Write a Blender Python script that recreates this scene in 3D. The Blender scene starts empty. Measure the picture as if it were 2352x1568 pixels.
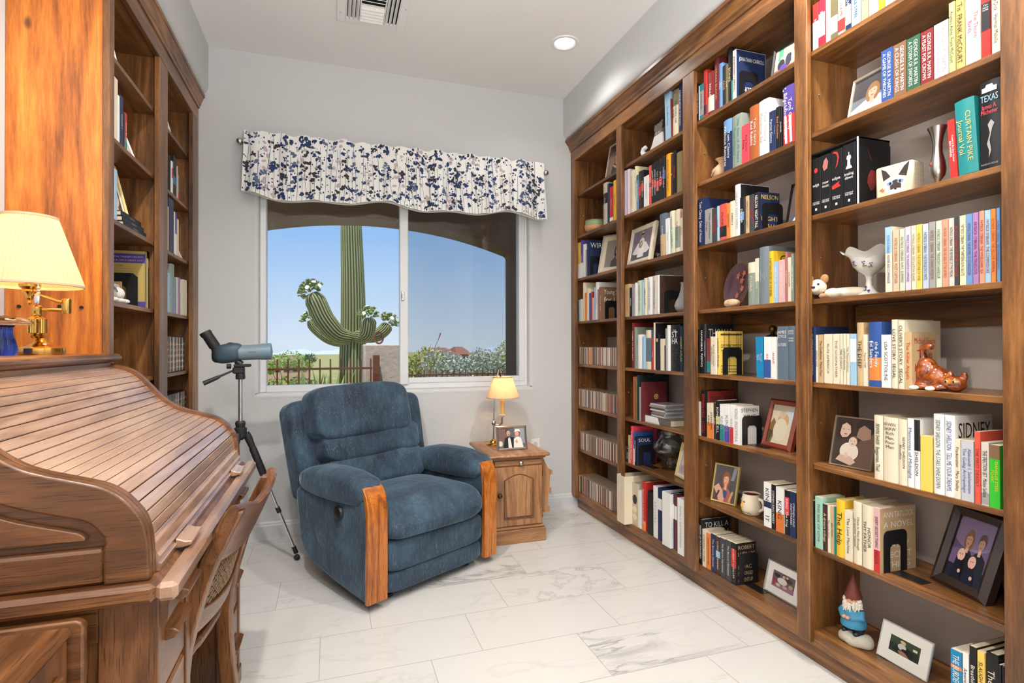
import bpy, bmesh, math, random
from mathutils import Vector, Matrix
random.seed(7)
SC = bpy.context.scene
COL = SC.collection
PI = math.pi
R = math.radians
# ---------------------------------------------------------------- camera
W = 3.715      # window wall
CH = 3.012     # ceiling height
cam_d = bpy.data.cameras.new('camera'); cam = bpy.data.objects.new('camera', cam_d); COL.objects.link(cam)
cam_d.sensor_width = 36.0; cam_d.lens = 1256.37/2352*36.0; cam_d.clip_start = .05; cam_d.clip_end = 9000
yaw, pit, rol = R(18.309), R(.325), R(-.122)
fw = Vector((math.sin(yaw), math.cos(yaw), 0)); rt = Vector((math.cos(yaw), -math.sin(yaw), 0)); up = Vector((0, 0, 1))
fw2 = fw*math.cos(pit)+up*math.sin(pit); up2 = up*math.cos(pit)-fw*math.sin(pit)
rt3 = rt*math.cos(rol)+up2*math.sin(rol); up3 = up2*math.cos(rol)-rt*math.sin(rol)
mw = Matrix((rt3, up3, -fw2)).transposed().to_4x4(); mw.translation = Vector((0, 0, 1.2))
cam.matrix_world = mw
SC.camera = cam
# ---------------------------------------------------------------- world, sun, lights, exposure
SC.view_settings.view_transform = 'Standard'; SC.view_settings.look = 'None'; SC.view_settings.gamma = 1.0
SC.view_settings.use_curve_mapping = False
SC.view_settings.exposure = 0.0
wd = bpy.data.worlds.new('sky'); SC.world = wd; wd.use_nodes = True
wt = wd.node_tree; wt.nodes.clear()
wo = wt.nodes.new('ShaderNodeOutputWorld'); wb = wt.nodes.new('ShaderNodeBackground')
wr = wt.nodes.new('ShaderNodeValToRGB'); wx = wt.nodes.new('ShaderNodeSeparateXYZ'); wc = wt.nodes.new('ShaderNodeTexCoord')
wt.links.new(wc.outputs['Generated'], wx.inputs[0]); wt.links.new(wx.outputs[2], wr.inputs[0])
wt.links.new(wr.outputs[0], wb.inputs[0]); wt.links.new(wb.outputs[0], wo.inputs[0])
e = wr.color_ramp.elements
e[0].position = 0.0; e[0].color = (.72, .82, .95, 1)
e[1].position = .30; e[1].color = (.17, .36, .80, 1)
k = e.new(.10); k.color = (.50, .68, .94, 1)
k = e.new(.20); k.color = (.30, .53, .92, 1)
wb.inputs[1].default_value = 1.0
def light(name, kind, loc, energy, color=(1, 1, 1), aim=None, **kw):
    d = bpy.data.lights.new(name, kind); d.energy = energy; d.color = color
    for a, v in kw.items(): setattr(d, a, v)
    o = bpy.data.objects.new(name, d); COL.objects.link(o); o.location = loc
    if aim is not None: o.rotation_euler = (Vector(aim)-Vector(loc)).to_track_quat('-Z', 'Y').to_euler()
    return o
light('sun', 'SUN', (0, -3, 20), 4.6, (1, .95, .86), aim=(3.0, 2.6, 0), angle=.009)
# added soft fill behind the camera; the wall there has no opening
light('rear_fill', 'AREA', (.35, -1.95, 1.75), 10, (.97, .985, 1), aim=(.45, 3, 1.35), shape='RECTANGLE', size=2.3, size_y=2.3)
# added fill aimed straight up to brighten the ceiling and soften the room
light('upward_fill', 'AREA', (.3, -.1, 1.45), 92, (1, 1, 1), aim=(.3, -.09, CH), shape='DISK', size=.5)
CANS = [(1.333, 3.009), (1.333, 1.38), (-.30, 1.38), (1.333, -.25), (-.30, -.25)]
for i, (x, y) in enumerate(CANS):
    light('can_bulb', 'SPOT', (x, y, CH-.05), (9, 80, 112, 80, 60)[i], (1, .97, .93), aim=(x, y, 0), spot_size=R(150), spot_blend=.6, shadow_soft_size=.045)
# ---------------------------------------------------------------- materials
MATS = {}
def nodes(name):
    m = bpy.data.materials.new(name); m.use_nodes = True
    return m, m.node_tree, m.node_tree.nodes['Principled BSDF']
def mat(name, col, rough=.5, metal=0.0, **kw):
    if name in MATS: return MATS[name]
    m, t, b = nodes(name)
    b.inputs['Base Color'].default_value = (*col, 1); b.inputs['Roughness'].default_value = rough; b.inputs['Metallic'].default_value = metal
    for k_, v in kw.items(): b.inputs[k_.replace('_', ' ')].default_value = v
    MATS[name] = m; return m
def sr(r, g, b):
    f = lambda c: (c/255/12.92) if c/255 <= .04045 else ((c/255+.055)/1.055)**2.4
    return (f(r), f(g), f(b))
def N(t, kind, **kw):
    n = t.nodes.new(kind)
    for a, v in kw.items():
        if a.startswith('i_'):
            q = a[2:]; n.inputs[int(q) if q.isdigit() else q.replace('_', ' ')].default_value = v
        else: setattr(n, a, v)
    return n
def ramp(t, stops, src):
    r = t.nodes.new('ShaderNodeValToRGB'); el = r.color_ramp.elements
    el[0].position = stops[0][0]; el[0].color = (*stops[0][1], 1); el[1].position = stops[-1][0]; el[1].color = (*stops[-1][1], 1)
    for p, c in stops[1:-1]:
        q = el.new(p); q.color = (*c, 1)
    t.links.new(src, r.inputs[0]); return r
def mixc(t, fac, a, b, mode='MIX'):
    n = t.nodes.new('ShaderNodeMix'); n.data_type = 'RGBA'; n.blend_type = mode
    for s, v in ((0, fac), (6, a), (7, b)):
        if hasattr(v, 'links'): t.links.new(v, n.inputs[s])
        else: n.inputs[s].default_value = v if s == 0 else (*v, 1)
    return n.outputs[2]
def math_(t, op, a, b=0.0, c=None):
    n = t.nodes.new('ShaderNodeMath'); n.operation = op
    for i, v in enumerate((a, b, c)):
        if v is None: continue
        if hasattr(v, 'links'): t.links.new(v, n.inputs[i])
        else: n.inputs[i].default_value = v
    return n.outputs[0]
def wood(name, light_, mid, dark, axis='z', rough=.38, knots=True, rings=1.0, coat=.25, scale=1.0, pores=.0, amp=.10, fine=.8):
    key = name+'_'+axis
    if key in MATS: return MATS[key]
    m, t, b = nodes(key)
    tc = N(t, 'ShaderNodeTexCoord'); mp = N(t, 'ShaderNodeMapping')
    s = [1, 1, 1]; s['xyz'.index(axis)] = .09; mp.inputs['Scale'].default_value = [v*scale for v in s]
    t.links.new(tc.outputs['Object'], mp.inputs[0])
    n1 = N(t, 'ShaderNodeTexNoise', i_Scale=6.0, i_Detail=2.0, i_Roughness=.5, i_Distortion=.25)
    n2 = N(t, 'ShaderNodeTexNoise', i_Scale=120.0, i_Detail=6.0, i_Roughness=.7)
    t.links.new(mp.outputs[0], n1.inputs[0]); t.links.new(mp.outputs[0], n2.inputs[0])
    mp2 = N(t, 'ShaderNodeMapping'); s2 = [1, 1, 1]; s2['xyz'.index(axis)] = .3; mp2.inputs['Scale'].default_value = s2
    t.links.new(tc.outputs['Object'], mp2.inputs[0])
    n3 = N(t, 'ShaderNodeTexNoise', i_Scale=4.5*scale, i_Detail=3.0, i_Roughness=.6); t.links.new(mp2.outputs[0], n3.inputs[0])
    wv = math_(t, 'SINE', math_(t, 'MULTIPLY', n1.outputs[0], 46.0*rings))
    f = math_(t, 'MULTIPLY_ADD', wv, amp, math_(t, 'MULTIPLY_ADD', n2.outputs[0], fine, .5-fine/2))
    f = math_(t, 'ADD', f, math_(t, 'MULTIPLY_ADD', n3.outputs[0], 1.1, -.55))
    r = ramp(t, [(.14, dark), (.50, mid), (.86, light_)], f)
    c = r.outputs[0]
    if knots:
        mp3 = N(t, 'ShaderNodeMapping'); s3 = [3.2, 3.2, 3.2]; s3['xyz'.index(axis)] = 1.7; mp3.inputs['Scale'].default_value = s3
        t.links.new(tc.outputs['Object'], mp3.inputs[0])
        vo = N(t, 'ShaderNodeTexVoronoi', i_Scale=1.0, i_Randomness=1.0); t.links.new(mp3.outputs[0], vo.inputs[0])
        kr = ramp(t, [(.0, (1, 1, 1)), (.03, (.8, .8, .8)), (.055, (0, 0, 0))], vo.outputs['Distance'])
        c = mixc(t, kr.outputs[0], c, tuple(v*.45 for v in dark))
    if pores:
        mp4 = N(t, 'ShaderNodeMapping'); s4 = [420, 420, 420]; s4['xyz'.index(axis)] = 14; mp4.inputs['Scale'].default_value = s4
        t.links.new(tc.outputs['Object'], mp4.inputs[0])
        n4 = N(t, 'ShaderNodeTexNoise', i_Scale=1.0, i_Detail=1.0); t.links.new(mp4.outputs[0], n4.inputs[0])
        pr = ramp(t, [(.56, (0, 0, 0)), (.68, (pores,)*3)], n4.outputs[0])
        c = mixc(t, pr.outputs[0], c, tuple(v*.5 for v in dark))
    t.links.new(c, b.inputs['Base Color'])
    b.inputs['Roughness'].default_value = rough; b.inputs['Coat Weight'].default_value = coat; b.inputs['Coat Roughness'].default_value = .25
    bp = N(t, 'ShaderNodeBump', i_Strength=.2, i_Distance=.002); t.links.new(n2.outputs[0], bp.inputs['Height']); t.links.new(bp.outputs[0], b.inputs['Normal'])
    MATS[key] = m; return m
def pine(ax): return wood('pine', sr(168, 114, 62), sr(116, 74, 38), sr(52, 31, 15), ax)
def amber(ax): return wood('amber_pine', sr(222, 146, 56), sr(182, 100, 30), sr(98, 50, 15), ax)  # same pine, with the desk lamp's orange glow painted into the colour
def oakd(ax): return wood('dark_oak', sr(142, 94, 54), sr(110, 68, 36), sr(62, 36, 18), ax, knots=False, rings=1.4, pores=.7, amp=.13, rough=.33, coat=.35, fine=.45)
def oaks(ax): return wood('washed_sheen_oak', sr(200, 166, 140), sr(172, 134, 108), sr(112, 80, 58), ax, knots=False, rings=1.2, pores=.18, amp=.08, rough=.26, coat=1.0, fine=.3)  # washed oak, with window sheen painted into its pale tone
def oakl(ax): return wood('light_oak', sr(196, 146, 100), sr(172, 122, 80), sr(122, 82, 50), ax, knots=False, rings=1.6, pores=.5, amp=.14, rough=.4, fine=.45)
def oakg(ax): return wood('golden_oak', sr(214, 130, 52), sr(186, 104, 34), sr(112, 58, 18), ax, knots=False, rings=1.8, pores=.8, amp=.16, rough=.3, coat=.5, fine=.45)
def plaster(name, col, bump=.10, sc=55):
    if name in MATS: return MATS[name]
    m, t, b = nodes(name); b.inputs['Base Color'].default_value = (*col, 1); b.inputs['Roughness'].default_value = .85
    tc = N(t, 'ShaderNodeTexCoord'); n = N(t, 'ShaderNodeTexNoise', i_Scale=sc, i_Detail=4.0); t.links.new(tc.outputs['Object'], n.inputs[0])
    bp = N(t, 'ShaderNodeBump', i_Strength=bump, i_Distance=.01); t.links.new(n.outputs[0], bp.inputs['Height']); t.links.new(bp.outputs[0], b.inputs['Normal'])
    MATS[name] = m; return m
def glass(name, col=(1, 1, 1), rough=0.0, ior=1.45):
    if name in MATS: return MATS[name]
    m, t, b = nodes(name); b.inputs['Base Color'].default_value = (*col, 1); b.inputs['Roughness'].default_value = rough
    b.inputs['Transmission Weight'].default_value = 1.0; b.inputs['IOR'].default_value = ior
    MATS[name] = m; return m
WALL = plaster('wall_paint', sr(205, 205, 204))
CEIL = plaster('ceiling_paint', sr(238, 237, 234), .06, 90)
TRIMW = mat('trim_white', sr(206, 208, 210), .45)
VINYL = mat('white_vinyl', sr(222, 223, 225), .35)
BLACK = mat('black_enamel', (.012, .012, .014), .35)
DARK = mat('dark_void', (.01, .009, .008), .8)
BRASS = mat('brass', sr(214, 172, 92), .18, 1.0)
CHROME = mat('chrome', (.78, .78, .78), .12, 1.0)
NICKEL = mat('brushed_nickel', (.55, .54, .52), .3, 1.0)
PAGES = mat('page_edges', sr(214, 200, 172), .9)
def flat(c, rough=.55):
    return mat('ink_%02x%02x%02x_%d' % (*c, int(rough*100)), sr(*c), rough)
# ---------------------------------------------------------------- mesh helpers
class MB:
    def __init__(s): s.v = []; s.f = []; s.m = []; s.mi = 0
    def add(s, vs, fs, M=None, mi=None):
        o = len(s.v)
        for p in vs:
            p = Vector(p); s.v.append(tuple(M @ p) if M else tuple(p))
        for f in fs: s.f.append([o+i for i in f]); s.m.append(s.mi if mi is None else mi)
        return s
    def box(s, x0, y0, z0, x1, y1, z1, c=0.0, M=None, mi=None):
        if x1 < x0: x0, x1 = x1, x0
        if y1 < y0: y0, y1 = y1, y0
        if z1 < z0: z0, z1 = z1, z0
        c = min(c, (x1-x0)*.45, (y1-y0)*.45, (z1-z0)*.45)
        if c <= 0:
            v = [(x, y, z) for z in (z0, z1) for y in (y0, y1) for x in (x0, x1)]
            return s.add(v, [(0, 2, 3, 1), (4, 5, 7, 6), (0, 1, 5, 4), (2, 6, 7, 3), (0, 4, 6, 2), (1, 3, 7, 5)], M, mi)
        v = []; idx = {}
        for ix, X in enumerate((x0, x1)):
            for iy, Y in enumerate((y0, y1)):
                for iz, Z in enumerate((z0, z1)):
                    sx, sy, sz = (1-2*ix)*c, (1-2*iy)*c, (1-2*iz)*c
                    for a, p in enumerate(((X, Y+sy, Z+sz), (X+sx, Y, Z+sz), (X+sx, Y+sy, Z))):
                        idx[ix, iy, iz, a] = len(v); v.append(p)
        f = []
        for i in (0, 1):
            q = ((0, 0), (0, 1), (1, 1), (1, 0))
            f += [[idx[i, a, b, 0] for a, b in q], [idx[a, i, b, 1] for a, b in q], [idx[a, b, i, 2] for a, b in q]]
        for i in (0, 1):
            for j in (0, 1):
                f += [[idx[i, j, 0, 0], idx[i, j, 1, 0], idx[i, j, 1, 1], idx[i, j, 0, 1]],
                      [idx[i, 0, j, 0], idx[i, 1, j, 0], idx[i, 1, j, 2], idx[i, 0, j, 2]],
                      [idx[0, i, j, 1], idx[1, i, j, 1], idx[1, i, j, 2], idx[0, i, j, 2]]]
                for k_ in (0, 1): f.append([idx[i, j, k_, 0], idx[i, j, k_, 1], idx[i, j, k_, 2]])
        return s.add(v, f, M, mi)
    def prism(s, poly, axis, a, b, M=None, mi=None):
        n = len(poly)
        def P(u, w, h): return {'x': (h, u, w), 'y': (u, h, w), 'z': (u, w, h)}[axis]
        v = [P(u, w, a) for u, w in poly]+[P(u, w, b) for u, w in poly]
        f = [list(range(n)), list(range(2*n-1, n-1, -1))]+[[i, (i+1) % n, n+(i+1) % n, n+i] for i in range(n)]
        return s.add(v, f, M, mi)
    def rings(s, rs, cap=True, M=None, mi=None, closed=True):
        n = len(rs[0]); v = [p for r in rs for p in r]; f = []
        for i in range(len(rs)-1):
            for j in range(n if closed else n-1):
                a = i*n+j; b = i*n+(j+1) % n; f.append([a, b, b+n, a+n])
        if cap and closed: f += [list(range(n))[::-1], list(range((len(rs)-1)*n, len(rs)*n))]
        return s.add(v, f, M, mi)
    def lathe(s, prof, seg=24, cx=0, cy=0, z0=0, M=None, mi=None, cap=True, wob=None):
        rs = []
        for i, (r, z) in enumerate(prof):
            rr = []
            for j in range(seg):
                a = 2*PI*j/seg; q = max(r, 1e-5); dz = 0
                if wob: q, dz = wob(q, z, a, i)
                rr.append((cx+q*math.cos(a), cy+q*math.sin(a), z0+z+dz))
            rs.append(rr)
        return s.rings(rs, cap, M, mi)
    def tube(s, pts, rad, seg=10, M=None, mi=None, cap=True):
        pts = [Vector(p) for p in pts]; rs = []; n = len(pts)
        rad = rad if isinstance(rad, (list, tuple)) else [rad]*n
        ref = None
        for i, p in enumerate(pts):
            d = (pts[min(i+1, n-1)]-pts[max(i-1, 0)]).normalized()
            if ref is None: ref = Vector((0, 0, 1)) if abs(d.z) < .9 else Vector((1, 0, 0))
            a = d.cross(ref).normalized(); b = a.cross(d).normalized(); ref = b
            rs.append([tuple(p+a*rad[i]*math.cos(2*PI*j/seg)+b*rad[i]*math.sin(2*PI*j/seg)) for j in range(seg)])
        return s.rings(rs, cap, M, mi)
    def sq(s, c, r, e1=1.0, e2=1.0, nu=24, nv=14, fn=None, M=None, mi=None):
        sp = lambda w, m_: math.copysign(abs(w)**m_, w)
        rs = []
        for i in range(nv+1):
            ph = -PI/2+PI*i/nv; ph = max(min(ph, PI/2-1e-3), -PI/2+1e-3); row = []
            for j in range(nu):
                th = 2*PI*j/nu
                p = Vector((sp(math.cos(ph), e1)*sp(math.cos(th), e2), sp(math.cos(ph), e1)*sp(math.sin(th), e2), sp(math.sin(ph), e1)))
                q = Vector((c[0]+p.x*r[0], c[1]+p.y*r[1], c[2]+p.z*r[2]))
                if fn: q = Vector(fn(q, p))
                row.append(tuple(q))
            rs.append(row)
        return s.rings(rs, True, M, mi)
    def obj(s, name, m, parent=None, smooth=0, bevel=0, subsurf=0, norm=True):
        me = bpy.data.meshes.new(name); me.from_pydata(s.v, [], s.f)
        ms = m if isinstance(m, (list, tuple)) else [m]
        for q in ms: me.materials.append(q)
        if len(ms) > 1: me.polygons.foreach_set('material_index', s.m)
        if norm:
            bm = bmesh.new(); bm.from_mesh(me); bmesh.ops.recalc_face_normals(bm, faces=bm.faces); bm.to_mesh(me); bm.free()
        if smooth:
            me.polygons.foreach_set('use_smooth', [True]*len(me.polygons)); me.update(); me.set_sharp_from_angle(angle=R(smooth))
        me.update()
        o = bpy.data.objects.new(name, me); COL.objects.link(o)
        if parent: o.parent = parent
        if bevel:
            md = o.modifiers.new('bevel', 'BEVEL'); md.width = bevel; md.segments = 3; md.limit_method = 'ANGLE'; md.angle_limit = R(40)
            me.polygons.foreach_set('use_smooth', [True]*len(me.polygons)); me.set_sharp_from_angle(angle=R(60))
        if subsurf:
            md = o.modifiers.new('sub', 'SUBSURF'); md.levels = md.render_levels = subsurf
        return o
def tag(o, label, cat, group=None, kind=None):
    o['label'] = label; o['category'] = cat
    if group: o['group'] = group
    if kind: o['kind'] = kind
    return o
def thing(name, label, cat, loc=(0, 0, 0), rotz=0.0, group=None):
    o = bpy.data.objects.new(name, None); COL.objects.link(o); o.location = loc; o.rotation_euler = (0, 0, rotz); o.empty_display_size = .05
    return tag(o, label, cat, group)
def struct(o, label=None, cat=None):
    o['kind'] = 'structure'
    if label: o['label'] = label; o['category'] = cat
    return o
def arc(cx, cy, r, a0, a1, n): return [(cx+r*math.cos(R(a0+(a1-a0)*i/n)), cy+r*math.sin(R(a0+(a1-a0)*i/n))) for i in range(n+1)]
# ---------------------------------------------------------------- lettering: glyph outlines taken once from the built-in font
GL = {}
def _glyphs():
    chars = ''.join(chr(c) for c in range(33, 127))+'·©'
    def mk(body):
        cu = bpy.data.curves.new('g', 'FONT'); cu.body = body; cu.resolution_u = 2; cu.size = 1.0
        o = bpy.data.objects.new('g', cu); COL.objects.link(o); return o
    ob = {c: (mk(c), mk('|'+c+'|')) for c in chars}; bar = mk('||')
    dg = bpy.context.evaluated_depsgraph_get(); dg.update()
    w0 = bar.evaluated_get(dg).dimensions.x
    for c, (a, b) in ob.items():
        me = bpy.data.meshes.new_from_object(a.evaluated_get(dg))
        GL[c] = ([tuple(v.co[:2]) for v in me.vertices], [list(p.vertices) for p in me.polygons], b.evaluated_get(dg).dimensions.x-w0)
        bpy.data.meshes.remove(me)
    for o in [bar]+[q for p in ob.values() for q in p]:
        cu = o.data; bpy.data.objects.remove(o); bpy.data.curves.remove(cu)
_glyphs()
def textwidth(s): return sum(GL[c][2] if c in GL else .28 for c in s)
def text_mesh(mb, s, width, height, M, sx_max=1.25, mi=0, weight=1.0):
    """lay s out centred in a width x height box of the plane M (x right, y up)"""
    tw = max(textwidth(s), .01); size = height/.72; sx = min(width/(tw*size), sx_max)
    if sx < .55: size *= max(sx/.55, .35); sx = width/(tw*size)
    x = -tw*size*sx/2
    for c in s:
        if c in GL:
            vs, fs, adv = GL[c]
            mb.add([(x+a*size*sx, (b-.34)*size, 0) for a, b in vs], fs, M, mi); x += adv*size*sx
        else: x += .28*size*sx
# ================================================================ the room
BX, BXB = 1.69, 1.97          # face of the right bookcase and the wall behind it
LX, LXB = -.757, -1.062       # face of the left bookcase and the left wall
Y0 = -2.2
def marble_floor():
    m, t, b = nodes('marble_tile')
    tc = N(t, 'ShaderNodeTexCoord'); sx = N(t, 'ShaderNodeSeparateXYZ'); t.links.new(tc.outputs['Object'], sx.inputs[0])
    rowf = math_(t, 'DIVIDE', math_(t, 'SUBTRACT', sx.outputs[1], 1.7735), .3078)
    row = math_(t, 'FLOOR', rowf); fy = math_(t, 'SUBTRACT', rowf, row)
    xs = math_(t, 'SUBTRACT', sx.outputs[0], math_(t, 'MULTIPLY_ADD', row, .2045, .3615))
    colf = math_(t, 'DIVIDE', xs, .6075); col_ = math_(t, 'FLOOR', colf); fx = math_(t, 'SUBTRACT', colf, col_)
    gy = math_(t, 'LESS_THAN', math_(t, 'ABSOLUTE', math_(t, 'SUBTRACT', math_(t, 'ABSOLUTE', math_(t, 'SUBTRACT', fy, .5)), .5)), .0052)
    gx = math_(t, 'LESS_THAN', math_(t, 'ABSOLUTE', math_(t, 'SUBTRACT', math_(t, 'ABSOLUTE', math_(t, 'SUBTRACT', fx, .5)), .5)), .0026)
    g = math_(t, 'MAXIMUM', gx, gy)
    cb = N(t, 'ShaderNodeCombineXYZ'); t.links.new(col_, cb.inputs[0]); t.links.new(row, cb.inputs[1])
    wn = N(t, 'ShaderNodeTexWhiteNoise'); wn.noise_dimensions = '3D'; t.links.new(cb.outputs[0], wn.inputs[0])
    off = N(t, 'ShaderNodeVectorMath', operation='SCALE'); off.inputs['Scale'].default_value = 40; t.links.new(wn.outputs[1], off.inputs[0])
    ad = N(t, 'ShaderNodeVectorMath', operation='ADD'); t.links.new(tc.outputs['Object'], ad.inputs[0]); t.links.new(off.outputs[0], ad.inputs[1])
    mp = N(t, 'ShaderNodeMapping'); mp.inputs['Rotation'].default_value = (0, 0, R(38)); mp.inputs['Scale'].default_value = (.75, 2.6, 1); t.links.new(ad.outputs[0], mp.inputs[0])
    n1 = N(t, 'ShaderNodeTexNoise', i_Scale=1.25, i_Detail=7.0, i_Roughness=.62, i_Distortion=.9); t.links.new(mp.outputs[0], n1.inputs[0])
    v1 = math_(t, 'ABSOLUTE', math_(t, 'SUBTRACT', n1.outputs[0], .5))
    r1 = ramp(t, [(0, (1, 1, 1)), (.006, (.45,)*3), (.022, (0, 0, 0))], v1)
    n2 = N(t, 'ShaderNodeTexNoise', i_Scale=.9, i_Detail=2.0); t.links.new(ad.outputs[0], n2.inputs[0])
    r2 = ramp(t, [(.52, (0, 0, 0)), (.66, (1, 1, 1))], n2.outputs[0])
    n3 = N(t, 'ShaderNodeTexNoise', i_Scale=3.0, i_Detail=5.0, i_Distortion=1.5); t.links.new(mp.outputs[0], n3.inputs[0])
    r3 = ramp(t, [(.53, (0, 0, 0)), (.66, (.5,)*3)], n3.outputs[0])
    veins = math_(t, 'MULTIPLY', math_(t, 'MAXIMUM', r1.outputs[0], math_(t, 'MULTIPLY', r3.outputs[0], r2.outputs[0])), math_(t, 'MULTIPLY_ADD', r2.outputs[0], .62, .14))
    c = mixc(t, veins, sr(216, 213, 208), sr(128, 124, 118))
    c = mixc(t, g, c, sr(178, 172, 164))
    t.links.new(c, b.inputs['Base Color']); b.inputs['Roughness'].default_value = .3; b.inputs['Specular IOR Level'].default_value = .35
    bp = N(t, 'ShaderNodeBump', i_Strength=.4, i_Distance=.002); bp.invert = True; t.links.new(g, bp.inputs['Height']); t.links.new(bp.outputs[0], b.inputs['Normal'])
    return m
struct(MB().box(-1.3, Y0, -.1, 2.2, W, 0).obj('floor', marble_floor()))
struct(MB().box(-1.4, Y0-.3, CH, 2.3, W+.3, CH+.25).obj('ceiling', CEIL))
struct(MB().box(LXB-.2, Y0, 0, LXB, W, CH).obj('wall_left', WALL))
struct(MB().box(BXB, Y0, 0, BXB+.2, W, CH).obj('wall_right', WALL))
struct(MB().box(-1.3, Y0-.2, 0, 2.2, Y0, CH).obj('wall_front', WALL))
# soffits over both bookcases, with rounded lower edges
def soffit(name, xw, xf):
    s_ = 1 if xf > xw else -1; r = .05
    poly = [(xw, 2.712), (xf-s_*r, 2.712)]+[(xf-s_*r+s_*r*math.sin(R(a)), 2.712+r-r*math.cos(R(a))) for a in (15, 30, 45, 60, 75, 90)]+[(xf, CH), (xw, CH)]
    struct(MB().prism(poly, 'y', Y0, W).obj(name, WALL, smooth=40))
soffit('trim_1', LXB, -.705); soffit('trim_2', BXB, 1.632)
# window wall with the opening, rounded reveals
WX0, WX1, WZ0, WZ1 = -.425, 1.362, .90, 2.30
mb = MB()
mb.box(LXB, W, 0, WX0-.02, W+.2, CH); mb.box(WX1+.02, W, 0, BXB, W+.2, CH); mb.box(WX0-.02, W, 0, WX1+.02, W+.2, WZ0-.02); mb.box(WX0-.02, W, WZ1, WX1+.02, W+.2, CH)
struct(mb.obj('wall_back', WALL))
def reveal(p, q, inward):
    """quarter-round plaster reveal between two corners of the opening"""
    r = .025; rs = []
    for P in (p, q):
        row = []
        for a in (0, 18, 36, 54, 72, 90):
            k_ = 1-math.sin(R(a)); d = 1-math.cos(R(a))
            row.append((P[0]+inward[0]*(-r*(1-math.sin(R(a)))), W-.001+r*d, P[1]+inward[1]*(-r*(1-math.sin(R(a))))))
        row.append((P[0], W+.2, P[1])); row.append((P[0]-inward[0]*.03, W+.2, P[1]-inward[1]*.03)); row.append((P[0]-inward[0]*.03, W-.001, P[1]-inward[1]*.03))
        rs.append(row)
    return rs
mb = MB()
mb.rings(reveal((WX0, WZ0), (WX0, WZ1+.02), (1, 0))); mb.rings(reveal((WX1, WZ0), (WX1, WZ1+.02), (-1, 0)))
mb.rings(reveal((WX0-.028, WZ0), (WX1+.028, WZ0), (0, 1)))
struct(mb.obj('trim_3', WALL, smooth=50))
# baseboards
def baseboard(name, x0, x1):
    mb = MB(); y = W
    mb.prism([(y, 0), (y-.014, 0), (y-.014, .078), (y-.010, .086), (y-.010, .094), (y-.004, .102), (y, .102)], 'x', x0, x1)
    struct(mb.obj(name, TRIMW))
baseboard('baseboard_back', LX-.02, 1.772)
struct(MB().box(BXB-.014, Y0, 0, BXB, .86, .1).obj('baseboard_right', TRIMW))
# window: vinyl slider with a fixed left pane and a sliding right sash
win = bpy.data.objects.new('window_1', None); COL.objects.link(win); win.location = (0, 0, 0)
struct(win, 'white vinyl sliding window over the recliner looking out to the tall cactus', 'window')
G = W+.085
mb = MB()
z1 = WZ1
mb.box(WX0, W+.05, WZ0, -.388, W+.13, z1, .004); mb.box(1.303, W+.05, WZ0, WX1, W+.13, z1, .004)
mb.box(-.388, W+.051, WZ0, 1.303, W+.13, .942, .004); mb.box(-.388, W+.051, z1-.04, 1.303, W+.13, z1, .004)
mb.obj('window_frame', VINYL, win)
mb = MB()
mb.box(.442, W+.035, .93, .500, W+.085, z1-.03, .005); mb.box(1.300, W+.045, .935, 1.345, W+.085, z1-.03, .005)
mb.box(.500, W+.046, .936, 1.300, W+.084, .975, .005); mb.box(.500, W+.046, z1-.075, 1.300, W+.084, z1-.03, .005)
sash = mb.obj('sash', VINYL, win)
MB().box(.452, W+.022, 1.50, .47, W+.036, 1.56, .003).box(.456, W+.016, 1.515, .463, W+.03, 1.545, .002).obj('sash_lock', mat('lock_metal', (.7, .7, .7), .3, .8), sash)
def pane_glass():
    m, t, b = nodes('window_glass'); t.nodes.remove(b); out = t.nodes['Material Output']
    tr = N(t, 'ShaderNodeBsdfTransparent'); tr.inputs[0].default_value = (.97, .985, .985, 1)
    gl = N(t, 'ShaderNodeBsdfGlossy'); gl.inputs['Roughness'].default_value = .02
    mx = N(t, 'ShaderNodeMixShader', i_0=.010); t.links.new(tr.outputs[0], mx.inputs[1]); t.links.new(gl.outputs[0], mx.inputs[2]); t.links.new(mx.outputs[0], out.inputs[0])
    return m
PG = pane_glass()
MB().box(-.39, G, .94, .45, G+.004, z1-.03).obj('pane', PG, win)
MB().box(.495, G-.02, .97, 1.305, G-.016, z1-.06).obj('pane', PG, win)
# insect screen outside the right half
def screen_mat():
    m, t, b = nodes('insect_screen'); t.nodes.remove(b); out = t.nodes['Material Output']
    tr = N(t, 'ShaderNodeBsdfTransparent'); df = N(t, 'ShaderNodeBsdfDiffuse'); df.inputs[0].default_value = (.03, .03, .035, 1)
    mx = N(t, 'ShaderNodeMixShader', i_0=.18); t.links.new(tr.outputs[0], mx.inputs[1]); t.links.new(df.outputs[0], mx.inputs[2]); t.links.new(mx.outputs[0], out.inputs[0])
    return m
MB().box(.47, W+.115, .945, 1.303, W+.117, z1-.04).obj('insect_screen', screen_mat(), win)
# wall outlet by the side table
o = thing('wall_outlet', 'white wall outlet low behind the magazine rack of the side table', 'outlet', (1.405, W, .46))
MB().box(-.036, -.006, -.058, .036, 0, .058, .003).obj('cover_plate', mat('outlet_white', sr(235, 235, 232), .4), o)
mb = MB()
for z in (-.022, .022): mb.lathe([(.016, 0), (.016, .003)], 16, M=Matrix.Translation((0, -.006, z)) @ Matrix.Rotation(R(90), 4, 'X'))
mb.obj('socket', mat('outlet_grey', sr(205, 205, 200), .4), o)
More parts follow.
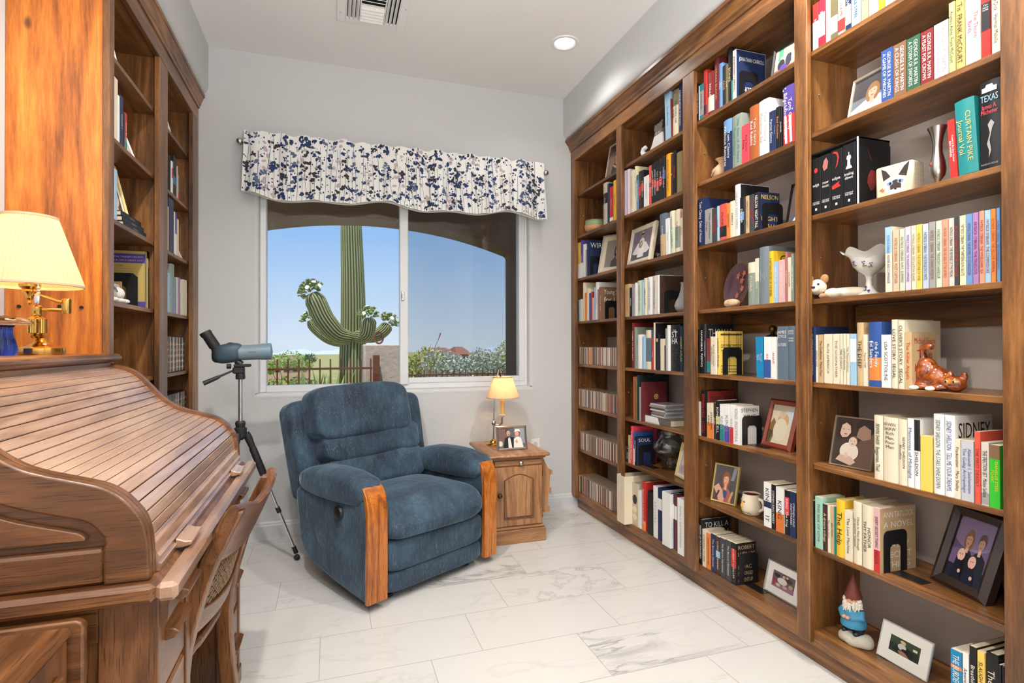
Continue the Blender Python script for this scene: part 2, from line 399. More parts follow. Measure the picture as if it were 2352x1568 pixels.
# ceiling vent
v = thing('ceiling_vent', 'white square air vent with three banks of louvers in the ceiling', 'vent', (.215, 2.99, CH))
mb = MB(); q = .185
mb.box(-q, -q, -.012, -q+.045, q, 0, .003).box(q-.045, -q, -.012, q, q, 0, .003).box(-q+.045, -q, -.0118, q-.045, -q+.045, 0, .003).box(-q+.045, q-.045, -.0118, q-.045, q, 0, .003)
mb.obj('vent_frame', CEIL, v)
MB().box(-.15, -.15, -.001, .15, .15, 0).obj('duct_opening', DARK, v)
mb = MB()
for i in range(4):
    for sx in (-1, 1):
        M = Matrix.Translation((sx*(.078+.021*i), 0, -.012)) @ Matrix.Rotation(R(-48*sx), 4, 'Y'); mb.box(-.011, -.142, -.0012, .011, .142, .0012, M=M)
for i in range(10):
    y = -.128+.0285*i
    M = Matrix.Translation((0, y, -.012)) @ Matrix.Rotation(R(-35 if y > 0 else 35), 4, 'X'); mb.box(-.06, -.013, -.0012, .06, .013, .0012, M=M)
for sx in (-1, 1): mb.box(sx*.064-.003, -.145, -.02, sx*.064+.003, .145, 0)
mb.obj('louvers', CEIL, v)
mb = MB()
for x, y in ((-.165, .1), (.168, -.03)): mb.lathe([(.004, -.002), (.004, .001)], 8, x, y, -.013)
mb.obj('screw', NICKEL, v)
# recessed lamps
EMIT = bpy.data.materials.new('lamp_face'); EMIT.use_nodes = True
bb = EMIT.node_tree.nodes['Principled BSDF']; bb.inputs['Emission Color'].default_value = (1, .96, .9, 1); bb.inputs['Emission Strength'].default_value = 6
def can(x, y, label):
    c = thing('recessed_light', label, 'ceiling light', (x, y, CH), 0, 'recessed ceiling lights')
    MB().lathe([(.06, -.004), (.066, -.008), (.080, -.006), (.083, 0), (.06, 0)], 40, cap=False).obj('trim_ring', mat('trim_ring_white', sr(232, 232, 230), .35), c, smooth=40)
    MB().lathe([(.0, -.002), (.045, -.003), (.058, -.003), (.058, -.001), (0, -.001)], 32).obj('bulb_face', EMIT, c, smooth=40)
can(CANS[0][0], CANS[0][1], 'round recessed ceiling light near the right bookcase')
for i in range(1, 5): can(CANS[i][0], CANS[i][1], ('recessed ceiling light over the nearest right bookcase bay', 'recessed ceiling light over the roll-top desk', 'recessed ceiling light near the right wall behind the camera', 'recessed ceiling light near the left wall behind the camera')[i-1])
# ================================================================ bookcases
SH = [2.300, 1.992, 1.682, 1.368, 1.057, .752, .442]
def bookcase_right():
    r = thing('bookcase', 'tall knotty pine bookcase of four bays along the right wall', 'bookcase', (BX, 2.3, 0))
    def P(name, mb, m, **kw):
        for i in range(len(mb.v)): mb.v[i] = (mb.v[i][0]-BX, mb.v[i][1]-2.3, mb.v[i][2])
        return mb.obj(name, m, r, **kw)
    stiles = [(3.640, 3.712), (2.968, 3.032), (2.262, 2.352), (1.590, 1.650), (.880, .970)]
    for a, b in stiles: P('stile', MB().box(BX, a, .088, BX+.022, b, 2.545, .0025), pine('z'))
    sides = [(3.668, 3.692), (3.030, 3.052), (2.322, 2.346), (2.284, 2.308), (1.612, 1.634), (.915, .939)]
    for a, b in sides: P('side_panel', MB().box(BX+.02, a, .1, BXB, b, 2.57), pine('z'))
    bays = [(3.052, 3.668), (2.346, 3.030), (1.634, 2.284), (.939, 1.612)]
    for bi, (a, b) in enumerate(bays):
        for zi, z in enumerate(SH):
            if bi == 1 and zi == 6: z = .480
            P('shelf', MB().box(BX+.026, a+.001, z-.0185, BXB-.004, b-.001, z, .0015), pine('y'))
        P('bottom_shelf', MB().box(BX+.022, a, .095, BXB, b, .122, .002), pine('y'))
        P('top_board', MB().box(BX+.02, a, 2.552, BXB, b, 2.575), pine('y'))
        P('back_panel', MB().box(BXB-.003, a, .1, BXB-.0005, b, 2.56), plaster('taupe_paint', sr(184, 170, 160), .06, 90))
        P('back_rail', MB().box(BXB-.02, a+.001, 1.255, BXB-.001, b-.001, 1.345), pine('y'))
    P('base_board', MB().box(BX+.045, .90, 0, BX+.07, 3.70, .096, .002), pine('y'))
    P('bottom_rail', MB().box(BX+.02, .90, .072, BX+.04, 3.70, .1, .003), pine('y'))
    P('header', MB().box(BX, .88, 2.545, BX+.022, 3.712, 2.63, .002), pine('y'))
    prof = [(BX+.02, 2.625), (BX-.006, 2.625), (BX-.008, 2.640), (BX-.014, 2.648), (BX-.016, 2.660), (BX-.030, 2.678), (BX-.036, 2.690), (BX-.044, 2.693), (BX-.044, 2.710), (BX+.02, 2.710)]
    P('crown_molding', MB().prism(prof, 'y', .86, W-.002), pine('y'))
    mb = MB()
    for a, b in bays:
        for z in (2.15, 1.84, 1.53, 1.21, .9, .6):
            for y in (a+.004, b-.004): mb.sq((BX+.08, y, z), (.004, .004, .004), nu=8, nv=6)
    P('shelf_pin', mb, NICKEL)
    return r
bookcase_right()
def bookcase_left():
    r = thing('bookcase', 'knotty pine bookcase of two bays on the left wall behind the desk', 'bookcase', (LX, 3.0, 0))
    def P(name, mb, m, **kw):
        for i in range(len(mb.v)): mb.v[i] = (mb.v[i][0]-LX, mb.v[i][1]-3.0, mb.v[i][2])
        return mb.obj(name, m, r, **kw)
    for a, b in [(2.318, 2.368), (2.925, 3.062), (3.570, 3.712)]:
        P('stile', MB().box(LX-.022, a, .088, LX, b, 2.545, .0025), pine('z'))
    P('end_panel', MB().box(LXB+.002, 2.322, 0, LX-.02, 2.346, 2.575), amber('z'))
    for a, b in [(2.965, 3.02), (3.62, 3.644)]: P('side_panel', MB().box(LXB, a, .1, LX-.02, b, 2.57), pine('z'))
    bays = [(2.346, 2.965), (3.02, 3.62)]
    for a, b in bays:
        for z in SH: P('shelf', MB().box(LXB+.004, a+.001, z-.0185, LX-.026, b-.001, z, .0015), pine('y'))
        P('bottom_shelf', MB().box(LXB, a, .095, LX-.022, b, .122, .002), pine('y'))
        P('top_board', MB().box(LXB, a, 2.552, LX-.02, b, 2.575), pine('y'))
        P('back_panel', MB().box(LXB+.001, a, .1, LXB+.008, b, 2.56), pine('z'))
        P('back_rail', MB().box(LXB+.008, a+.001, 1.545, LXB+.026, b-.001, 1.64), pine('y'))
    P('base_board', MB().box(LX-.07, 2.33, 0, LX-.05, 3.70, .096), pine('y'))
    P('header', MB().box(LX-.022, 2.318, 2.545, LX, 3.712, 2.63, .002), pine('y'))
    prof = [(LX-.02, 2.625), (LX+.006, 2.625), (LX+.008, 2.640), (LX+.014, 2.648), (LX+.016, 2.660), (LX+.024, 2.678), (LX+.028, 2.690), (LX+.034, 2.693), (LX+.034, 2.710), (LX-.02, 2.710)]
    P('crown_molding', MB().prism(prof, 'y', 2.30, W-.002), pine('y'))
    mb = MB()
    for x, z in ((-1.02, 1.335), (-.905, 1.337), (-.84, 1.335)): mb.lathe([(.006, 0), (.006, .004)], 10, M=Matrix.Translation((x, 2.322, z)) @ Matrix.Rotation(R(90), 4, 'X'))
    P('screw', mb, mat('dark_screw', (.03, .02, .015), .5, .5))
bookcase_left()
# ================================================================ roll-top desk
def lerp_curve(pts, n):
    """resample a Catmull-Rom curve through pts"""
    P = [pts[0]]+pts+[pts[-1]]; out = []
    for i in range(1, len(P)-2):
        for k_ in range(8):
            t = k_/8; a, b, c, d = P[i-1], P[i], P[i+1], P[i+2]
            out.append(tuple(.5*(2*b[j]+(c[j]-a[j])*t+(2*a[j]-5*b[j]+4*c[j]-d[j])*t*t+(3*b[j]-a[j]-3*c[j]+d[j])*t**3) for j in range(len(b))))
    out.append(pts[-1]); L = [0]
    for a, b in zip(out, out[1:]): L.append(L[-1]+math.dist(a, b))
    res = []; k_ = 0
    for i in range(n+1):
        s = L[-1]*i/n
        while k_ < len(L)-2 and L[k_+1] < s: k_ += 1
        t = (s-L[k_])/max(L[k_+1]-L[k_], 1e-9); res.append(tuple(out[k_][j]*(1-t)+out[k_+1][j]*t for j in range(len(pts[0]))))
    return res
SCURVE = [(-.314, .772), (-.315, .82), (-.318, .853), (-.326, .883), (-.342, .908), (-.362, .930), (-.386, .946), (-.41, .955), (-.446, .966), (-.481, .977), (-.514, .992), (-.553, 1.022), (-.592, 1.068), (-.631, 1.109), (-.675, 1.131), (-.72, 1.142)]
def inset(c, d):
    out = []
    for i, p in enumerate(c):
        a, b = c[max(i-1, 0)], c[min(i+1, len(c)-1)]; tx, tz = b[0]-a[0], b[1]-a[1]; l = math.hypot(tx, tz)
        out.append((p[0]-tz/l*d, p[1]+tx/l*d))
    return out
def desk():
    r = thing('roll_top_desk', 'dark oak roll-top desk with closed slatted tambour along the left wall', 'desk')
    XB = LXB+.012
    c = lerp_curve(SCURVE, 48)
    OX, OZ, OY = oakd('x'), oakd('z'), oakd('y')
    for y0, y1, s in ((1.165, 1.195, 1), (2.172, 2.200, -1)):
        side = MB().prism([(XB, .772)]+c+[(XB, 1.142)], 'y', y0+.012*(s > 0), y1).obj('side_panel', OX, r, smooth=30)
        yo = y0 if s > 0 else y1
        if s > 0:
            ci = inset(c, .064); cut = [p for p in ci if p[1] > .839 and p[0] < -.379]
            band = [(-.314, .772)]+c+[(cut[-1][0], 1.08)]
            # raised S-shaped frame
            outer = c[:]; inner = cut
            mbb = MB(); poly = [(-.385, .772)]+outer+[(-.72, 1.06)]+inner[::-1]+[(-.385, .839)]
            mbb.prism(poly, 'y', y0-.010, y0+.013); mbb.obj('curved_frame', OX, side, smooth=30, bevel=.004)
            MB().box(XB, y0-.008, .774, -.386, y0+.013, .836, .005).obj('bottom_rail', OX, side)
            i2 = [p for p in inset(c, .088) if p[1] > .856 and p[0] < -.405]
            MB().prism([(-.95, .852), (i2[0][0], .852)]+i2+[(-.95, i2[-1][1])], 'y', y0-.003, y0+.013).obj('raised_panel', OX, side, bevel=.010)
    MB().box(XB, 1.132, .738, -.300, 2.232, .772, .008).obj('writing_surface', OX, r)
    MB().box(-.2998, 1.132, .738, -.264, 2.232, .7722, .008).obj('front_ledge', oaks('y'), r)  # separate ledge board; its light tan is a painted window reflection
    # tambour: one slatted sheet
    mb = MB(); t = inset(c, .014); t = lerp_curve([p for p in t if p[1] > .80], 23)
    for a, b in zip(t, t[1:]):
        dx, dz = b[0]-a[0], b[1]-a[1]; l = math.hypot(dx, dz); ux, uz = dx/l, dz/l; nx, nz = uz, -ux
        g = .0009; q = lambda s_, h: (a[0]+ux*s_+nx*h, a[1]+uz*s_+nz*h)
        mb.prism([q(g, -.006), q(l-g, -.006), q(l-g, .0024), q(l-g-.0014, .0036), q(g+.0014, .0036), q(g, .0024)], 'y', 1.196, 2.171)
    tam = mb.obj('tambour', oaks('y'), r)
    mb = MB(); u = inset(c, .030); u = [p for p in u if p[1] > .79]; mb.prism(u+[(p[0]-.004, p[1]-.004) for p in u[::-1]], 'y', 1.197, 2.170); mb.obj('tambour_backing', DARK, r)
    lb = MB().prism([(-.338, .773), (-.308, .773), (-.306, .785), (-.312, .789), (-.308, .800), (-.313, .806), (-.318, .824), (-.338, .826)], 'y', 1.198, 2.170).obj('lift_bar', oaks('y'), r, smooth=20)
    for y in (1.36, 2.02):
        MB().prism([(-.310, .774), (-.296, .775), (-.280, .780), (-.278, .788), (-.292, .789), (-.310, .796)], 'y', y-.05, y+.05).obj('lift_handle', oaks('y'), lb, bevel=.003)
    # top shelf
    MB().box(XB, 1.12, 1.144, -.687, 2.236, 1.172, .010).obj('top_shelf', OY, r, bevel=.004)
    MB().box(-.74, 1.197, 1.112, -.702, 2.170, 1.144, .002).obj('top_rail', OY, r)
    MB().box(XB, 1.197, .79, -.80, 2.170, 1.12).obj('pigeonhole_case', DARK, r)
    # two pedestals
    for y0, y1, nm in ((1.190, 1.440, 'pedestal'), (1.930, 2.180, 'pedestal')):
        pd = MB().box(XB, y0+.012, .03, -.335, y1, .738, .002).obj(nm, OZ, r)
        MB().box(XB, y0-.003, 0, -.306, y1+.004, .061, .004).obj('plinth', OX, pd)
        for a, b in ((y0+.002, y0+.03), (y1-.03, y1)): MB().box(-.344, a, .05, -.310, b, .738, .002).obj('front_stile', OZ, pd)
        zz = [.075, .30, .52, .725]
        for a, b in zip(zz, zz[1:]):
            d = MB().box(-.345, y0+.032, a, -.314, y1-.032, b-.012, .005).obj('drawer', OY, pd)
            MB().prism([(-.316, -.012), (-.296, -.008), (-.288, .004), (-.300, .012), (-.316, .014)], 'y', (y0+y1)/2-.06, (y0+y1)/2+.06, M=Matrix.Translation((0, 0, (a+b)/2))).obj('drawer_pull', OY, d, bevel=.003)
        if y0 < 1.5:   # framed near side
            MB().box(-.405, y0, .062, -.3085, y0+.014, .7375, .002).obj('side_stile', OZ, pd)
            MB().box(XB, y0+.001, .655, -.405, y0+.013, .738, .002).obj('side_rail', OX, pd)
            MB().box(-.70, y0+.004, .10, -.435, y0+.013, .628, .006).obj('side_raised_panel', OZ, pd, bevel=.004)
    # knee-hole drawer row under the writing surface
    for a, b in ((1.200, 1.435), (1.445, 1.920), (1.930, 2.175)):
        d = MB().prism([(-.345, .662), (-.312, .662), (-.296, .676), (-.292, .734), (-.345, .734)], 'y', a, b).obj('apron_drawer', OY, r, smooth=25)
        MB().prism([(-.300, .690), (-.286, .686), (-.274, .694), (-.272, .704), (-.284, .708), (-.298, .716)], 'y', (a+b)/2-.055, (a+b)/2+.055).obj('drawer_pull', OY, d, bevel=.003)
    MB().box(XB, 1.440, .04, XB+.02, 1.930, .738).obj('back_panel', OX, r)
    return r
desk()
# small wooden cabinet beside the desk, in front of its near side
t_ = thing('wooden_cabinet', 'low dark oak cabinet with a smooth top in the near left corner by the desk', 'cabinet', (-.70, .86, 0))
def Lb(*a, **k): return MB().box(*a, **k)
Lb(-.34, -.28, .02, .275, .262, .703, .003).obj('body', oakd('z'), t_)
Lb(-.345, -.285, .703, .282, .268, .722, .006).obj('top', oakd('y'), t_, bevel=.003)
MB().prism([(-.35, .0), (.296, .0), (.296, .706)]+arc(.281, .713, .016, 0, 90, 5)+[(-.35, .729)], 'y', .266, .284).obj('back_board', oakd('x'), t_, bevel=.004)
for z0_, z1_ in ((.38, .66), (.07, .35)):
    d_ = Lb(.272, -.25, z0_, .284, .23, z1_, .005).obj('drawer', oakd('y'), t_)
    MB().box(.284, -.08, (z0_+z1_)/2-.012, .298, .06, (z0_+z1_)/2+.012, .005).obj('drawer_pull', oakd('y'), d_)
# ================================================================ cane-back desk chair
def desk_chair():
    r = thing('desk_chair', 'carved oak side chair with a cane back, pushed up to the roll-top desk', 'chair', (-.322, 1.65, 0), R(-6))
    ox = -.33; OX, OZ, OY = oakd('x'), oakd('z'), oakd('y')
    XP = [(-.275, 0), (-.317, .20), (-.330, .40), (-.318, .50), (-.272, .66), (-.205, .805)]
    def back_x(z):
        for (xa, za), (xb, zb) in zip(XP, XP[1:]):
            if za <= z <= zb: return xa+(xb-xa)*(z-za)/(zb-za)
        return XP[-1][0]
    for s in (-1, 1):
        mb = MB(); rs = []
        for x, z in lerp_curve(XP, 14):
            w = .021; h = .016+.006*max(0, 1-abs(z-.5)*3)
            y = s*.182+.0*z
            rs.append([(x-ox-w, y-h, z), (x-ox+w, y-h, z), (x-ox+w, y+h, z), (x-ox-w, y+h, z)])
        mb.rings(rs); mb.obj('back_post', OZ, r, bevel=.005)
        mb = MB(); mb.tube([(-.40-ox, s*.186, .452), (-.375-ox, s*.186, .50), (-.345-ox, s*.186, .52), (-.322-ox, s*.186, .505)], [.012, .014, .014, .01], 10); mb.obj('hip_bracket', OX, r, smooth=50)
        mb = MB(); mb.lathe([(.014, 0), (.018, .03), (.013, .06), (.02, .10), (.022, .2), (.016, .24), (.024, .27), (.02, .33), (.024, .40), (.022, .44)], 16, -.70-ox, s*.17); mb.obj('front_leg', OZ, r, smooth=50)
        mb = MB(); mb.tube([(-.70-ox, s*.17, .16), (-.5-ox, s*.178, .17), (-.31-ox, s*.182, .18)], [.009, .014, .009], 10); mb.obj('stretcher', OX, r, smooth=50)
    mb = MB(); mb.tube([(-.70-ox, -.17, .22), (-.70-ox, 0, .22), (-.70-ox, .17, .22)], [.009, .014, .009], 10); mb.obj('stretcher', OY, r, smooth=50)
    # crest rail: bowed board with ears
    n = 16; top = []
    mb = MB(); rs = []
    for i in range(n+1):
        u = -1+2*i/n; y = u*.205; bow = .03*(1-u*u)
        zt = .800+.026*abs(u)**3+.004*math.cos(u*9); zb = .688-.016*(1-u*u)
        rr = []
        for k_, (z, dx) in enumerate(((zb, -.011), (zb, .011), ((zb+zt)/2, .012), (zt-.006, .011), (zt, .004), (zt, -.004), (zt-.006, -.011), ((zb+zt)/2, -.010))):
            rr.append((back_x(min(z, .805))+bow+dx-ox+(.10*(z-.805) if z > .805 else 0), y, z))
        rs.append(rr)
    mb.rings(rs); mb.obj('crest_rail', OY, r, smooth=45)
    mb = MB(); rs = []
    for i in range(n+1):
        u = -1+2*i/n; y = u*.168; bow = .022*(1-u*u); rr = []
        for z, dx in ((.500, -.010), (.500, .010), (.548+.018*u*u, .010), (.548+.018*u*u, -.010)): rr.append((back_x(z)+bow+dx-ox, y, z))
        rs.append(rr)
    mb.rings(rs); mb.obj('lower_back_rail', OY, r, bevel=.003)
    # woven cane
    mb = MB(); nz, ny = 16, 24
    P = lambda u, v, o_=0: (back_x(.555+.13*v)+.022*(1-(u)**2)+o_-ox, u*.158, .555+.13*v)
    for i in range(ny+1):
        u = -1+2*i/ny; mb.tube([P(u, j/6, .0008*(1 if (i+j) % 2 else -1)) for j in range(7)], .0016, 5)
    for j in range(nz+1):
        mb.tube([P(-1+2*i/10, j/nz, .0008*(-1 if (i+j) % 2 else 1)) for i in range(11)], .0016, 5)
    for k_ in range(-12, 24, 2):
        for sgn in (1, -1):
            pts = []
            for q in range(13):
                v = q/12; u = sgn*(-1+2*(k_/24)+v*1.05)
                if -1 <= u <= 1: pts.append(P(u, v, .0016))
            if len(pts) > 2: mb.tube(pts, .0013, 4)
    mb.obj('cane_panel', mat('cane', sr(124, 98, 70), .6), r, smooth=60)
    # seat
    mb = MB(); pts = []
    for i in range(32):
        a = 2*PI*i/32; pts.append((-.515-ox+.205*math.copysign(abs(math.cos(a))**.55, math.cos(a)), .205*math.copysign(abs(math.sin(a))**.55, math.sin(a))*(1.0+.06*-math.cos(a))))
    mb.prism(pts, 'z', .436, .460); mb.obj('seat', OX, r, bevel=.007)
    MB().box(-.69-ox, -.165, .40, -.34-ox, .165, .437, .003).obj('seat_apron', OX, r)
    return r
desk_chair()
# ================================================================ recliner
def velvet():
    m, t, b = nodes('blue_velvet'); tc = N(t, 'ShaderNodeTexCoord')
    n1 = N(t, 'ShaderNodeTexNoise', i_Scale=5.0, i_Detail=4.0, i_Roughness=.6); t.links.new(tc.outputs['Object'], n1.inputs[0])
    mp = N(t, 'ShaderNodeMapping'); mp.inputs['Scale'].default_value = (420, 420, 40); t.links.new(tc.outputs['Object'], mp.inputs[0])
    n2 = N(t, 'ShaderNodeTexNoise', i_Scale=1.0, i_Detail=1.0); t.links.new(mp.outputs[0], n2.inputs[0])
    mp3 = N(t, 'ShaderNodeMapping'); mp3.inputs['Scale'].default_value = (60, 60, 7); t.links.new(tc.outputs['Object'], mp3.inputs[0])
    n3 = N(t, 'ShaderNodeTexNoise', i_Scale=1.0, i_Detail=2.0); t.links.new(mp3.outputs[0], n3.inputs[0])
    c = ramp(t, [(.28, sr(30, 42, 56)), (.5, sr(46, 66, 84)), (.72, sr(70, 96, 114))], n1.outputs[0]).outputs[0]
    d = ramp(t, [(.50, (0, 0, 0)), (.75, (.30,)*3)], n2.outputs[0]).outputs[0]
    d2 = ramp(t, [(.40, (.1, .1, .1)), (.62, (1, 1, 1))], n3.outputs[0]).outputs[0]
    c = mixc(t, math_(t, 'MULTIPLY', d, d2), c, sr(158, 172, 178))
    t.links.new(c, b.inputs['Base Color']); b.inputs['Roughness'].default_value = .85
    b.inputs['Sheen Weight'].default_value = .5; b.inputs['Sheen Roughness'].default_value = .35; b.inputs['Sheen Tint'].default_value = (.6, .8, 1, 1)
    n4 = N(t, 'ShaderNodeTexNoise', i_Scale=11.0, i_Detail=2.0, i_Distortion=.8); t.links.new(tc.outputs['Object'], n4.inputs[0])
    bp = N(t, 'ShaderNodeBump', i_Strength=.35, i_Distance=.02); t.links.new(n4.outputs[0], bp.inputs['Height'])
    bp2 = N(t, 'ShaderNodeBump', i_Strength=.15, i_Distance=.002); t.links.new(n2.outputs[0], bp2.inputs['Height']); t.links.new(bp.outputs[0], bp2.inputs['Normal']); t.links.new(bp2.outputs[0], b.inputs['Normal'])
    return m
def recliner():
    r = thing('recliner', 'blue velvet recliner with golden oak arm fronts standing before the window', 'recliner', (.508, 2.735, 0), R(29.7))
    V = velvet(); rnd = random.Random(3)
    for s in (-1, 1):
        x0, x1 = (-.425, -.325) if s < 0 else (.322, .415)
        prof = [(.0, .045), (-.004, .40), (.006, .49), (.06, .54), (.5, .53), (.63, .455), (.635, .41), (.59, .20), (.545, .145), (.47, .11), (.25, .07)]
        MB().prism(prof, 'x', x0, x1).obj('side_panel', V, r, bevel=.018)
        # oak front: bent plank
        c = lerp_curve([(-.022, .040), (-.024, .25), (-.024, .42), (-.020, .47), (-.010, .515), (.014, .550), (.052, .565)], 14)
        ci = inset(c, -.024)
        xa, xb = (-.420, -.314) if s < 0 else (.314, .408)
        MB().prism(c+ci[::-1], 'x', xa, xb).obj('wooden_arm_front', oakg('z'), r, bevel=.0028)
        # arm pillow
        def fn(q, p, s=s):
            t = (p.y+1)/2
            q.z += .030*math.sin(PI*min(max(t, 0), 1))*(p.z > 0)-.012*t
            if p.y < -.72: q.z += .006*math.sin(p.x*26)
            q.x += .010*math.sin(t*9)*.4
            return q
        cx = -.368 if s < 0 else .360
        MB().sq((cx, .305, .518), (.082, .300, .066), .7, .38, 36, 18, fn).obj('arm_pillow', V, r, smooth=80)
    # seat cushion with a rolled front edge
    def seat(q, p):
        q.z += .028*(1-p.x*p.x)*(p.z > 0)*max(0, 1-(p.y+.2)**2)
        if p.y < -.6: q.z -= .055*((-p.y-.6)/.4)**1.4*(1 if p.z > 0 else .2)
        q.z += .004*math.sin(q.x*28)*max(0, -p.y)
        return q
    MB().sq((0, .235, .362), (.318, .300, .088), .55, .32, 48, 20, seat).obj('seat_cushion', V, r, smooth=80)
    def pad(nm, c, rr, e1=.5, e2=.35, fn=None, rx=0, parent=r):
        M = Matrix.Translation(c) @ Matrix.Rotation(rx, 4, 'X')
        return MB().sq((0, 0, 0), rr, e1, e2, 44, 18, fn, M=M).obj(nm, V, parent, smooth=80)
    pad('front_upper_panel', (0, .06, .215), (.313, .085, .079), .35, .28)
    pad('front_lower_panel', (0, .075, .092), (.313, .090, .054), .35, .28)
    MB().box(-.31, .10, .05, .31, .60, .34, .02).obj('seat_box', V, r)
    # backrest shell and its three pillows, leaning back
    tl = R(-15)
    M = Matrix.Translation((0, .585, .40)) @ Matrix.Rotation(tl, 4, 'X')
    pts = [(-.415, 0)]+[(-.434, .40)]+arc(-.374, .455, .062, 180, 92, 6)+[(-.30, .525), (.30, .525)]+arc(.385, .455, .062, 88, 0, 6)+[(.447, .40), (.425, 0)]
    MB().prism(pts, 'y', -.01, .13, M=M).obj('back_shell', V, r, bevel=.035)
    def wr(q, p):
        f = max(0, -p.y); q.y += .012*math.sin(q.x*17+q.z*9)*f*abs(p.z); q.z += .012*math.sin(q.x*13+1)*f-.010*math.cos(q.x*4)
        return q
    bk = lambda h, d: (M @ Vector((0, d, h)))
    c1 = bk(.428, -.072); c2 = bk(.255, -.055); c3 = bk(.10, -.05)
    pad('head_pillow', (-.055, c1.y, c1.z), (.305, .098, .152), .40, .26, wr, tl)
    pad('middle_pillow', (-.01, c2.y, c2.z), (.312, .092, .102), .5, .28, wr, tl)
    pad('lumbar_pillow', (.01, c3.y, c3.z), (.312, .085, .105), .5, .28, wr, tl)
    mb = MB()
    for x, y in ((-.25, .10), (.25, .10), (-.25, .5), (.25, .5)): mb.lathe([(.02, .06), (.02, .014), (.042, .012), (.045, 0)], 24, x, y)
    mb.obj('foot', BLACK, r, smooth=40)
    MB().lathe([(.030, 0), (.034, .006), (.030, .018), (.012, .022)], 20, M=Matrix.Translation((-.424, .20, .415)) @ Matrix.Rotation(R(-90), 4, 'Y')).obj('release_handle', BLACK, r, smooth=40)
recliner()
# ================================================================ side table
def side_table():
    r = thing('side_table', 'light oak side table with an arched-panel door, right of the blue recliner', 'side table', (1.075, 3.12, 0))
    OX, OZ, OY = oakl('x'), oakl('z'), oakl('y')
    def Bx(nm, m, *a, p=r, bev=0, c=.0015): return MB().box(*a, c).obj(nm, m, p, bevel=bev)
    Bx('plinth', OX, -.172, .008, 0, .178, .46, .082, c=.004)
    Bx('plinth_cap', OX, -.166, .014, .082, .172, .455, .100, c=.006)
    Bx('body', OZ, -.156, .024, .098, .160, .450, .515)
    MB().box(-.192, -.022, .521, .196, .485, .545, .008).obj('top', OY, r, bevel=.004)
    Bx('top_molding', OX, -.172, .006, .508, .176, .465, .522, c=.004)
    t = Bx('pull_out_tray', OX, -.150, .012, .470, .154, .03, .500, c=.003)
    kn = lambda nm, x, z, p, m: MB().lathe([(.006, 0), (.007, .010), (.014, .016), (.015, .022), (.010, .028), (0, .029)], 20, M=Matrix.Translation((x, .012, z)) @ Matrix.Rotation(R(90), 4, 'X')).obj(nm, m, p, smooth=50)
    kn('tray_knob', .012, .486, t, NICKEL)
    d = Bx('door', OZ, -.150, .010, .108, .154, .026, .462, c=.003)
    kn('door_knob', -.122, .30, d, mat('bronze_knob', sr(96, 66, 44), .35, .8))
    xa, xb, za = -.092, .098, .150
    arch = [(xa, za), (xb, za), (xb, .385)]+[(xb-(xb-xa)*i/14, .385+.034*math.sin(PI*i/14)) for i in range(1, 14)]+[(xa, .385)]
    def ring(pl, w, y0, y1):
        cx = sum(p[0] for p in pl)/len(pl); cz = sum(p[1] for p in pl)/len(pl)
        q = [(cx+(x-cx)*(1-w/.1), cz+(z-cz)*(1-w/.14)) for x, z in pl]; mb = MB(); n = len(pl)
        mb.rings([[(x, y1, z) for x, z in pl], [(x, y0, z) for x, z in pl], [(x, y0, z) for x, z in q], [(x, y1, z) for x, z in q]], cap=False); return mb, q
    mb, q = ring(arch, .008, .0045, .012); mb.obj('arched_molding', oakd('z'), d)
    MB().prism([(x*.93+.0002, .155+(z-.155)*.985-.0) for x, z in q], 'y', .006, .012).obj('arched_panel', OZ, d, bevel=.002)
    for z in (.16, .41): MB().box(.156, .010, z-.018, .161, .020, z+.018).obj('hinge', BRASS, d)
    # magazine rack on the right side
    rk = [(.0, .50), (.012, .50), (.022, .47), (.036, .43), (.058, .415), (.060, .392), (.046, .388), (.044, .31), (.052, .306), (.052, .276), (.038, .272), (.036, .196), (.044, .192), (.044, .158), (.0, .155)]
    for y in (.05, .42): MB().prism([(.160+x*1.35, z) for x, z in rk], 'y', y, y+.016).obj('magazine_rack_end', OZ, r)
    for x, z0, z1 in ((.222, .392, .415), (.21, .278, .304), (.20, .16, .19)): Bx('magazine_rack_slat', OY, x, .066, z0, x+.008, .42, z1)
side_table()
# ================================================================ lamps
def shade_mat(name, col, k_=.55):
    m, t, b = nodes(name); t.nodes.remove(b); out = t.nodes['Material Output']
    df = N(t, 'ShaderNodeBsdfDiffuse'); df.inputs[0].default_value = (*col, 1); tr = N(t, 'ShaderNodeBsdfTranslucent'); tr.inputs[0].default_value = (*col, 1)
    mx = N(t, 'ShaderNodeMixShader', i_0=k_); t.links.new(df.outputs[0], mx.inputs[1]); t.links.new(tr.outputs[0], mx.inputs[2]); t.links.new(mx.outputs[0], out.inputs[0])
    return m
SHADE = shade_mat('pleated_shade', sr(236, 202, 158), .24)
TRIM_S = mat('shade_trim', sr(206, 178, 146), .8)
BULB = bpy.data.materials.new('lit_bulb'); BULB.use_nodes = True
bb = BULB.node_tree.nodes['Principled BSDF']; bb.inputs['Emission Color'].default_value = (1, .82, .5, 1); bb.inputs['Emission Strength'].default_value = 3
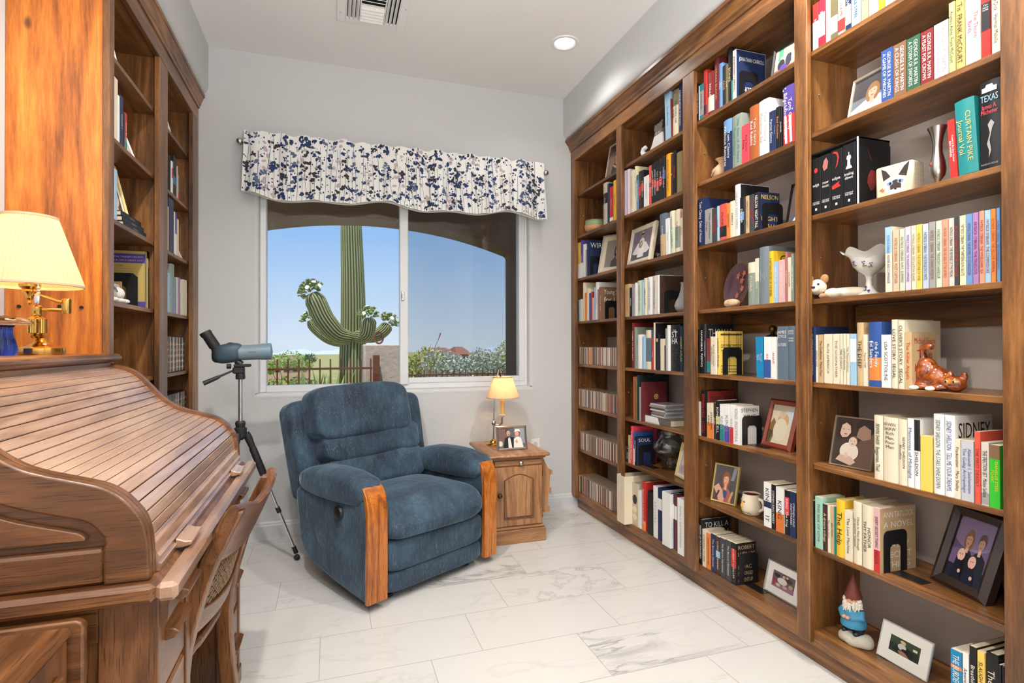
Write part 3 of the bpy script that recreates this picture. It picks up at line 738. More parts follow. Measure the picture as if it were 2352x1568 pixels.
def pleated(parent, cx, cy, z0, z1, r0, r1, n, amp):
    mb = MB(); rs = []
    for z, rr, am in ((z0, r0, amp*.3), (z0+.004, r0, amp), (z0+(z1-z0)*.5, (r0+r1)/2, amp), (z1-.004, r1, amp), (z1, r1, amp*.3)):
        rs.append([(cx+(rr+am*(j % 2))*math.cos(2*PI*j/(2*n)), cy+(rr+am*(j % 2))*math.sin(2*PI*j/(2*n)), z) for j in range(2*n)])
    mb.rings(rs, cap=False); s = mb.obj('lamp_shade', SHADE, parent, norm=False)
    for z, rr in ((z0, r0), (z1, r1)):
        MB().rings([[(cx+(rr+a)*math.cos(2*PI*j/48), cy+(rr+a)*math.sin(2*PI*j/48), z+b) for j in range(48)] for a, b in ((-.001, -.003), (.003, -.002), (.003, .004), (-.001, .005), (-.001, -.003))], cap=False).obj('shade_binding', TRIM_S, s, smooth=60)
    return s
def desk_lamp():
    r = thing('desk_lamp', 'brass swing-arm desk lamp with a large pleated cream shade on the roll-top desk', 'lamp', (-.835, 2.03, 1.172))
    MB().lathe([(.056, 0), (.058, .004), (.056, .020), (.050, .024), (.040, .028), (.024, .036), (.016, .044), (.012, .050)], 40).obj('base', BRASS, r, smooth=35)
    MB().box(.012, -.030, .026, .022, -.022, .034, .002).obj('switch', mat('ivory_plastic', sr(232, 226, 206), .4), r)
    mb = MB(); mb.lathe([(.012, .05), (.018, .056), (.012, .062), (.019, .066)], 28, -.012)
    mb.rings([[(-.012+(.0215+.0018*(j % 2))*math.cos(2*PI*j/48), (.0215+.0018*(j % 2))*math.sin(2*PI*j/48), z) for j in range(48)] for z in (.066, .108)])
    mb.lathe([(.024, .108), (.020, .113), (.010, .118), (.013, .124), (.0135, .146), (.010, .150)], 28, -.012); mb.obj('column', BRASS, r, smooth=35)
    mb = MB(); mb.tube([(-.002, 0, .138), (.062, 0, .137)], .005, 12); mb.lathe([(.011, .126), (.0125, .130), (.0125, .168), (.011, .172)], 20, .062)
    mb.tube([(.062, 0, .162), (.04, -.004, .163), (.02, -.012, .172), (-.012, -.02, .182)], .005, 12); mb.obj('swing_arm', BRASS, r, smooth=40)
    mb = MB(); mb.lathe([(.003, .150), (.006, .156), (.004, .164), (.010, .170), (.012, .182), (.018, .190), (.017, .196), (.026, .204), (.027, .212), (.012, .216), (.012, .25)], 28, -.022, -.02); mb.obj('socket', BRASS, r, smooth=35)
    pleated(r, -.022, -.02, .208, .412, .128, .066, 64, .003)
    MB().sq((-.022, -.02, .29), (.028, .028, .04), nu=20, nv=12).obj('bulb', BULB, r, smooth=80)
    mb = MB(); mb.tube([(.004, -.035, .212), (.006, -.037, .196)], .002, 8)
    for i in range(3): mb.sq((.006, -.038, .200-.008*i), (.006, .004, .005), nu=10, nv=8)
    mb.sq((.004, -.04, .168), (.008, .004, .018), nu=14, nv=10); mb.obj('pull_chain_fob', mat('silver_fob', (.7, .78, .82), .2, .9), r, smooth=60)
    light('desk_lamp_bulb', 'POINT', (-.857, 2.01, 1.47), 10.0, (1, .64, .30), shadow_soft_size=.035)
desk_lamp()
def table_lamp():
    r = thing('table_lamp', 'small candlestick lamp with a pleated cream shade on the side table', 'lamp', (1.012, 3.45, .545))
    MB().lathe([(.052, 0), (.054, .006), (.046, .012), (.030, .016), (.026, .026), (.014, .032), (.010, .036)], 32).obj('base', BRASS, r, smooth=35)
    mb = MB(); mb.tube([(0, 0, .03), (.004, 0, .2), (.010, 0, .36), (.036, 0, .49)], .005, 12); mb.sq((.003, 0, .14), (.016, .012, .020), nu=14, nv=10)
    mb.tube([(.004, 0, .135), (.03, -.01, .125), (.052, -.02, .14), (.055, -.02, .19)], .006, 12); mb.obj('pole', CHROME, r, smooth=50)
    MB().lathe([(.004, .178), (.018, .190), (.020, .196), (.010, .198)], 24, .055, -.02).obj('drip_tray', mat('shell_white', sr(240, 232, 214), .4), r, smooth=40)
    MB().lathe([(.014, .196), (.014, .290), (.012, .292)], 20, .055, -.02).obj('candle_tube', shade_mat('candle_sleeve', sr(250, 224, 160)), r, smooth=40)
    MB().sq((.06, -.01, .36), (.018, .018, .03), nu=16, nv=10).obj('bulb', BULB, r, smooth=80)
    pleated(r, .065, 0, .306, .440, .106, .062, 48, .0022)
    mb = MB(); mb.tube([(.05, 0, .438), (.048, 0, .462)], .005, 8); mb.tube([(.048+.021*math.cos(2*PI*j/20), 0, .482+.021*math.sin(2*PI*j/20)) for j in range(21)], .0026, 8); mb.obj('ring_finial', mat('bronze', sr(70, 46, 30), .4, .8), r, smooth=50)
    light('table_lamp_bulb', 'POINT', (1.075, 3.44, .92), 5.0, (1, .66, .32), shadow_soft_size=.02)
table_lamp()
# blue glass mushroom
r_ = thing('glass_mushroom', 'cobalt blue glass mushroom with an amber cap on the desk top beside the lamp', 'ornament', (-.893, 1.93, 1.172))
def wob(q, z, a, i): return q*(1+.05*math.cos(a*14)), 0
MB().lathe([(.030, 0), (.036, .006), (.038, .018), (.034, .040), (.028, .060), (.027, .078), (.032, .086)], 84, wob=wob).obj('stem', glass('cobalt_glass', (.03, .10, .75)), r_, smooth=60)
MB().lathe([(.030, .086), (.066, .088), (.076, .092), (.072, .098), (.050, .108), (.020, .113), (.0, .114)], 40).obj('cap', glass('amber_glass', (.95, .80, .62)), r_, smooth=60)
# ================================================================ spotting scope on a tripod
def scope():
    r = thing('spotting_scope', 'grey-blue spotting scope on a silver tripod beside the window', 'telescope', (-.455, 3.20, 0))
    AL = mat('tripod_aluminium', (.72, .72, .73), .28, .9); TE = mat('teal_armour', sr(58, 78, 92), .5); GB = mat('scope_grey_blue', sr(120, 138, 146), .45); BK = mat('matte_black', (.018, .018, .02), .55)
    hub = .735
    MB().tube([(0, 0, hub-.03), (0, 0, 1.03)], .011, 16).obj('centre_column', AL, r, smooth=50)
    mb = MB(); mb.lathe([(.014, .70), (.030, .715), (.032, .76), (.022, .768), (.026, .79), (.020, .80)], 20); mb.obj('hub', BK, r, smooth=40)
    for (x, y) in ((.274, .085), (-.20, .20), (-.10, -.26)):
        d = Vector((x, y, 0)); lg = MB()
        top = Vector((x*.10, y*.10, hub)); ft = Vector((x, y, .03)); pt = lambda t: tuple(top.lerp(ft, t))
        lg.tube([pt(.25), pt(.97)], .0085, 12); leg = lg.obj('leg', AL, r, smooth=50)
        MB().tube([pt(0), pt(.04), pt(.12)], [.016, .02, .016], 12).obj('leg_joint', BK, leg, smooth=50)
        MB().tube([pt(.10), pt(.13), pt(.33), pt(.34)], [.014, .019, .019, .012], 14).obj('foam_grip', BK, leg, smooth=50)
        MB().tube([pt(.60), pt(.64)], .0125, 12).obj('leg_lock', BK, leg, smooth=50)
        fo = MB(); fo.tube([pt(.93), pt(.985)], [.012, .012], 12); fo.sq((x, y, .016), (.017, .017, .016), nu=14, nv=8); fo.obj('rubber_foot', BK, leg, smooth=50)
    mb = MB(); mb.lathe([(.022, 1.02), (.024, 1.03), (.022, 1.055)], 18); mb.box(-.035, -.025, 1.05, .02, .025, 1.085, .006); mb.box(-.03, -.028, 1.085, .05, .028, 1.10, .004)
    mb.tube([(-.04, -.03, 1.09), (-.06, -.03, 1.09)], .013, 12); mb.obj('pan_head', BK, r, smooth=35)
    MB().tube([(-.03, -.01, 1.068), (-.09, -.03, 1.040), (-.10, -.034, 1.034), (-.165, -.05, 1.004)], [.005, .006, .010, .012], 12).obj('pan_handle', BK, r, smooth=50)
    ax = lambda x, z: (x, 0, z)
    mb = MB(); mb.tube([ax(-.005, 1.160), ax(.04, 1.161), ax(.125, 1.165), ax(.127, 1.165)], [.040, .040, .042, .030], 28); b = mb.obj('barrel', GB, r, smooth=40)
    MB().tube([ax(.10, 1.164), ax(.15, 1.166), ax(.158, 1.166), ax(.150, 1.166)], [.0435, .0445, .041, .038], 28).obj('lens_hood', mat('hood_blue', sr(110, 138, 152), .4), b, smooth=40)
    MB().sq((-.055, 0, 1.158), (.072, .046, .052), .75, .8, 28, 16, lambda q, p: Vector((q.x, q.y, q.z+.010*p.x))).obj('prism_housing', TE, r, smooth=80)
    MB().sq((-.105, 0, 1.150), (.030, .036, .042), .7, .7, 22, 14).obj('rubber_end', BK, r, smooth=80)
    mb = MB(); mb.tube([ax(-.108, 1.165), ax(-.118, 1.190), ax(-.122, 1.195), ax(-.155, 1.250), ax(-.160, 1.257), ax(-.168, 1.268), ax(-.164, 1.264)], [.026, .024, .027, .026, .029, .028, .021], 22); mb.obj('eyepiece', BK, r, smooth=40)
    MB().tube([ax(-.02, 1.118), ax(.005, 1.098)], [.016, .018], 10).obj('mount_foot', BK, r)
    MB().sq((-.045, 0, 1.205), (.022, .014, .010), nu=14, nv=8).obj('focus_knob', BK, r, smooth=60)
    mb = MB(); text_mesh(mb, 'CELESTRON', .036, .006, Matrix.Translation((.062, -.0425, 1.164)) @ Matrix.Rotation(R(90), 4, 'X')); mb.obj('maker_lettering', mat('ink_navy', sr(30, 50, 80), .5), b, norm=False)
scope()
# ================================================================ valance
def valance():
    r = thing('curtain_valance', 'white valance printed with navy branches hanging over the window', 'valance', (.47, W-.075, 2.43))
    rod = thing('curtain_rod', 'brushed nickel curtain rod with ball ends holding the valance', 'curtain rod', (.47, W-.075, 2.43))
    MB().tube([(-.975, 0, 0), (.98, 0, 0)], .010, 14).obj('rod', NICKEL, rod, smooth=50)
    for s in (-1, 1):
        MB().sq((s*.992, 0, 0), (.021, .021, .021), nu=20, nv=12).obj('finial', NICKEL, rod, smooth=80)
        MB().box(s*.955-.006, 0, -.01, s*.955+.006, .075, .01, .002).obj('bracket', NICKEL, rod)
    rnd = random.Random(11)
    ph = [rnd.uniform(0, 6.28) for _ in range(8)]
    hem = lambda x: -.328+.016*math.sin(x*7.3+ph[0])+.012*math.sin(x*15+ph[1])
    def fold(x, v):     # v: 0 top .. 1 bottom ; depth of the cloth toward the room
        g = .010*math.sin(x*41+ph[2])+.006*math.sin(x*71+ph[3])+.006*math.sin(x*23+ph[4])
        tight = math.exp(-((v-.18)/.05)**2)
        return -(.027+g*(.45+.6*v)*(1-.6*tight)-.004*tight+.010*v)
    def P(x, v, o=0):
        zt = .062+.006*math.sin(x*53+ph[5])+.004*math.sin(x*31+ph[6]); zb = hem(x)
        flare = 1+.016*v
        return (x*flare, fold(x, v)-o, zt+(zb-zt)*v)
    mb = MB(); nx, nv = 260, 18; XH = .965
    vs = [P(-XH+2*XH*i/nx, j/nv) for j in range(nv+1) for i in range(nx+1)]
    fs = [[j*(nx+1)+i, j*(nx+1)+i+1, (j+1)*(nx+1)+i+1, (j+1)*(nx+1)+i] for j in range(nv) for i in range(nx)]
    mb.add(vs, fs, mi=0)
    vb = [(x, y+.030, z) for x, y, z in [P(-XH+2*XH*i/nx, j) for j in (0, .18, .5, 1.0) for i in range(nx+1)]]
    vb = [(x, max(y, .013), z) for x, y, z in vb]
    mb.add(vb, [[j*(nx+1)+i, j*(nx+1)+i+1, (j+1)*(nx+1)+i+1, (j+1)*(nx+1)+i] for j in range(3) for i in range(nx)], mi=0)
    H = .39
    def dot(x, v, rx, rv, mi, n=7, rot=0.0, o=.0006):
        ring = []
        for k_ in range(n):
            a = 2*PI*k_/n; dx, dv = rx*math.cos(a), rv*math.sin(a)
            ux = x+dx*math.cos(rot)-dv*math.sin(rot); uv = v+(dx*math.sin(rot)+dv*math.cos(rot))/H
            if not (-XH < ux < XH and .0 < uv < 1): return
            ring.append(P(ux, uv, o))
        mb.add(ring, [list(range(n))], mi=mi)
    def stem(x0, v0, x1, v1, w, mi, o=.0005):
        n = 6
        L = []; Rr = []
        for k_ in range(n+1):
            t = k_/n; x = x0+(x1-x0)*t+.003*math.sin(t*7+x0*50); v = v0+(v1-v0)*t
            if not (-XH+.004 < x < XH-.004 and 0 <= v <= 1): continue
            L.append(P(x-w/2, v, o)); Rr.append(P(x+w/2, v, o))
        m_ = len(L)
        if m_ > 1: mb.add(L+Rr, [[i, i+1, m_+i+1, m_+i] for i in range(m_-1)], mi=mi)
    x = -XH+.02; k_ = 0
    while x < XH:
        mi = [1, 2, 1, 3, 1, 4, 2][k_ % 7]; k_ += 1
        lean = rnd.uniform(-.03, .03)
        stem(x, 1, x+lean, rnd.choice((0, 0, .15, .35)), .0022, mi if mi != 4 else 3)
        nb = 28 if mi in (1, 3) else 24
        for q in range(nb):
            v = rnd.random(); base = x+lean*(1-v); dens = .5+.5*math.sin(v*9+k_*1.7)
            if rnd.random() > .35+.65*dens: continue
            s = rnd.choice((-1, 1)); off = rnd.uniform(.004, .030)*s; ex, ev = base+off, v-rnd.uniform(.0, .05)
            stem(base, v, ex, ev, .0013, mi if mi != 4 else 3)
            big = rnd.random() < .34
            if mi == 4: dot(ex, ev, rnd.uniform(.007, .013), rnd.uniform(.010, .018), 4, 8, rnd.uniform(0, 3), .0003)
            elif big:
                for w in range(3): dot(ex+rnd.uniform(-.011, .011), ev+rnd.uniform(-.026, .026), rnd.uniform(.0055, .0095), rnd.uniform(.007, .012), mi, 8, rnd.uniform(0, 3), .0006+.0001*w)
            else: dot(ex, ev, rnd.uniform(.0036, .0062), rnd.uniform(.004, .0068), mi)
        x += rnd.uniform(.018, .034)
    def cloth(nm, c):
        m, t, b = nodes(nm); b.inputs['Base Color'].default_value = (*c, 1); b.inputs['Roughness'].default_value = .9
        return m
    mb.obj('valance_cloth', [cloth('valance_white', sr(236, 234, 229)), cloth('print_navy', sr(38, 58, 100)), cloth('print_charcoal', sr(52, 52, 60)), cloth('print_grey_blue', sr(92, 106, 132)), cloth('print_mauve', sr(190, 176, 178))], r, smooth=80, norm=False)
valance()
# ================================================================ books
PAL = {'be': ((196, 184, 160), 'beige'), 'bg': ((22, 50, 62), 'dark-teal'), 'bk': ((24, 24, 27), 'black'), 'bl': ((52, 84, 150), 'blue'), 'br': ((128, 94, 70), 'brown'), 'cb': ((30, 128, 176), 'bright-blue'),
 'cm': ((196, 40, 60), 'crimson'), 'co': ((224, 88, 72), 'coral'), 'cr': ((226, 212, 186), 'cream'), 'db': ((66, 46, 36), 'dark-brown'), 'dg': ((66, 66, 68), 'dark-grey'), 'dn': ((22, 44, 40), 'dark-green'), 'dp': ((58, 38, 62), 'dark-purple'),
 'dr': ((128, 40, 40), 'dark-red'), 'gg': ((138, 148, 136), 'grey-green'), 'gn': ((52, 92, 66), 'green'), 'go': ((206, 176, 96), 'gold'), 'gr': ((60, 88, 74), 'green'), 'gy': ((156, 152, 148), 'grey'), 'lb': ((156, 190, 214), 'pale-blue'),
 'lg': ((190, 190, 194), 'light-grey'), 'li': ((212, 196, 206), 'lilac'), 'lm': ((58, 184, 52), 'lime-green'), 'lv': ((184, 190, 214), 'lavender'), 'ma': ((100, 38, 42), 'maroon'), 'mi': ((160, 206, 184), 'mint'), 'mu': ((192, 166, 96), 'mustard'),
 'nv': ((32, 46, 84), 'navy'), 'ob': ((168, 92, 46), 'rust-brown'), 'ob2': ((140, 124, 84), 'olive-tan'), 'ol': ((108, 100, 70), 'olive'), 'or': ((226, 130, 60), 'orange'), 'ot': ((214, 116, 50), 'orange'), 'oy': ((234, 164, 40), 'amber'), 'pe': ((226, 184, 156), 'peach'),
 'pg': ((206, 198, 186), 'pale-grey'), 'pk': ((220, 172, 172), 'pink'), 'pn': ((196, 208, 184), 'pale-green'), 'pp': ((164, 124, 178), 'purple'), 'pr': ((222, 70, 84), 'rose-red'), 'pu': ((86, 68, 148), 'violet'), 'rd': ((192, 48, 44), 'red'),
 'ro': ((176, 110, 104), 'dusty-rose'), 'sa': ((222, 150, 124), 'salmon'), 'sb': ((104, 146, 192), 'sky-blue'), 'sg': ((120, 130, 136), 'steel-grey'), 'sl': ((96, 110, 124), 'slate'), 'ta': ((198, 168, 124), 'tan'), 'te': ((38, 130, 130), 'teal'),
 'wg': ((172, 178, 178), 'silver-grey'), 'wh': ((232, 230, 226), 'white'), 'yc': ((228, 218, 172), 'pale-yellow'), 'ye': ((236, 190, 50), 'yellow'), 'yg': ((196, 192, 128), 'yellow-green'), 'yl': ((236, 200, 96), 'light-yellow')}
def cmat(k_): return mat('cloth_'+PAL[k_][1]+'_'+k_, sr(*PAL[k_][0]), .42, Specular_IOR_Level=.35)
def imat(k_): return mat('print_'+PAL[k_][1]+'_'+k_, sr(*PAL[k_][0]), .5)
ORD = 'first second third fourth fifth sixth seventh eighth ninth tenth eleventh twelfth thirteenth fourteenth fifteenth sixteenth seventeenth eighteenth nineteenth twentieth'.split()
def ordw(i):
    if i < 20: return ORD[i]
    tens = {2: 'twenty', 3: 'thirty', 4: 'forty', 5: 'fifty', 6: 'sixty', 7: 'seventy'}; a, b = divmod(i+1, 10)
    return tens[a]+'-'+ORD[b-1] if b else {2: 'twentieth', 3: 'thirtieth', 4: 'fortieth', 5: 'fiftieth', 6: 'sixtieth', 7: 'seventieth'}[a]
SHELFINFO = {
 'd1': (2.300, 'the top shelf of the nearest bay'), 'd2': (1.992, 'the shelf with the curly-haired portrait'), 'd3': (1.682, 'the shelf with the pewter vase'), 'd4': (1.368, 'the shelf with the ruffled compote'),
 'd5': (1.057, 'the shelf with the orange cat'), 'd6': (.752, 'the shelf with the newborn photo'), 'd7': (.442, 'the shelf above the gnome'), 'd8': (.122, 'the bottom shelf beside the gnome'),
 'c1': (2.300, 'the shelf with the group photo'), 'c2': (1.992, 'the shelf with the clay vase'), 'c3': (1.682, 'the shelf with the black-framed photo'), 'c4': (1.368, 'the shelf with the purple plate'),
 'c5': (1.057, 'the shelf with the lidded jar'), 'c6': (.752, 'the shelf with the mahogany frame'), 'c7': (.442, 'the shelf with the pear mug'), 'c8': (.122, 'the bottom shelf with the crowd photo'),
 'b1': (2.300, 'the shelf with the cat cutout'), 'b2': (1.992, 'the shelf under the cat cutout'), 'b3': (1.682, 'the shelf with the bouquet photo'), 'b4': (1.368, 'the shelf with the speckled vase'),
 'b5': (1.057, 'the shelf above the disc-case stack'), 'b6': (.752, 'the shelf with stacked disc cases'), 'b7': (.480, 'the shelf with the hurricane glass'), 'b8': (.122, 'the bottom shelf of ring binders'),
 'a2': (1.992, 'the shelf with the clay pot'), 'a3': (1.682, 'the shelf with the cream frame'), 'a4': (1.368, 'the shelf above the disc rows'),
 'e2': (1.992, 'the shelf over the leaning wedding photo'), 'e3': (1.682, 'the shelf with the flat black books'), 'f2': (1.992, 'the left bookcase second shelf'), 'f3': (1.682, 'the shelf with the teal photo'), 'f4': (1.368, 'the shelf above the film row')}
def spine_outline(t, b, n=6):
    """right half to left half of the outside of the spine (x depth, y thickness)"""
    if b <= 0: return [(0.0008, -t/2), (0, -t/2+.0008), (0, t/2-.0008), (.0008, t/2)]
    return [(b-b*math.cos(PI/2*(2*i/n-1)), t/2*(2*i/n-1)) for i in range(n+1)]
def build_book(root, kind, t, h, d, c, tc, title, o):
    hard = kind != 'p'; ct = .0028 if hard else .0007; b = 0 if kind == 'p' else (min(.005, t*.14) if kind == 'h' else 0)
    so = spine_outline(t, b)
    out = so+[(d, t/2), (d, t/2-ct), (ct+b, t/2-ct), (ct+b, -t/2+ct), (d, -t/2+ct), (d, -t/2)]
    cov = MB().prism(out, 'z', 0, h).obj('cover', cmat(c), root, smooth=35)
    rec = .004 if hard else .0
    if kind == 'r': MB().box(ct+b+.02, -t/2+ct+.004, .01, d-.015, t/2-ct-.004, h-.02).obj('page_block', PAGES, root)
    else: MB().box(ct+b, -t/2+ct, rec, d-(.005 if hard else .0004), t/2-ct, h-rec-(0 if hard else .0004)).obj('page_block', PAGES, root)
    def strip(z0, z1, off, col, nm):
        mb = MB(); pts = [(x-off if i not in (0, len(so)-1) else x, y) for i, (x, y) in enumerate(so)]
        mb.rings([[(x, y, z0) for x, y in pts], [(x, y, z1) for x, y in pts]], cap=False, closed=False)
        return mb.obj(nm, imat(col), cov)
    for key in ('b', 'b2'):
        if key in o:
            col, a, e_ = o[key].split(':'); a, e_ = float(a), float(e_)
            if e_-a > .005: strip(a*h, e_*h, .0005, col, 'spine_band')
    title = o.get('t', title)
    Ms = lambda z, y=0: Matrix(((0, 0, -1, -.0009), (0, -1, 0, y), (-1, 0, 0, z), (0, 0, 0, 1)))
    Mh = lambda z: Matrix(((0, 0, -1, -.0009), (-1, 0, 0, 0), (0, 1, 0, z), (0, 0, 0, 1)))
    Mc = lambda x, z: Matrix(((1, 0, 0, x), (0, 0, -1, -t/2-.0006), (0, 1, 0, z), (0, 0, 0, 1)))
    if 't2' in o and o['t2']:
        mb = MB(); L = o['t2'].split('~'); hh = min(t*.30, h*.5/len(L))
        z = h*(.93 if h < .215 or len(L) > 4 else .86)
        if 'tz' in o: z = h*float(o['tz'])
        for s in L:
            if s.strip(): text_mesh(mb, s, t*.82, hh*.72, Mh(z-hh/2), 1.1)
            z -= hh
        mb.obj('spine_title', imat(tc if tc != c else 'bk'), cov, norm=False)
    if title.strip():
        mb = MB(); L = title.split('~'); n = len(L); hh = t*.80/n
        for i, s in enumerate(L):
            if s.strip(): text_mesh(mb, s, h*(.86 if 'B' in o else .74), min(hh*.72, (.020 if n == 1 else .016) if 'B' in o else (.0105 if kind == 'p' else .014)), Ms(h*.5, -(-(i-(n-1)/2)*hh) if False else ((i-(n-1)/2)*hh)), 1.15)
        mb.obj('spine_title', imat(tc), cov, norm=False)
    if 'cb' in o: MB().add([(.002+b, -t/2-.0003, .002), (d-.002, -t/2-.0003, .002), (d-.002, -t/2-.0003, h-.002), (.002+b, -t/2-.0003, h-.002)], [(0, 1, 2, 3)]).obj('front_cover_art', imat(o['cb']), cov)
    if 'c' in o:
        mb = MB(); L = o['c'].split('~'); n = max(len(L), 3); hh = h*.94/n
        for i, s in enumerate(L):
            if s.strip(): text_mesh(mb, s, d*.84, hh*.62, Mc(d*.52, h*.97-hh*(i+.5)), 1.2)
        if mb.v: mb.obj('front_cover_title', imat(o['ct']), cov, norm=False)
    f = o.get('f')
    if f in ('twilight', 'new moon', 'eclipse', 'breaking dawn'):
        mb = MB(); L = f.split(' ')
        for i, s in enumerate(L): text_mesh(mb, s, t*.72, .011, Mh(h*.52-.013*i), 1.0)
        text_mesh(mb, 'STEPHENIE', t*.8, .004, Mh(h*.215)); text_mesh(mb, 'MEYER', t*.8, .006, Mh(h*.185)); mb.obj('spine_title', imat('wh'), cov, norm=False)
        mb = MB(); Q = lambda pts: mb.add([(-.0008, -y, z) for y, z in pts], [list(range(len(pts)))])
        if f == 'breaking dawn':
            z0 = h*.60; Q([(-.012, z0), (.012, z0), (.011, z0+.006), (.006, z0+.012), (.005, z0+.030), (.009, z0+.036), (.007, z0+.046), (.0015, z0+.046), (.0015, z0+.058), (-.0015, z0+.058), (-.0015, z0+.046), (-.007, z0+.046), (-.009, z0+.036), (-.005, z0+.030), (-.006, z0+.012), (-.011, z0+.006)]); cc = 'wh'
        elif f == 'eclipse': Q([(-.016, h*.95), (-.008, h*.975), (.006, h*.95), (.012, h*.86), (.006, h*.74), (-.004, h*.68), (.002, h*.76), (.006, h*.85), (.001, h*.92), (-.008, h*.945)]); Q([(-.018, h*.40), (.014, h*.46), (.010, h*.42), (.018, h*.37), (-.016, h*.34)]); cc = 'rd'
        elif f == 'new moon': Q([(-.006, h*.72), (-.012, h*.80), (-.006, h*.90), (.004, h*.94), (.012, h*.86), (.008, h*.75)]); cc = 'ro'
        else: Q([(math.cos(a)*.008, h*.78+math.sin(a)*.009) for a in [2*PI*i/14 for i in range(14)]]); cc = 'rd'
        mb.obj('spine_emblem', imat(cc), cov, norm=False)
        mb = MB(); mb.add([(-.0008, -y, z) for y, z in ((-.004, h*.07), (.004, h*.07), (.004, h*.11), (-.004, h*.11))], [(0, 1, 2, 3)]); mb.obj('publisher_mark', imat('wh'), cov, norm=False)
    elif f == 'TEXAS':
        mb = MB(); text_mesh(mb, 'TEXAS', t*.84, .020, Mh(h*.80)); mb.obj('spine_title', imat('lb'), cov, norm=False)
        mb = MB(); text_mesh(mb, 'James A.', t*.72, .013, Mh(h*.705)); text_mesh(mb, 'Michener', t*.82, .013, Mh(h*.645)); mb.obj('author_lettering', imat('pr'), cov, norm=False)
        mb = MB(); text_mesh(mb, 'RANDOM HOUSE', t*.8, .005, Mh(h*.05)); mb.add([(-.0008, -y, h*z) for y, z in ((-.002, .12), (.004, .20), (.0, .32), (.007, .46), (.012, .5), (.004, .55), (-.004, .5), (.001, .4), (-.006, .28), (-.001, .2))], [list(range(10))]); mb.obj('spine_emblem', imat('gy'), cov, norm=False)
        mb = MB(); mb.add([(-.0008, -y, h*z) for y, z in ((-.018, .87), (.018, .87), (.018, .925), (.010, .925), (.007, .955), (-.007, .955), (-.010, .925), (-.018, .925))], [list(range(8))]); mb.obj('mission_drawing', imat('li'), cov, norm=False)
    elif f == 'prairie':
        mb = MB(); Y = -t/2-.0006
        def ln(x0, z0, x1, z1): mb.add([(x0, Y, z0), (x1, Y, z0), (x1, Y, z1), (x0, Y, z1)], [(0, 1, 2, 3)])
        for x in (.18, .38, .42, .72, .78, .9): ln(d*x, h*.05, d*x+.0022, h*.97)
        for z in (.06, .12, .2, .55, .62, .68, .9): ln(d*.05, h*z, d*.96, h*z+.002)
        ln(d*.04, h*.915, d*.96, h*.94); text_mesh(mb, 'LOVING FRANK', d*.86, h*.045, Mc(d*.5, h*.66)); mb.obj('front_cover_art', imat('db'), cov, norm=False)
    elif f == 'STAR':
        mb = MB(); text_mesh(mb, 'THE', d*.16, .010, Mh(h*.87))
        for s, z in (('ST', .79), ('HA', .65)): text_mesh(mb, s, t*.62, .032, Mh(h*z))
        rn = random.Random(5)
        for _ in range(60):
            y, z = rn.uniform(-t*.45, t*.45), rn.uniform(.03, .5)*h; q = rn.uniform(.0003, .0008); mb.add([(-.0008, y-q, z-q), (-.0008, y+q, z-q), (-.0008, y+q, z+q), (-.0008, y-q, z+q)], [(0, 1, 2, 3)])
        mb.obj('spine_title', imat('wh'), cov, norm=False)
    elif f == 'album':
        mb = MB(); Y = -t/2-.0006; cx, cz = d*.55, h*.62
        for r0, r1 in ((.010, .015), (0, .006)):
            n = 24; mb.add([(cx+q*math.cos(2*PI*i/n), Y, cz+q*math.sin(2*PI*i/n)) for q in (r0+.0001, r1) for i in range(n)], [[i, (i+1) % n, n+(i+1) % n, n+i] for i in range(n)])
        mb.obj('cover_emblem', imat('go'), cov, norm=False)
    elif f == 'dot':
        mb = MB(); n = 24; mb.add([(-.0008, .024*math.cos(2*PI*i/n), h*.62+.028*math.sin(2*PI*i/n)) for i in range(n)], [list(range(n))]); mb.obj('round_label', imat('bk'), cov, norm=False)
        mb = MB()
        for z in (.12, .30): mb.add([(-.0007, y, h*zz) for y, zz in ((-.028, z+.09), (0, z), (.028, z+.09), (0, z+.18))], [(0, 1, 2, 3)])
        mb.obj('diamond_pattern', imat('cr'), cov, norm=False)
    if o.get('st'):
        mb = MB(); rn = random.Random(2)
        for i in range(9):
            y, z = rn.uniform(-t*.42, t*.42), h*rn.uniform(.53, .97); rr = .0045
            pts = [(-.0011, y+rr*(1 if k_ % 2 == 0 else .42)*math.sin(PI*k_/5), z+rr*(1 if k_ % 2 == 0 else .42)*math.cos(PI*k_/5)) for k_ in range(10)]; mb.add(pts, [list(range(10))])
        for y in (-.36, .05): mb.add([(-.0010, t*y, .004), (-.0010, t*(y+.2), .004), (-.0010, t*(y+.26), h*.48), (-.0010, t*(y+.06), h*.48)], [(0, 1, 2, 3)])
        mb.obj('stars_and_stripes', imat('wh'), cov, norm=False)
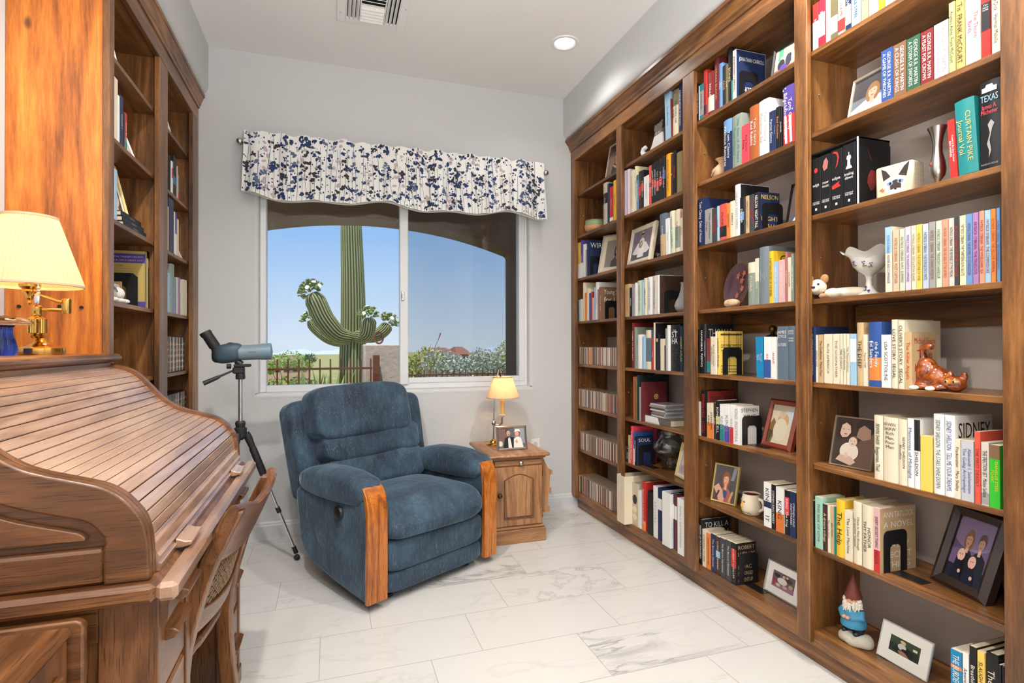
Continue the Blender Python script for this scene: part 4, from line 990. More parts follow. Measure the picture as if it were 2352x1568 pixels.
def make_books(table):
    cnt = {}
    for line in table.strip().split('\n'):
        n, ya, yb, h, c, tc, title, op = line.split(';')
        ya, yb, h = float(ya), float(yb), float(h)
        o = dict(q.split('=', 1) for q in op.split('^') if q)
        kind = o.get('k', 'p'); t = abs(ya-yb)-.0012; t = max(t, .004)
        i = cnt.get(n, 0); cnt[n] = i+1
        z, desc = SHELFINFO[n]; left = n[0] in 'ef'
        d = float(o['d']) if 'd' in o else (.205 if h > .25 else .165 if h > .205 else .132 if h > .19 else .11)
        kn = {'p': 'paperback', 'h': 'hardback', 'r': 'binder'}[kind]
        let = 'with '+PAL[tc][1]+' lettering ' if (title.strip() or 't2' in o or 'f' in o or 't' in o) and tc != c else ('with a '+PAL[o['b'].split(':')[0]][1]+' band ' if 'b' in o else '')
        thick = 'thin ' if t < .013 else 'thick ' if t > .045 else ''
        lab = f"{thick}{PAL[c][1]} {kn} {let}{ordw(i)} from left on {desc}"
        if len(lab.split()) > 16: lab = lab.replace('from left on the', 'along the')
        if len(lab.split()) > 16: lab = lab.replace(thick, '', 1)
        x = (LX-.035) if left else BX+.028
        if 'X' in o: x = float(o['X'])
        root = thing('ring_binder' if kind == 'r' else 'book', lab, 'binder' if kind == 'r' else 'book', (x, (ya+yb)/2, z), PI if left else 0, 'books on '+desc)
        if 'lean' in o:
            root.rotation_euler[0] = -R(float(o['lean'])); root.location.z += t/2*math.sin(R(float(o['lean'])))
        build_book(root, kind, t, h, d, c, tc, title, o)
make_books('''
d1;1.589;1.564;0.170;rd;wh;NOVEL;b=wh:0:.6
d1;1.563;1.536;0.170;cm;wh;ROMANCE;b=wh:.2:.7
d1;1.532;1.513;0.170;wh;nv;ARROW IN THE GALE GREENOUGH;
d1;1.512;1.483;0.174;ol;cr;;b=cr:.1:.45
d1;1.482;1.453;0.170;cr;rd;FLAME;b=rd:.05:.3
d1;1.451;1.430;0.168;nv;wh;DARK;b=wh:.1:.5
d1;1.429;1.393;0.166;lb;nv;DANIELLE STEEL;
d1;1.392;1.365;0.166;sa;rd;STEEL;
d1;1.364;1.330;0.165;pg;bl;THE GIFT;
d1;1.329;1.308;0.159;ye;wh;;
d1;1.307;1.279;0.155;cr;rd;;
d1;1.278;1.249;0.157;pk;rd;;
d2;1.322;1.282;0.167;bl;wh;GEORGE R.R. MARTIN~A GAME OF THRONES;B=1
d2;1.281;1.239;0.165;br;wh;GEORGE R.R. MARTIN~A CLASH OF KINGS;B=1
d2;1.238;1.196;0.162;gn;wh;GEORGE R.R. MARTIN~A STORM OF SWORDS;B=1
d2;1.195;1.157;0.160;dr;wh;GEORGE R.R. MARTIN~A FEAST FOR CROWS;B=1
d2;1.156;1.115;0.161;lg;gy;GEORGE R.R. MARTIN~A DANCE WITH DRAGONS;B=1
d2;1.114;1.097;0.203;yg;bk;Angela's Ashes  Frank McCourt;
d2;1.096;1.072;0.204;mu;bk;'Tis  FRANK McCOURT;B=1^k=h
d2;1.070;1.031;0.209;cr;rd;The Thorn~Birds;b=lb:.28:.58
d2;1.030;1.007;0.192;rd;wh;;b=bk:.38:.78^t2=The~Paris~Wife^tz=0.76
d2;1.005;0.983;0.193;cr;bk;Moby-Dick · Herman Melville;
d3;1.597;1.557;0.210;bk;wh;;f=twilight
d3;1.556;1.516;0.211;bk;wh;;f=new moon
d3;1.515;1.467;0.214;bk;wh;;f=eclipse
d3;1.466;1.415;0.217;bk;wh;;f=breaking dawn
d3;1.112;1.093;0.171;rd;wh;;t=Could It Be Any Hotter~BEN WEINER^lean=3
d3;1.092;1.040;0.216;te;go;CURTAIN PIKE~Journal Vol;k=h^lean=3
d3;1.037;0.985;0.242;bk;wh;;k=h^f=TEXAS
d4;1.312;1.288;0.211;cr;bl;PATRICK O'BRIAN  MASTER AND COMMANDER;b=lb:.6:1
d4;1.286;1.265;0.196;pe;br;PATRICK O'BRIAN  POST CAPTAIN;
d4;1.264;1.247;0.196;pn;br;PATRICK O'BRIAN  H.M.S. SURPRISE;
d4;1.246;1.228;0.199;li;pu;PATRICK O'BRIAN  THE MAURITIUS COMMAND;
d4;1.227;1.212;0.199;cr;br;PATRICK O'BRIAN  DESOLATION ISLAND;
d4;1.212;1.194;0.199;yl;br;PATRICK O'BRIAN  THE FORTUNE OF WAR;
d4;1.193;1.175;0.197;lv;gn;PATRICK O'BRIAN  THE SURGEON'S MATE;
d4;1.174;1.155;0.199;gy;br;PATRICK O'BRIAN  THE IONIAN MISSION;
d4;1.154;1.137;0.198;pn;gr;PATRICK O'BRIAN  TREASON'S HARBOUR;
d4;1.137;1.118;0.199;sa;br;PATRICK O'BRIAN  THE FAR SIDE OF THE WORLD;
d4;1.118;1.103;0.198;pg;bk;PATRICK O'BRIAN  THE REVERSE OF THE MEDAL;
d4;1.103;1.090;0.198;dg;rd;PATRICK O'BRIAN  THE LETTER OF MARQUE;
d4;1.089;1.072;0.199;yc;bk;PATRICK O'BRIAN  THE THIRTEEN-GUN SALUTE;
d4;1.072;1.055;0.200;sb;dr;PATRICK O'BRIAN  THE NUTMEG OF CONSOLATION;
d4;1.055;1.040;0.200;pp;dr;PATRICK O'BRIAN  THE TRUELOVE;
d4;1.039;1.025;0.201;sa;dr;PATRICK O'BRIAN  THE WINE-DARK SEA;
d4;1.025;1.010;0.200;lb;dr;PATRICK O'BRIAN  THE COMMODORE;
d4;1.010;0.998;0.200;or;dr;PATRICK O'BRIAN  THE YELLOW ADMIRAL;
d4;0.997;0.988;0.200;sb;dr;PATRICK O'BRIAN  THE HUNDRED DAYS;
d5;1.615;1.584;0.208;nv;wh;BILL O'REILLY  THOSE WHO TRESPASS;k=h
d5;1.583;1.572;0.177;cr;bk;AMONG TALES;
d5;1.570;1.549;0.178;ta;bk;The Godfather  Mario Puzo;
d5;1.547;1.511;0.179;cr;br;RUN AMERICA;
d5;1.509;1.482;0.179;cr;br;THE GODFATHER;
d5;1.481;1.469;0.179;cr;bk;TREE OF NIGHT;
d5;1.468;1.456;0.179;cr;bk;CAPOTE READER;
d5;1.455;1.442;0.178;cr;gn;The Thorn of Glory;
d5;1.441;1.417;0.178;lb;bl;;b=wh:.45:.9
d5;1.416;1.391;0.216;ta;bk;THE DEEP;k=h
d5;1.391;1.376;0.175;cr;br;Fanny Hill;
d5;1.374;1.328;0.216;bl;wh;the Family~Ed Sanders;B=1^k=h^b=or:.1:.45
d5;1.327;1.294;0.173;wh;bk;LISA SCOTTOLINE;b=wh:.1:.3^t2=
d5;1.293;1.273;0.221;cr;bk;LOVE STORY  SEGAL;B=1^k=h
d5;1.272;1.251;0.217;cr;bk;OLIVER'S STORY  SEGAL;B=1^k=h
d5;1.250;1.227;0.179;ta;rd;The Killer Angels;c=Michael Shaara~The~Killer~Angels^ct=rd
d6;1.356;1.325;0.211;cr;bk;IRWIN SHAW  Beggarman, Thief;k=h
d6;1.324;1.274;0.209;cr;bk;;k=h^t2=IRWIN~SHAW~Rich~Man,~Poor~Man
d6;1.273;1.245;0.208;cr;bk;SIDNEY SHELDON~Bloodline;B=1^k=h
d6;1.244;1.223;0.214;wh;bl;Memories of Midnight;k=h
d6;1.223;1.204;0.213;wh;bk;;k=h^b=bk:.55:1^t=SIDNEY SHELDON
d6;1.203;1.168;0.167;yl;gn;;
d6;1.166;1.135;0.238;wh;gr;SIDNEY SHELDON  THE STARS SHINE DOWN;B=1^k=h
d6;1.134;1.106;0.238;wh;bl;SIDNEY SHELDON  TELL ME YOUR DREAMS;B=1^k=h^c=SIDNEY~SHELDON^ct=bk
d6;1.106;1.090;0.172;cr;bk;Frankenstein · Mary Shelley;
d6;1.089;1.056;0.172;lg;bl;Aleksandr I. Solzhenitsyn~The Gulag Archipelago;
d6;1.054;1.039;0.202;co;dr;THE FIRST DEADLY;
d6;1.038;1.018;0.175;pg;bk;THE ERECTION SET  Mickey Spillane;b=gy:.02:.2
d6;1.018;0.992;0.171;lm;ye;DANIELLE STEEL~TOXIC;b=br:.78:1
d7;1.612;1.592;0.170;bk;wh;EAST OF EDEN  STEINBECK;
d7;1.590;1.557;0.190;mi;gr;THIS SIDE OF LOVE;
d7;1.556;1.537;0.171;db;cr;A dream trilogy;
d7;1.536;1.523;0.171;cr;bk;The Love Story;
d7;1.522;1.509;0.173;ta;bk;Jules Verne;
d7;1.509;1.504;0.173;te;wh;;
d7;1.503;1.468;0.202;ye;bk;The Help;B=1^k=h
d7;1.466;1.436;0.174;cr;bk;The Love Machine;
d7;1.434;1.403;0.214;cr;bk;Once Is Not Enough~Jacqueline Susann;B=1^k=h
d7;1.401;1.360;0.211;cr;bk;HONOR~THY FATHER;B=1^k=h
d7;1.358;1.335;0.213;pk;bk;EVERY SECRET THING  TATLOCK;c=ANN TATLOCK~A NOVEL~~EVERY~SECRET~THING^ct=wh^cb=ta^b=rd:.0:.35
d8;1.121;1.090;0.190;cb;wh;THE BURDEN OF PROOF;B=1^b=or:.72:.77
d8;1.089;1.072;0.196;wh;bk;American Pastoral;
d8;1.071;1.052;0.224;bk;wh;Breathing Lessons;B=1
d8;1.051;1.032;0.220;yl;bk;SLAUGHTERHOUSE-FIVE;
d8;1.031;1.001;0.228;bk;cr;The Egyptian;B=1^k=h
d8;1.000;0.992;0.209;bk;wh;Old Winter;
d8;0.991;0.986;0.210;dp;wh;;
c1;2.291;2.276;0.193;bk;wh;WAR;
c1;2.276;2.260;0.175;bk;wh;NIGHT STATION;
c1;2.260;2.255;0.168;wh;gr;;
c1;2.253;2.224;0.169;te;bk;CONDOR;b=gy:.1:.8
c1;2.222;2.198;0.224;rd;bk;KANE & ABEL;b=dp:.05:.25
c1;2.196;2.150;0.197;dr;wh;FOLLETT;k=h^b=cr:.05:.42
c1;2.148;2.114;0.241;ma;or;TEXAS BLOOD;k=h
c1;2.114;2.088;0.204;sb;wh;Saint~Forever;k=h
c1;2.087;2.067;0.182;bk;or;RAGE;
c1;2.066;2.053;0.178;ol;cr;DUNE;
c1;2.052;2.028;0.245;bk;yg;BONES;k=h
c1;2.029;2.022;0.090;te;wh;;
c1;2.020;1.997;0.219;pg;bk;JONATHAN CARROLL;c=JONATHAN CARROLL~~WHITE APPLES^ct=wh^cb=nv
c2;2.086;2.030;0.233;nv;wh;Tom Clancy~Without Remorse;B=1^k=h^b=sb:.75:1
c2;2.029;1.967;0.231;gg;te;The Sum of All Fears~Tom Clancy;B=1^k=h
c2;1.965;1.923;0.166;pr;bk;Red Storm~Rising;
c2;1.921;1.868;0.229;ob;wh;Tom Clancy~Red Rabbit;B=1^k=h
c2;1.866;1.807;0.229;wh;gy;Tom Clancy~Rainbow Six;B=1^k=h
c2;1.806;1.781;0.164;nv;wh;Patriot Games;
c2;1.780;1.771;0.163;nv;lb;Tom Clancy;B=1
c2;1.770;1.750;0.168;bk;or;Red October;
c2;1.749;1.739;0.161;bk;wh;OP-CENTER;
c2;1.737;1.678;0.231;pu;wh;Tom Clancy~Executive Orders;B=1^k=h^b=rd:.0:.5^st=1
c3;2.277;2.218;0.230;nv;wh;Tom Clancy  Debt of Honor;B=1^k=h
c3;2.217;2.166;0.166;gy;bk;Clear and Present~Danger;
c3;2.165;2.130;0.160;dg;rd;The Cardinal of~the Kremlin;
c3;2.129;2.118;0.164;lb;bk;ACCORD;
c3;2.117;2.066;0.165;co;dr;DUNBAR;k=h^b=bk:.08:.38
c3;2.065;2.041;0.160;or;nv;SWITCH;
c3;2.040;2.014;0.163;cr;bk;FIREFLY;
c3;2.013;1.979;0.229;wh;gy;THE CAT WHO WENT;k=h^cb=bk^c=~~~~^ct=wh
c3;1.978;1.954;0.165;bk;wh;DECKER;b=sb:.38:.6
c3;1.953;1.943;0.162;dg;wh;;
c3;1.942;1.922;0.162;ta;dr;DEMILLE GOLD COAST;
c3;1.921;1.894;0.161;dg;rd;NELSON DEMILLE~Wild Fire;
c3;1.893;1.864;0.163;bk;wh;NELSON  NIGHT FALL;B=1^k=h^c=NELSON~~~NIGHT~FALL^ct=ye^cb=nv
c4;1.934;1.889;0.184;gg;cr;FLORA;b=cr:.75:1^k=h
c4;1.888;1.868;0.196;gg;cr;MARINA;b=cr:.5:1
c4;1.867;1.814;0.239;sg;wg;THE~GRAPES~OF~WRATH;k=h
c4;1.813;1.788;0.214;ye;bk;A NATURAL HISTORY OF THE SENSES;k=h^c=CAT~~~^ct=bk
c4;1.787;1.763;0.167;lb;wh;VIRGINIA WOOLF;
c4;1.761;1.727;0.170;pk;wh;ORLANDO WOOLF;
c4;1.726;1.713;0.197;ro;cr;RUBAIYAT;
c4;1.713;1.697;0.174;cr;br;SALINGER;
c4;1.696;1.683;0.186;gg;wh;LORD OF THE FLIES;B=1
c5;2.293;2.262;0.216;bk;wh;BLACK;
c5;2.260;2.227;0.243;bk;wh;;k=h^b=wg:0:.0^t=HANNIBAL RISING
c5;2.226;2.214;0.241;dg;wh;THOMAS HARRIS;k=h^c=THOMAS~HARRIS~^ct=lg^cb=bk
c5;2.208;2.182;0.172;dr;te;LITTLE CHILDREN;b=te:.05:.35
c5;2.179;2.146;0.179;cr;bk;IN THE STREAM~HEMINGWAY;
c5;2.145;2.136;0.204;wh;gy;;
c5;2.136;2.114;0.204;yl;bk;LOVING FRANK;k=h^f=prairie
c5;1.883;1.842;0.173;cb;wh;Proust~Love~Time;lean=2
c5;1.840;1.803;0.173;wh;rd;ISAK;b=bl:.02:.45
c5;1.803;1.773;0.172;wh;rd;ANAIS;
c5;1.772;1.715;0.214;sl;wh;;k=h^t2=JAMES~JOYCE~~ULYSSES
c5;1.714;1.681;0.214;sl;wh;;k=h^t2=JAMES~JOYCE~~FINNEGANS~WAKE
c6;2.284;2.259;0.165;pg;rd;CHRISTINE;
c6;2.258;2.210;0.223;bk;rd;STEPHEN KING · 11/22/63;B=1^k=h^c=STEPHEN KING~11/22/63~^ct=bk^cb=dr
c6;2.208;2.161;0.166;cr;bk;STEPHEN~KING;B=1^b=or:0:.45
c6;2.160;2.145;0.172;db;wh;CUJO;
c6;2.144;2.117;0.185;bk;wh;KING  CELL;B=1^b=yg:.4:.6
c6;2.116;2.087;0.170;wh;gy;KING;B=1^b=te:0:.45
c6;2.086;2.050;0.172;wh;gy;KING;B=1^b=pu:0:.42
c6;2.049;2.026;0.174;wh;gy;KING;B=1^b=rd:0:.42
c6;2.026;1.988;0.171;wh;gy;KING  INSOMNIA;B=1^c=STEPHEN~KING~~~~^ct=bk
c7;1.846;1.804;0.183;wh;bk;KING    IT;B=1^b=nv:.44:.58
c7;1.804;1.781;0.183;bk;wh;STEPHEN KING MISERY;
c7;1.780;1.738;0.179;wh;bk;KING;B=1^b=ot:0:.42
c7;1.734;1.711;0.177;bk;wh;;b=pr:.45:.85^t=KING  The King
c7;1.710;1.679;0.178;nv;wh;STEPHEN KING~NIGHTMARES;B=1
c8;2.273;2.247;0.221;bk;wh;HARPER LEE MOCKINGBIRD;k=h^c=TO KILL A~Mockingbird~~~^ct=wh^cb=bk
c8;2.246;2.219;0.179;cr;bk;A FAREWELL TO ARMS;
c8;2.218;2.184;0.172;or;nv;LUDLUM THE APOCALYPSE;
c8;2.183;2.148;0.179;nv;wh;The Bourne Identity;
c8;2.148;2.118;0.178;db;wh;LUDLUM MOSAIC;b=lb:.45:.62
c8;2.117;2.081;0.181;dg;wh;The Bourne Supremacy;
c8;2.079;2.044;0.184;dg;wh;The Bourne Ultimatum;
c8;2.044;2.012;0.185;bk;cr;ROBERT LUDLUM;b=rd:.4:.85^c=ROBERT~LUDLUM~~IMPACT~MY LONGEST~ADVENTURE^ct=ta^cb=bk
b1;2.542;2.492;0.252;lb;nv;The Blue Shore;lean=2
b1;2.491;2.483;0.207;dr;wh;;lean=2
b1;2.482;2.431;0.237;cr;bk;ECHOES OF~WAR;k=h^b=ol:.65:1
b1;2.429;2.393;0.249;nv;wh;A CONCISE HISTORY OF THE WORLD;k=h
b2;3.027;2.995;0.226;wh;bk;D-DAY  AMBROSE;B=1^b=rd:.48:.53
b2;2.994;2.960;0.277;li;gy;;k=h
b2;2.959;2.922;0.274;li;gy;;k=h
b2;2.920;2.863;0.252;cr;go;WINDSOR PRINCESS;k=h
b2;2.861;2.842;0.266;yc;bk;ANTHOLOGY;k=h
b2;2.841;2.817;0.207;sb;wh;BLUE DAHLIA;b=te:.85:1
b2;2.815;2.790;0.221;db;or;THE PHARAOH;b=rd:.35:.6
b2;2.789;2.761;0.219;bk;wh;PATTERSON;b=rd:.45:.65
b2;2.760;2.706;0.174;wh;gy;SANDFORD;
b2;2.705;2.682;0.221;co;wh;KELLERMAN;b=bk:.45:.55
b2;2.680;2.656;0.224;bk;wh;JAMES PATTERSON;b=rd:.4:.6
b2;2.655;2.633;0.225;bk;wh;JAMES PATTERSON;b=cm:.38:.55
b2;2.632;2.607;0.227;bk;wh;CAT & MOUSE;b=rd:.25:.5
b2;2.605;2.576;0.230;bk;wh;JACK & JILL;b=rd:.35:.55
b2;2.574;2.545;0.232;bk;wh;KISS THE GIRLS;b=bl:.45:.65
b2;2.543;2.497;0.230;oy;br;ALONG THE NIGHT;k=h
b2;2.496;2.479;0.219;db;wh;B;k=h
b2;2.478;2.450;0.228;bk;rd;SPIDER;k=h
b2;2.448;2.398;0.208;ob2;br;;k=h
b3;2.599;2.541;0.230;sl;wh;CAMELOT;k=h^b=ta:0:.5^lean=2
b3;2.540;2.507;0.194;wh;gy;EMMA;lean=2
b3;2.505;2.465;0.225;cr;gr;MICHAEL CAMERON;k=h^b=pn:0:.6^lean=2
b3;2.464;2.418;0.222;cr;br;GARDENS;k=h^b=gg:.1:.6
b3;2.416;2.397;0.201;cr;rd;BIRDS;k=h^b=ro:.85:1
b4;2.977;2.925;0.199;ta;rd;WEEKNIGHT SUPPERS;
b4;2.923;2.895;0.175;bk;wh;HERBS;
b4;2.893;2.865;0.190;gy;br;PASTA;
b4;2.862;2.839;0.197;wh;gy;;
b4;2.837;2.784;0.206;pn;gr;COOKING LIGHT;k=h
b4;2.783;2.768;0.206;lb;gy;;
b4;2.767;2.735;0.214;cr;gr;GRILLING;k=h
b4;2.732;2.680;0.215;wh;pu;HOMESTYLE DINNERS;k=h
b4;2.678;2.631;0.216;pg;gr;COOKING LIGHT;k=h
b4;2.629;2.609;0.215;wh;gy;;k=h^c=~~~^cb=db^ct=or
b5;2.897;2.876;0.271;dr;wh;WHERE TO GO NEXT;k=h
b5;2.871;2.858;0.246;gg;wh;;k=h
b5;2.857;2.842;0.136;gg;wh;;
b5;2.839;2.791;0.201;wh;gy;;k=h
b5;2.790;2.751;0.187;lb;wh;;k=h
b5;2.749;2.695;0.224;sl;cr;;k=h^b=cr:0:.2^b2=cr:.8:1
b5;2.682;2.668;0.176;rd;wh;TOURS;
b5;2.666;2.651;0.264;cr;gy;;k=h^c=~~~^cb=bk^ct=wh
b5;2.639;2.621;0.175;bk;wh;;b=ta:.9:1
b5;2.619;2.604;0.200;bk;wh;;
b5;2.598;2.561;0.173;cr;br;;
b5;2.560;2.552;0.137;bk;wh;;
b5;2.549;2.543;0.229;gy;wh;;
b5;2.540;2.509;0.246;wh;gy;;k=h
b5;2.507;2.423;0.246;bk;wh;;k=h^f=STAR
b5;2.421;2.398;0.237;bg;go;CHART ATLAS;k=h
b6;2.889;2.869;0.254;ob;br;;k=h
b6;2.865;2.847;0.256;br;or;;k=h
b6;2.845;2.820;0.266;dn;gg;;k=h^c=~^cb=dn^ct=gg
b6;2.818;2.805;0.198;gy;wh;;
b6;2.801;2.779;0.229;ma;ro;;k=h^f=album
b7;2.965;2.946;0.085;dp;wh;NOIR;
b7;2.944;2.924;0.168;ta;bk;RUMI;
b7;2.921;2.889;0.226;pr;wh;A FIELD GUIDE TO JAZZ;k=h
b7;2.887;2.873;0.196;bl;wh;TRAVEL;k=h^b=cr:0:.5
b7;2.872;2.853;0.170;bk;wh;DARK NIGHT OF THE SOUL;k=h^c=SOUL~~~~^ct=wh^cb=nv
b8;2.988;2.898;0.286;cr;pe;R E C I P E S;k=r^d=0.27^X=1.664
b8;2.899;2.838;0.251;be;bk;;k=r^f=dot
b8;2.835;2.820;0.220;wh;gy;;
b8;2.817;2.801;0.223;wh;gy;;
b8;2.798;2.757;0.279;rd;wh;WHATS GONE HOME IN HOLLAND;k=h^b=or:0:.2
b8;2.729;2.677;0.243;bk;gy;;k=r
b8;2.673;2.631;0.286;wh;gy;R E C I P E S;k=r
b8;2.627;2.589;0.286;nv;wh;;k=r^b=wh:.58:.8
b8;2.559;2.482;0.286;wh;gy;;k=r^X=1.7
b8;2.505;2.477;0.286;nv;wh;;k=r^b=wh:.55:.82
b8;2.475;2.451;0.286;ma;wh;;k=r^b=wh:.55:.8
b8;2.423;2.367;0.286;wh;gy;FAMILY GATHERINGS;k=r^X=1.7
a2;3.262;3.203;0.274;be;wh;Cooking;k=h^b=bk:.5:.75
a2;3.198;3.172;0.256;nv;wh;;
a2;3.168;3.123;0.225;rd;wh;Red Cross;b=wh:.02:.12
a2;3.118;3.082;0.254;ye;bk;PUZZLES;
a3;3.657;3.608;0.259;yl;dg;GUIDE;b=wh:0:.4
a3;3.602;3.565;0.267;pu;wh;CASSINO;b=wh:0:.4
a3;3.562;3.528;0.234;wh;gy;;
a3;3.524;3.511;0.190;gy;wh;;
a3;3.505;3.486;0.257;nv;wh;;k=h^c=WIRING~~~^ct=wh^cb=nv
a4;3.642;3.615;0.157;lb;wh;;
a4;3.611;3.582;0.159;cr;gy;;
a4;3.577;3.543;0.274;cr;gy;;k=h
a4;3.539;3.519;0.199;or;wh;;
a4;3.515;3.474;0.225;cr;gy;;k=h
a4;3.469;3.445;0.192;bl;wh;;
a4;3.441;3.425;0.198;rd;wh;;
a4;3.422;3.396;0.154;pk;wh;;
a4;3.392;3.378;0.224;lb;wh;;
a4;3.374;3.346;0.256;wh;br;COMPANY;k=h
a4;3.343;3.324;0.205;ro;wh;;
a4;3.321;3.279;0.217;br;wh;YOUNG SKIN;c=Young Skin~for Life~~^ct=wh^cb=br
e2;2.456;2.512;0.245;cr;br;;
e2;2.517;2.533;0.19;wh;gy;;
e2;2.537;2.571;0.2;nv;wh;REPORT;
e2;2.572;2.59;0.145;bk;wh;;
e2;2.591;2.614;0.152;rd;wh;ANN RULE;b=te:0:.3
e3;2.454;2.478;0.21;sb;wh;CATS;
e3;2.479;2.507;0.2;lb;bl;;
f2;3.176;3.216;0.168;cr;gy;;k=h
f2;3.22;3.275;0.19;bk;wh;;k=h
f2;3.277;3.301;0.175;wh;rd;;b=rd:.5:.8
f2;3.303;3.371;0.215;bk;wh;;b=cb:.3:.5
f2;3.373;3.399;0.18;cr;rd;;
f2;3.401;3.422;0.14;gg;rd;;b=rd:.0:.3
f3;3.185;3.221;0.228;pe;br;;
f3;3.223;3.318;0.283;nv;wh;;k=r
f3;3.321;3.345;0.23;wh;pu;;
f3;3.347;3.378;0.233;pu;wh;;b=wh:0:.5
f3;3.38;3.418;0.204;cr;pu;;
f4;3.205;3.272;0.205;lb;bk;2;k=h
f4;3.274;3.326;0.26;gg;cr;;
f4;3.329;3.368;0.195;sb;wh;;
f4;3.37;3.404;0.199;cr;bl;;
f4;3.406;3.448;0.203;pp;wh;;
f4;3.45;3.478;0.197;cr;bk;;
f4;3.48;3.528;0.2;wh;nv;;
f4;3.53;3.587;0.206;yc;br;;k=h
f4;3.589;3.6;0.207;cr;br;;
''')
# slipcase round the four black novels
r_ = thing('slipcase', 'black slipcase with white edge holding four novels beside the blue-eyed cat tin', 'book case', (BX+.028, 1.507, 1.682))
mb = MB(); mb.box(.004, -.1005, 0, .150, -.0955, .232, .001).box(.004, .0955, 0, .150, .0995, .232).box(.004, -.1005, .2268, .150, .0995, .232).box(.148, -.0955, 0, .152, .0955, .2268)
mb.obj('case_shell', cmat('bk'), r_); MB().box(.002, -.1005, 0, .0045, -.0955, .232).obj('white_edge', imat('wh'), r_)
mb = MB(); Y = -.1011; mb.add([(x, Y, z) for x, z in ((.055, .05), (.042, .075), (.046, .10), (.060, .122), (.078, .118), (.088, .095), (.080, .066), (.066, .05))], [list(range(8))]); mb.add([(x, Y, z) for x, z in ((.046, .20), (.052, .175), (.066, .15), (.056, .16), (.048, .18))], [list(range(5))]); mb.obj('flower_print', imat('dr'), r_, norm=False)
# ---------------------------------------------------------------- rows of disc cases
def disc_rows():
    rn = random.Random(21); meshes = {}
    cols = [(196, 172, 154), (140, 104, 86), (222, 202, 184), (90, 74, 68), (170, 132, 118), (232, 218, 202), (52, 44, 42), (180, 104, 92), (238, 226, 212), (128, 122, 118), (70, 44, 40), (206, 178, 152)]
    nm_ = ['topmost', 'second', 'third', 'lowest']
    for ri, z in enumerate((1.057, .752, .442, .122)):
        y = 3.662; i = 0
        while y > (3.040 if ri < 3 else 3.15):
            w = rn.choice((.0105, .0105, .0105, .0105, .0105, .0145, .022)); ci = rn.randrange(12)
            if ri == 0 and 3.44 < y < 3.49: ci = 12
            key = (w, ci)
            if key not in meshes:
                mb = MB(); mb.box(0, -w/2+.0004, 0, .142, w/2-.0004, .124, .0012, mi=0)
                mb.box(-.0004, -w/2+.0016, .002, .001, w/2-.0016, .122, mi=1)
                col = sr(*cols[ci]) if ci < 12 else sr(228, 150, 84)
                sp = mat('disc_spine_%d' % ci, col, .3); ob = mb.obj('disc_case', [mat('jewel_case', sr(150, 130, 114), .2), sp]); meshes[key] = ob.data; bpy.data.objects.remove(ob)
            o_ = bpy.data.objects.new('disc_case', meshes[key]); COL.objects.link(o_); o_.location = (BX+.032+rn.uniform(0, .006), y-w/2, z)
            tone = ('light' if ci < 12 and sum(cols[ci]) > 420 else 'brown' if ci < 12 and sum(cols[ci]) > 280 else 'dark') if ci < 12 else 'orange'
            tag(o_, f"{'wide' if w > .02 else 'thin'} {tone} disc case, {ordw(i)} from left in the {nm_[ri]} row of disc cases", 'disc case', 'disc cases in the far bay, '+nm_[ri]+' row')
            y -= w+.0003; i += 1
disc_rows()
# film cases on the left bookcase
def film_rows():
    rn = random.Random(8); meshes = {}
    cols = [(40, 42, 46), (58, 62, 70), (86, 60, 50), (180, 176, 168), (60, 76, 92), (120, 52, 46), (30, 30, 34), (150, 140, 122)]
    for ri, (z, nm_) in enumerate(((1.057, 'upper'), (.752, 'lower'))):
        y = 3.205; i = 0
        while y < (3.55 if ri == 0 else 3.60):
            ci = rn.randrange(8); w = .0145
            if ci not in meshes:
                mb = MB(); mb.box(0, -w/2+.0003, 0, .135, w/2-.0003, .19, .0015, mi=0); mb.box(-.0004, -w/2+.0012, .004, .001, w/2-.0012, .186, mi=1)
                for k_ in range(5): mb.box(-.0007, -.0012-.0014*((ci*7+k_) % 3), .018+.031*k_+.004*(ci % 3), -.0003, .002, .026+.031*k_+.002*((ci+k_) % 5), mi=2)
                ob = mb.obj('film_case', [BLACK, mat('film_spine_%d' % ci, sr(*cols[ci]), .35), imat('wh' if ci % 2 else 'ta')]); meshes[ci] = ob.data; bpy.data.objects.remove(ob)
            o_ = bpy.data.objects.new('film_case', meshes[ci]); COL.objects.link(o_); o_.location = (LX-.04, y+w/2, z); o_.rotation_euler = (0, 0, PI)
            tone = ['black', 'grey', 'brown', 'pale', 'slate', 'red', 'black', 'tan'][ci]
            tag(o_, f"{tone} film case, {ordw(i)} from left in the {nm_} film row of the left bookcase", 'film case', 'film cases on the left bookcase, '+nm_+' row'); y += w+.0004; i += 1
film_rows()
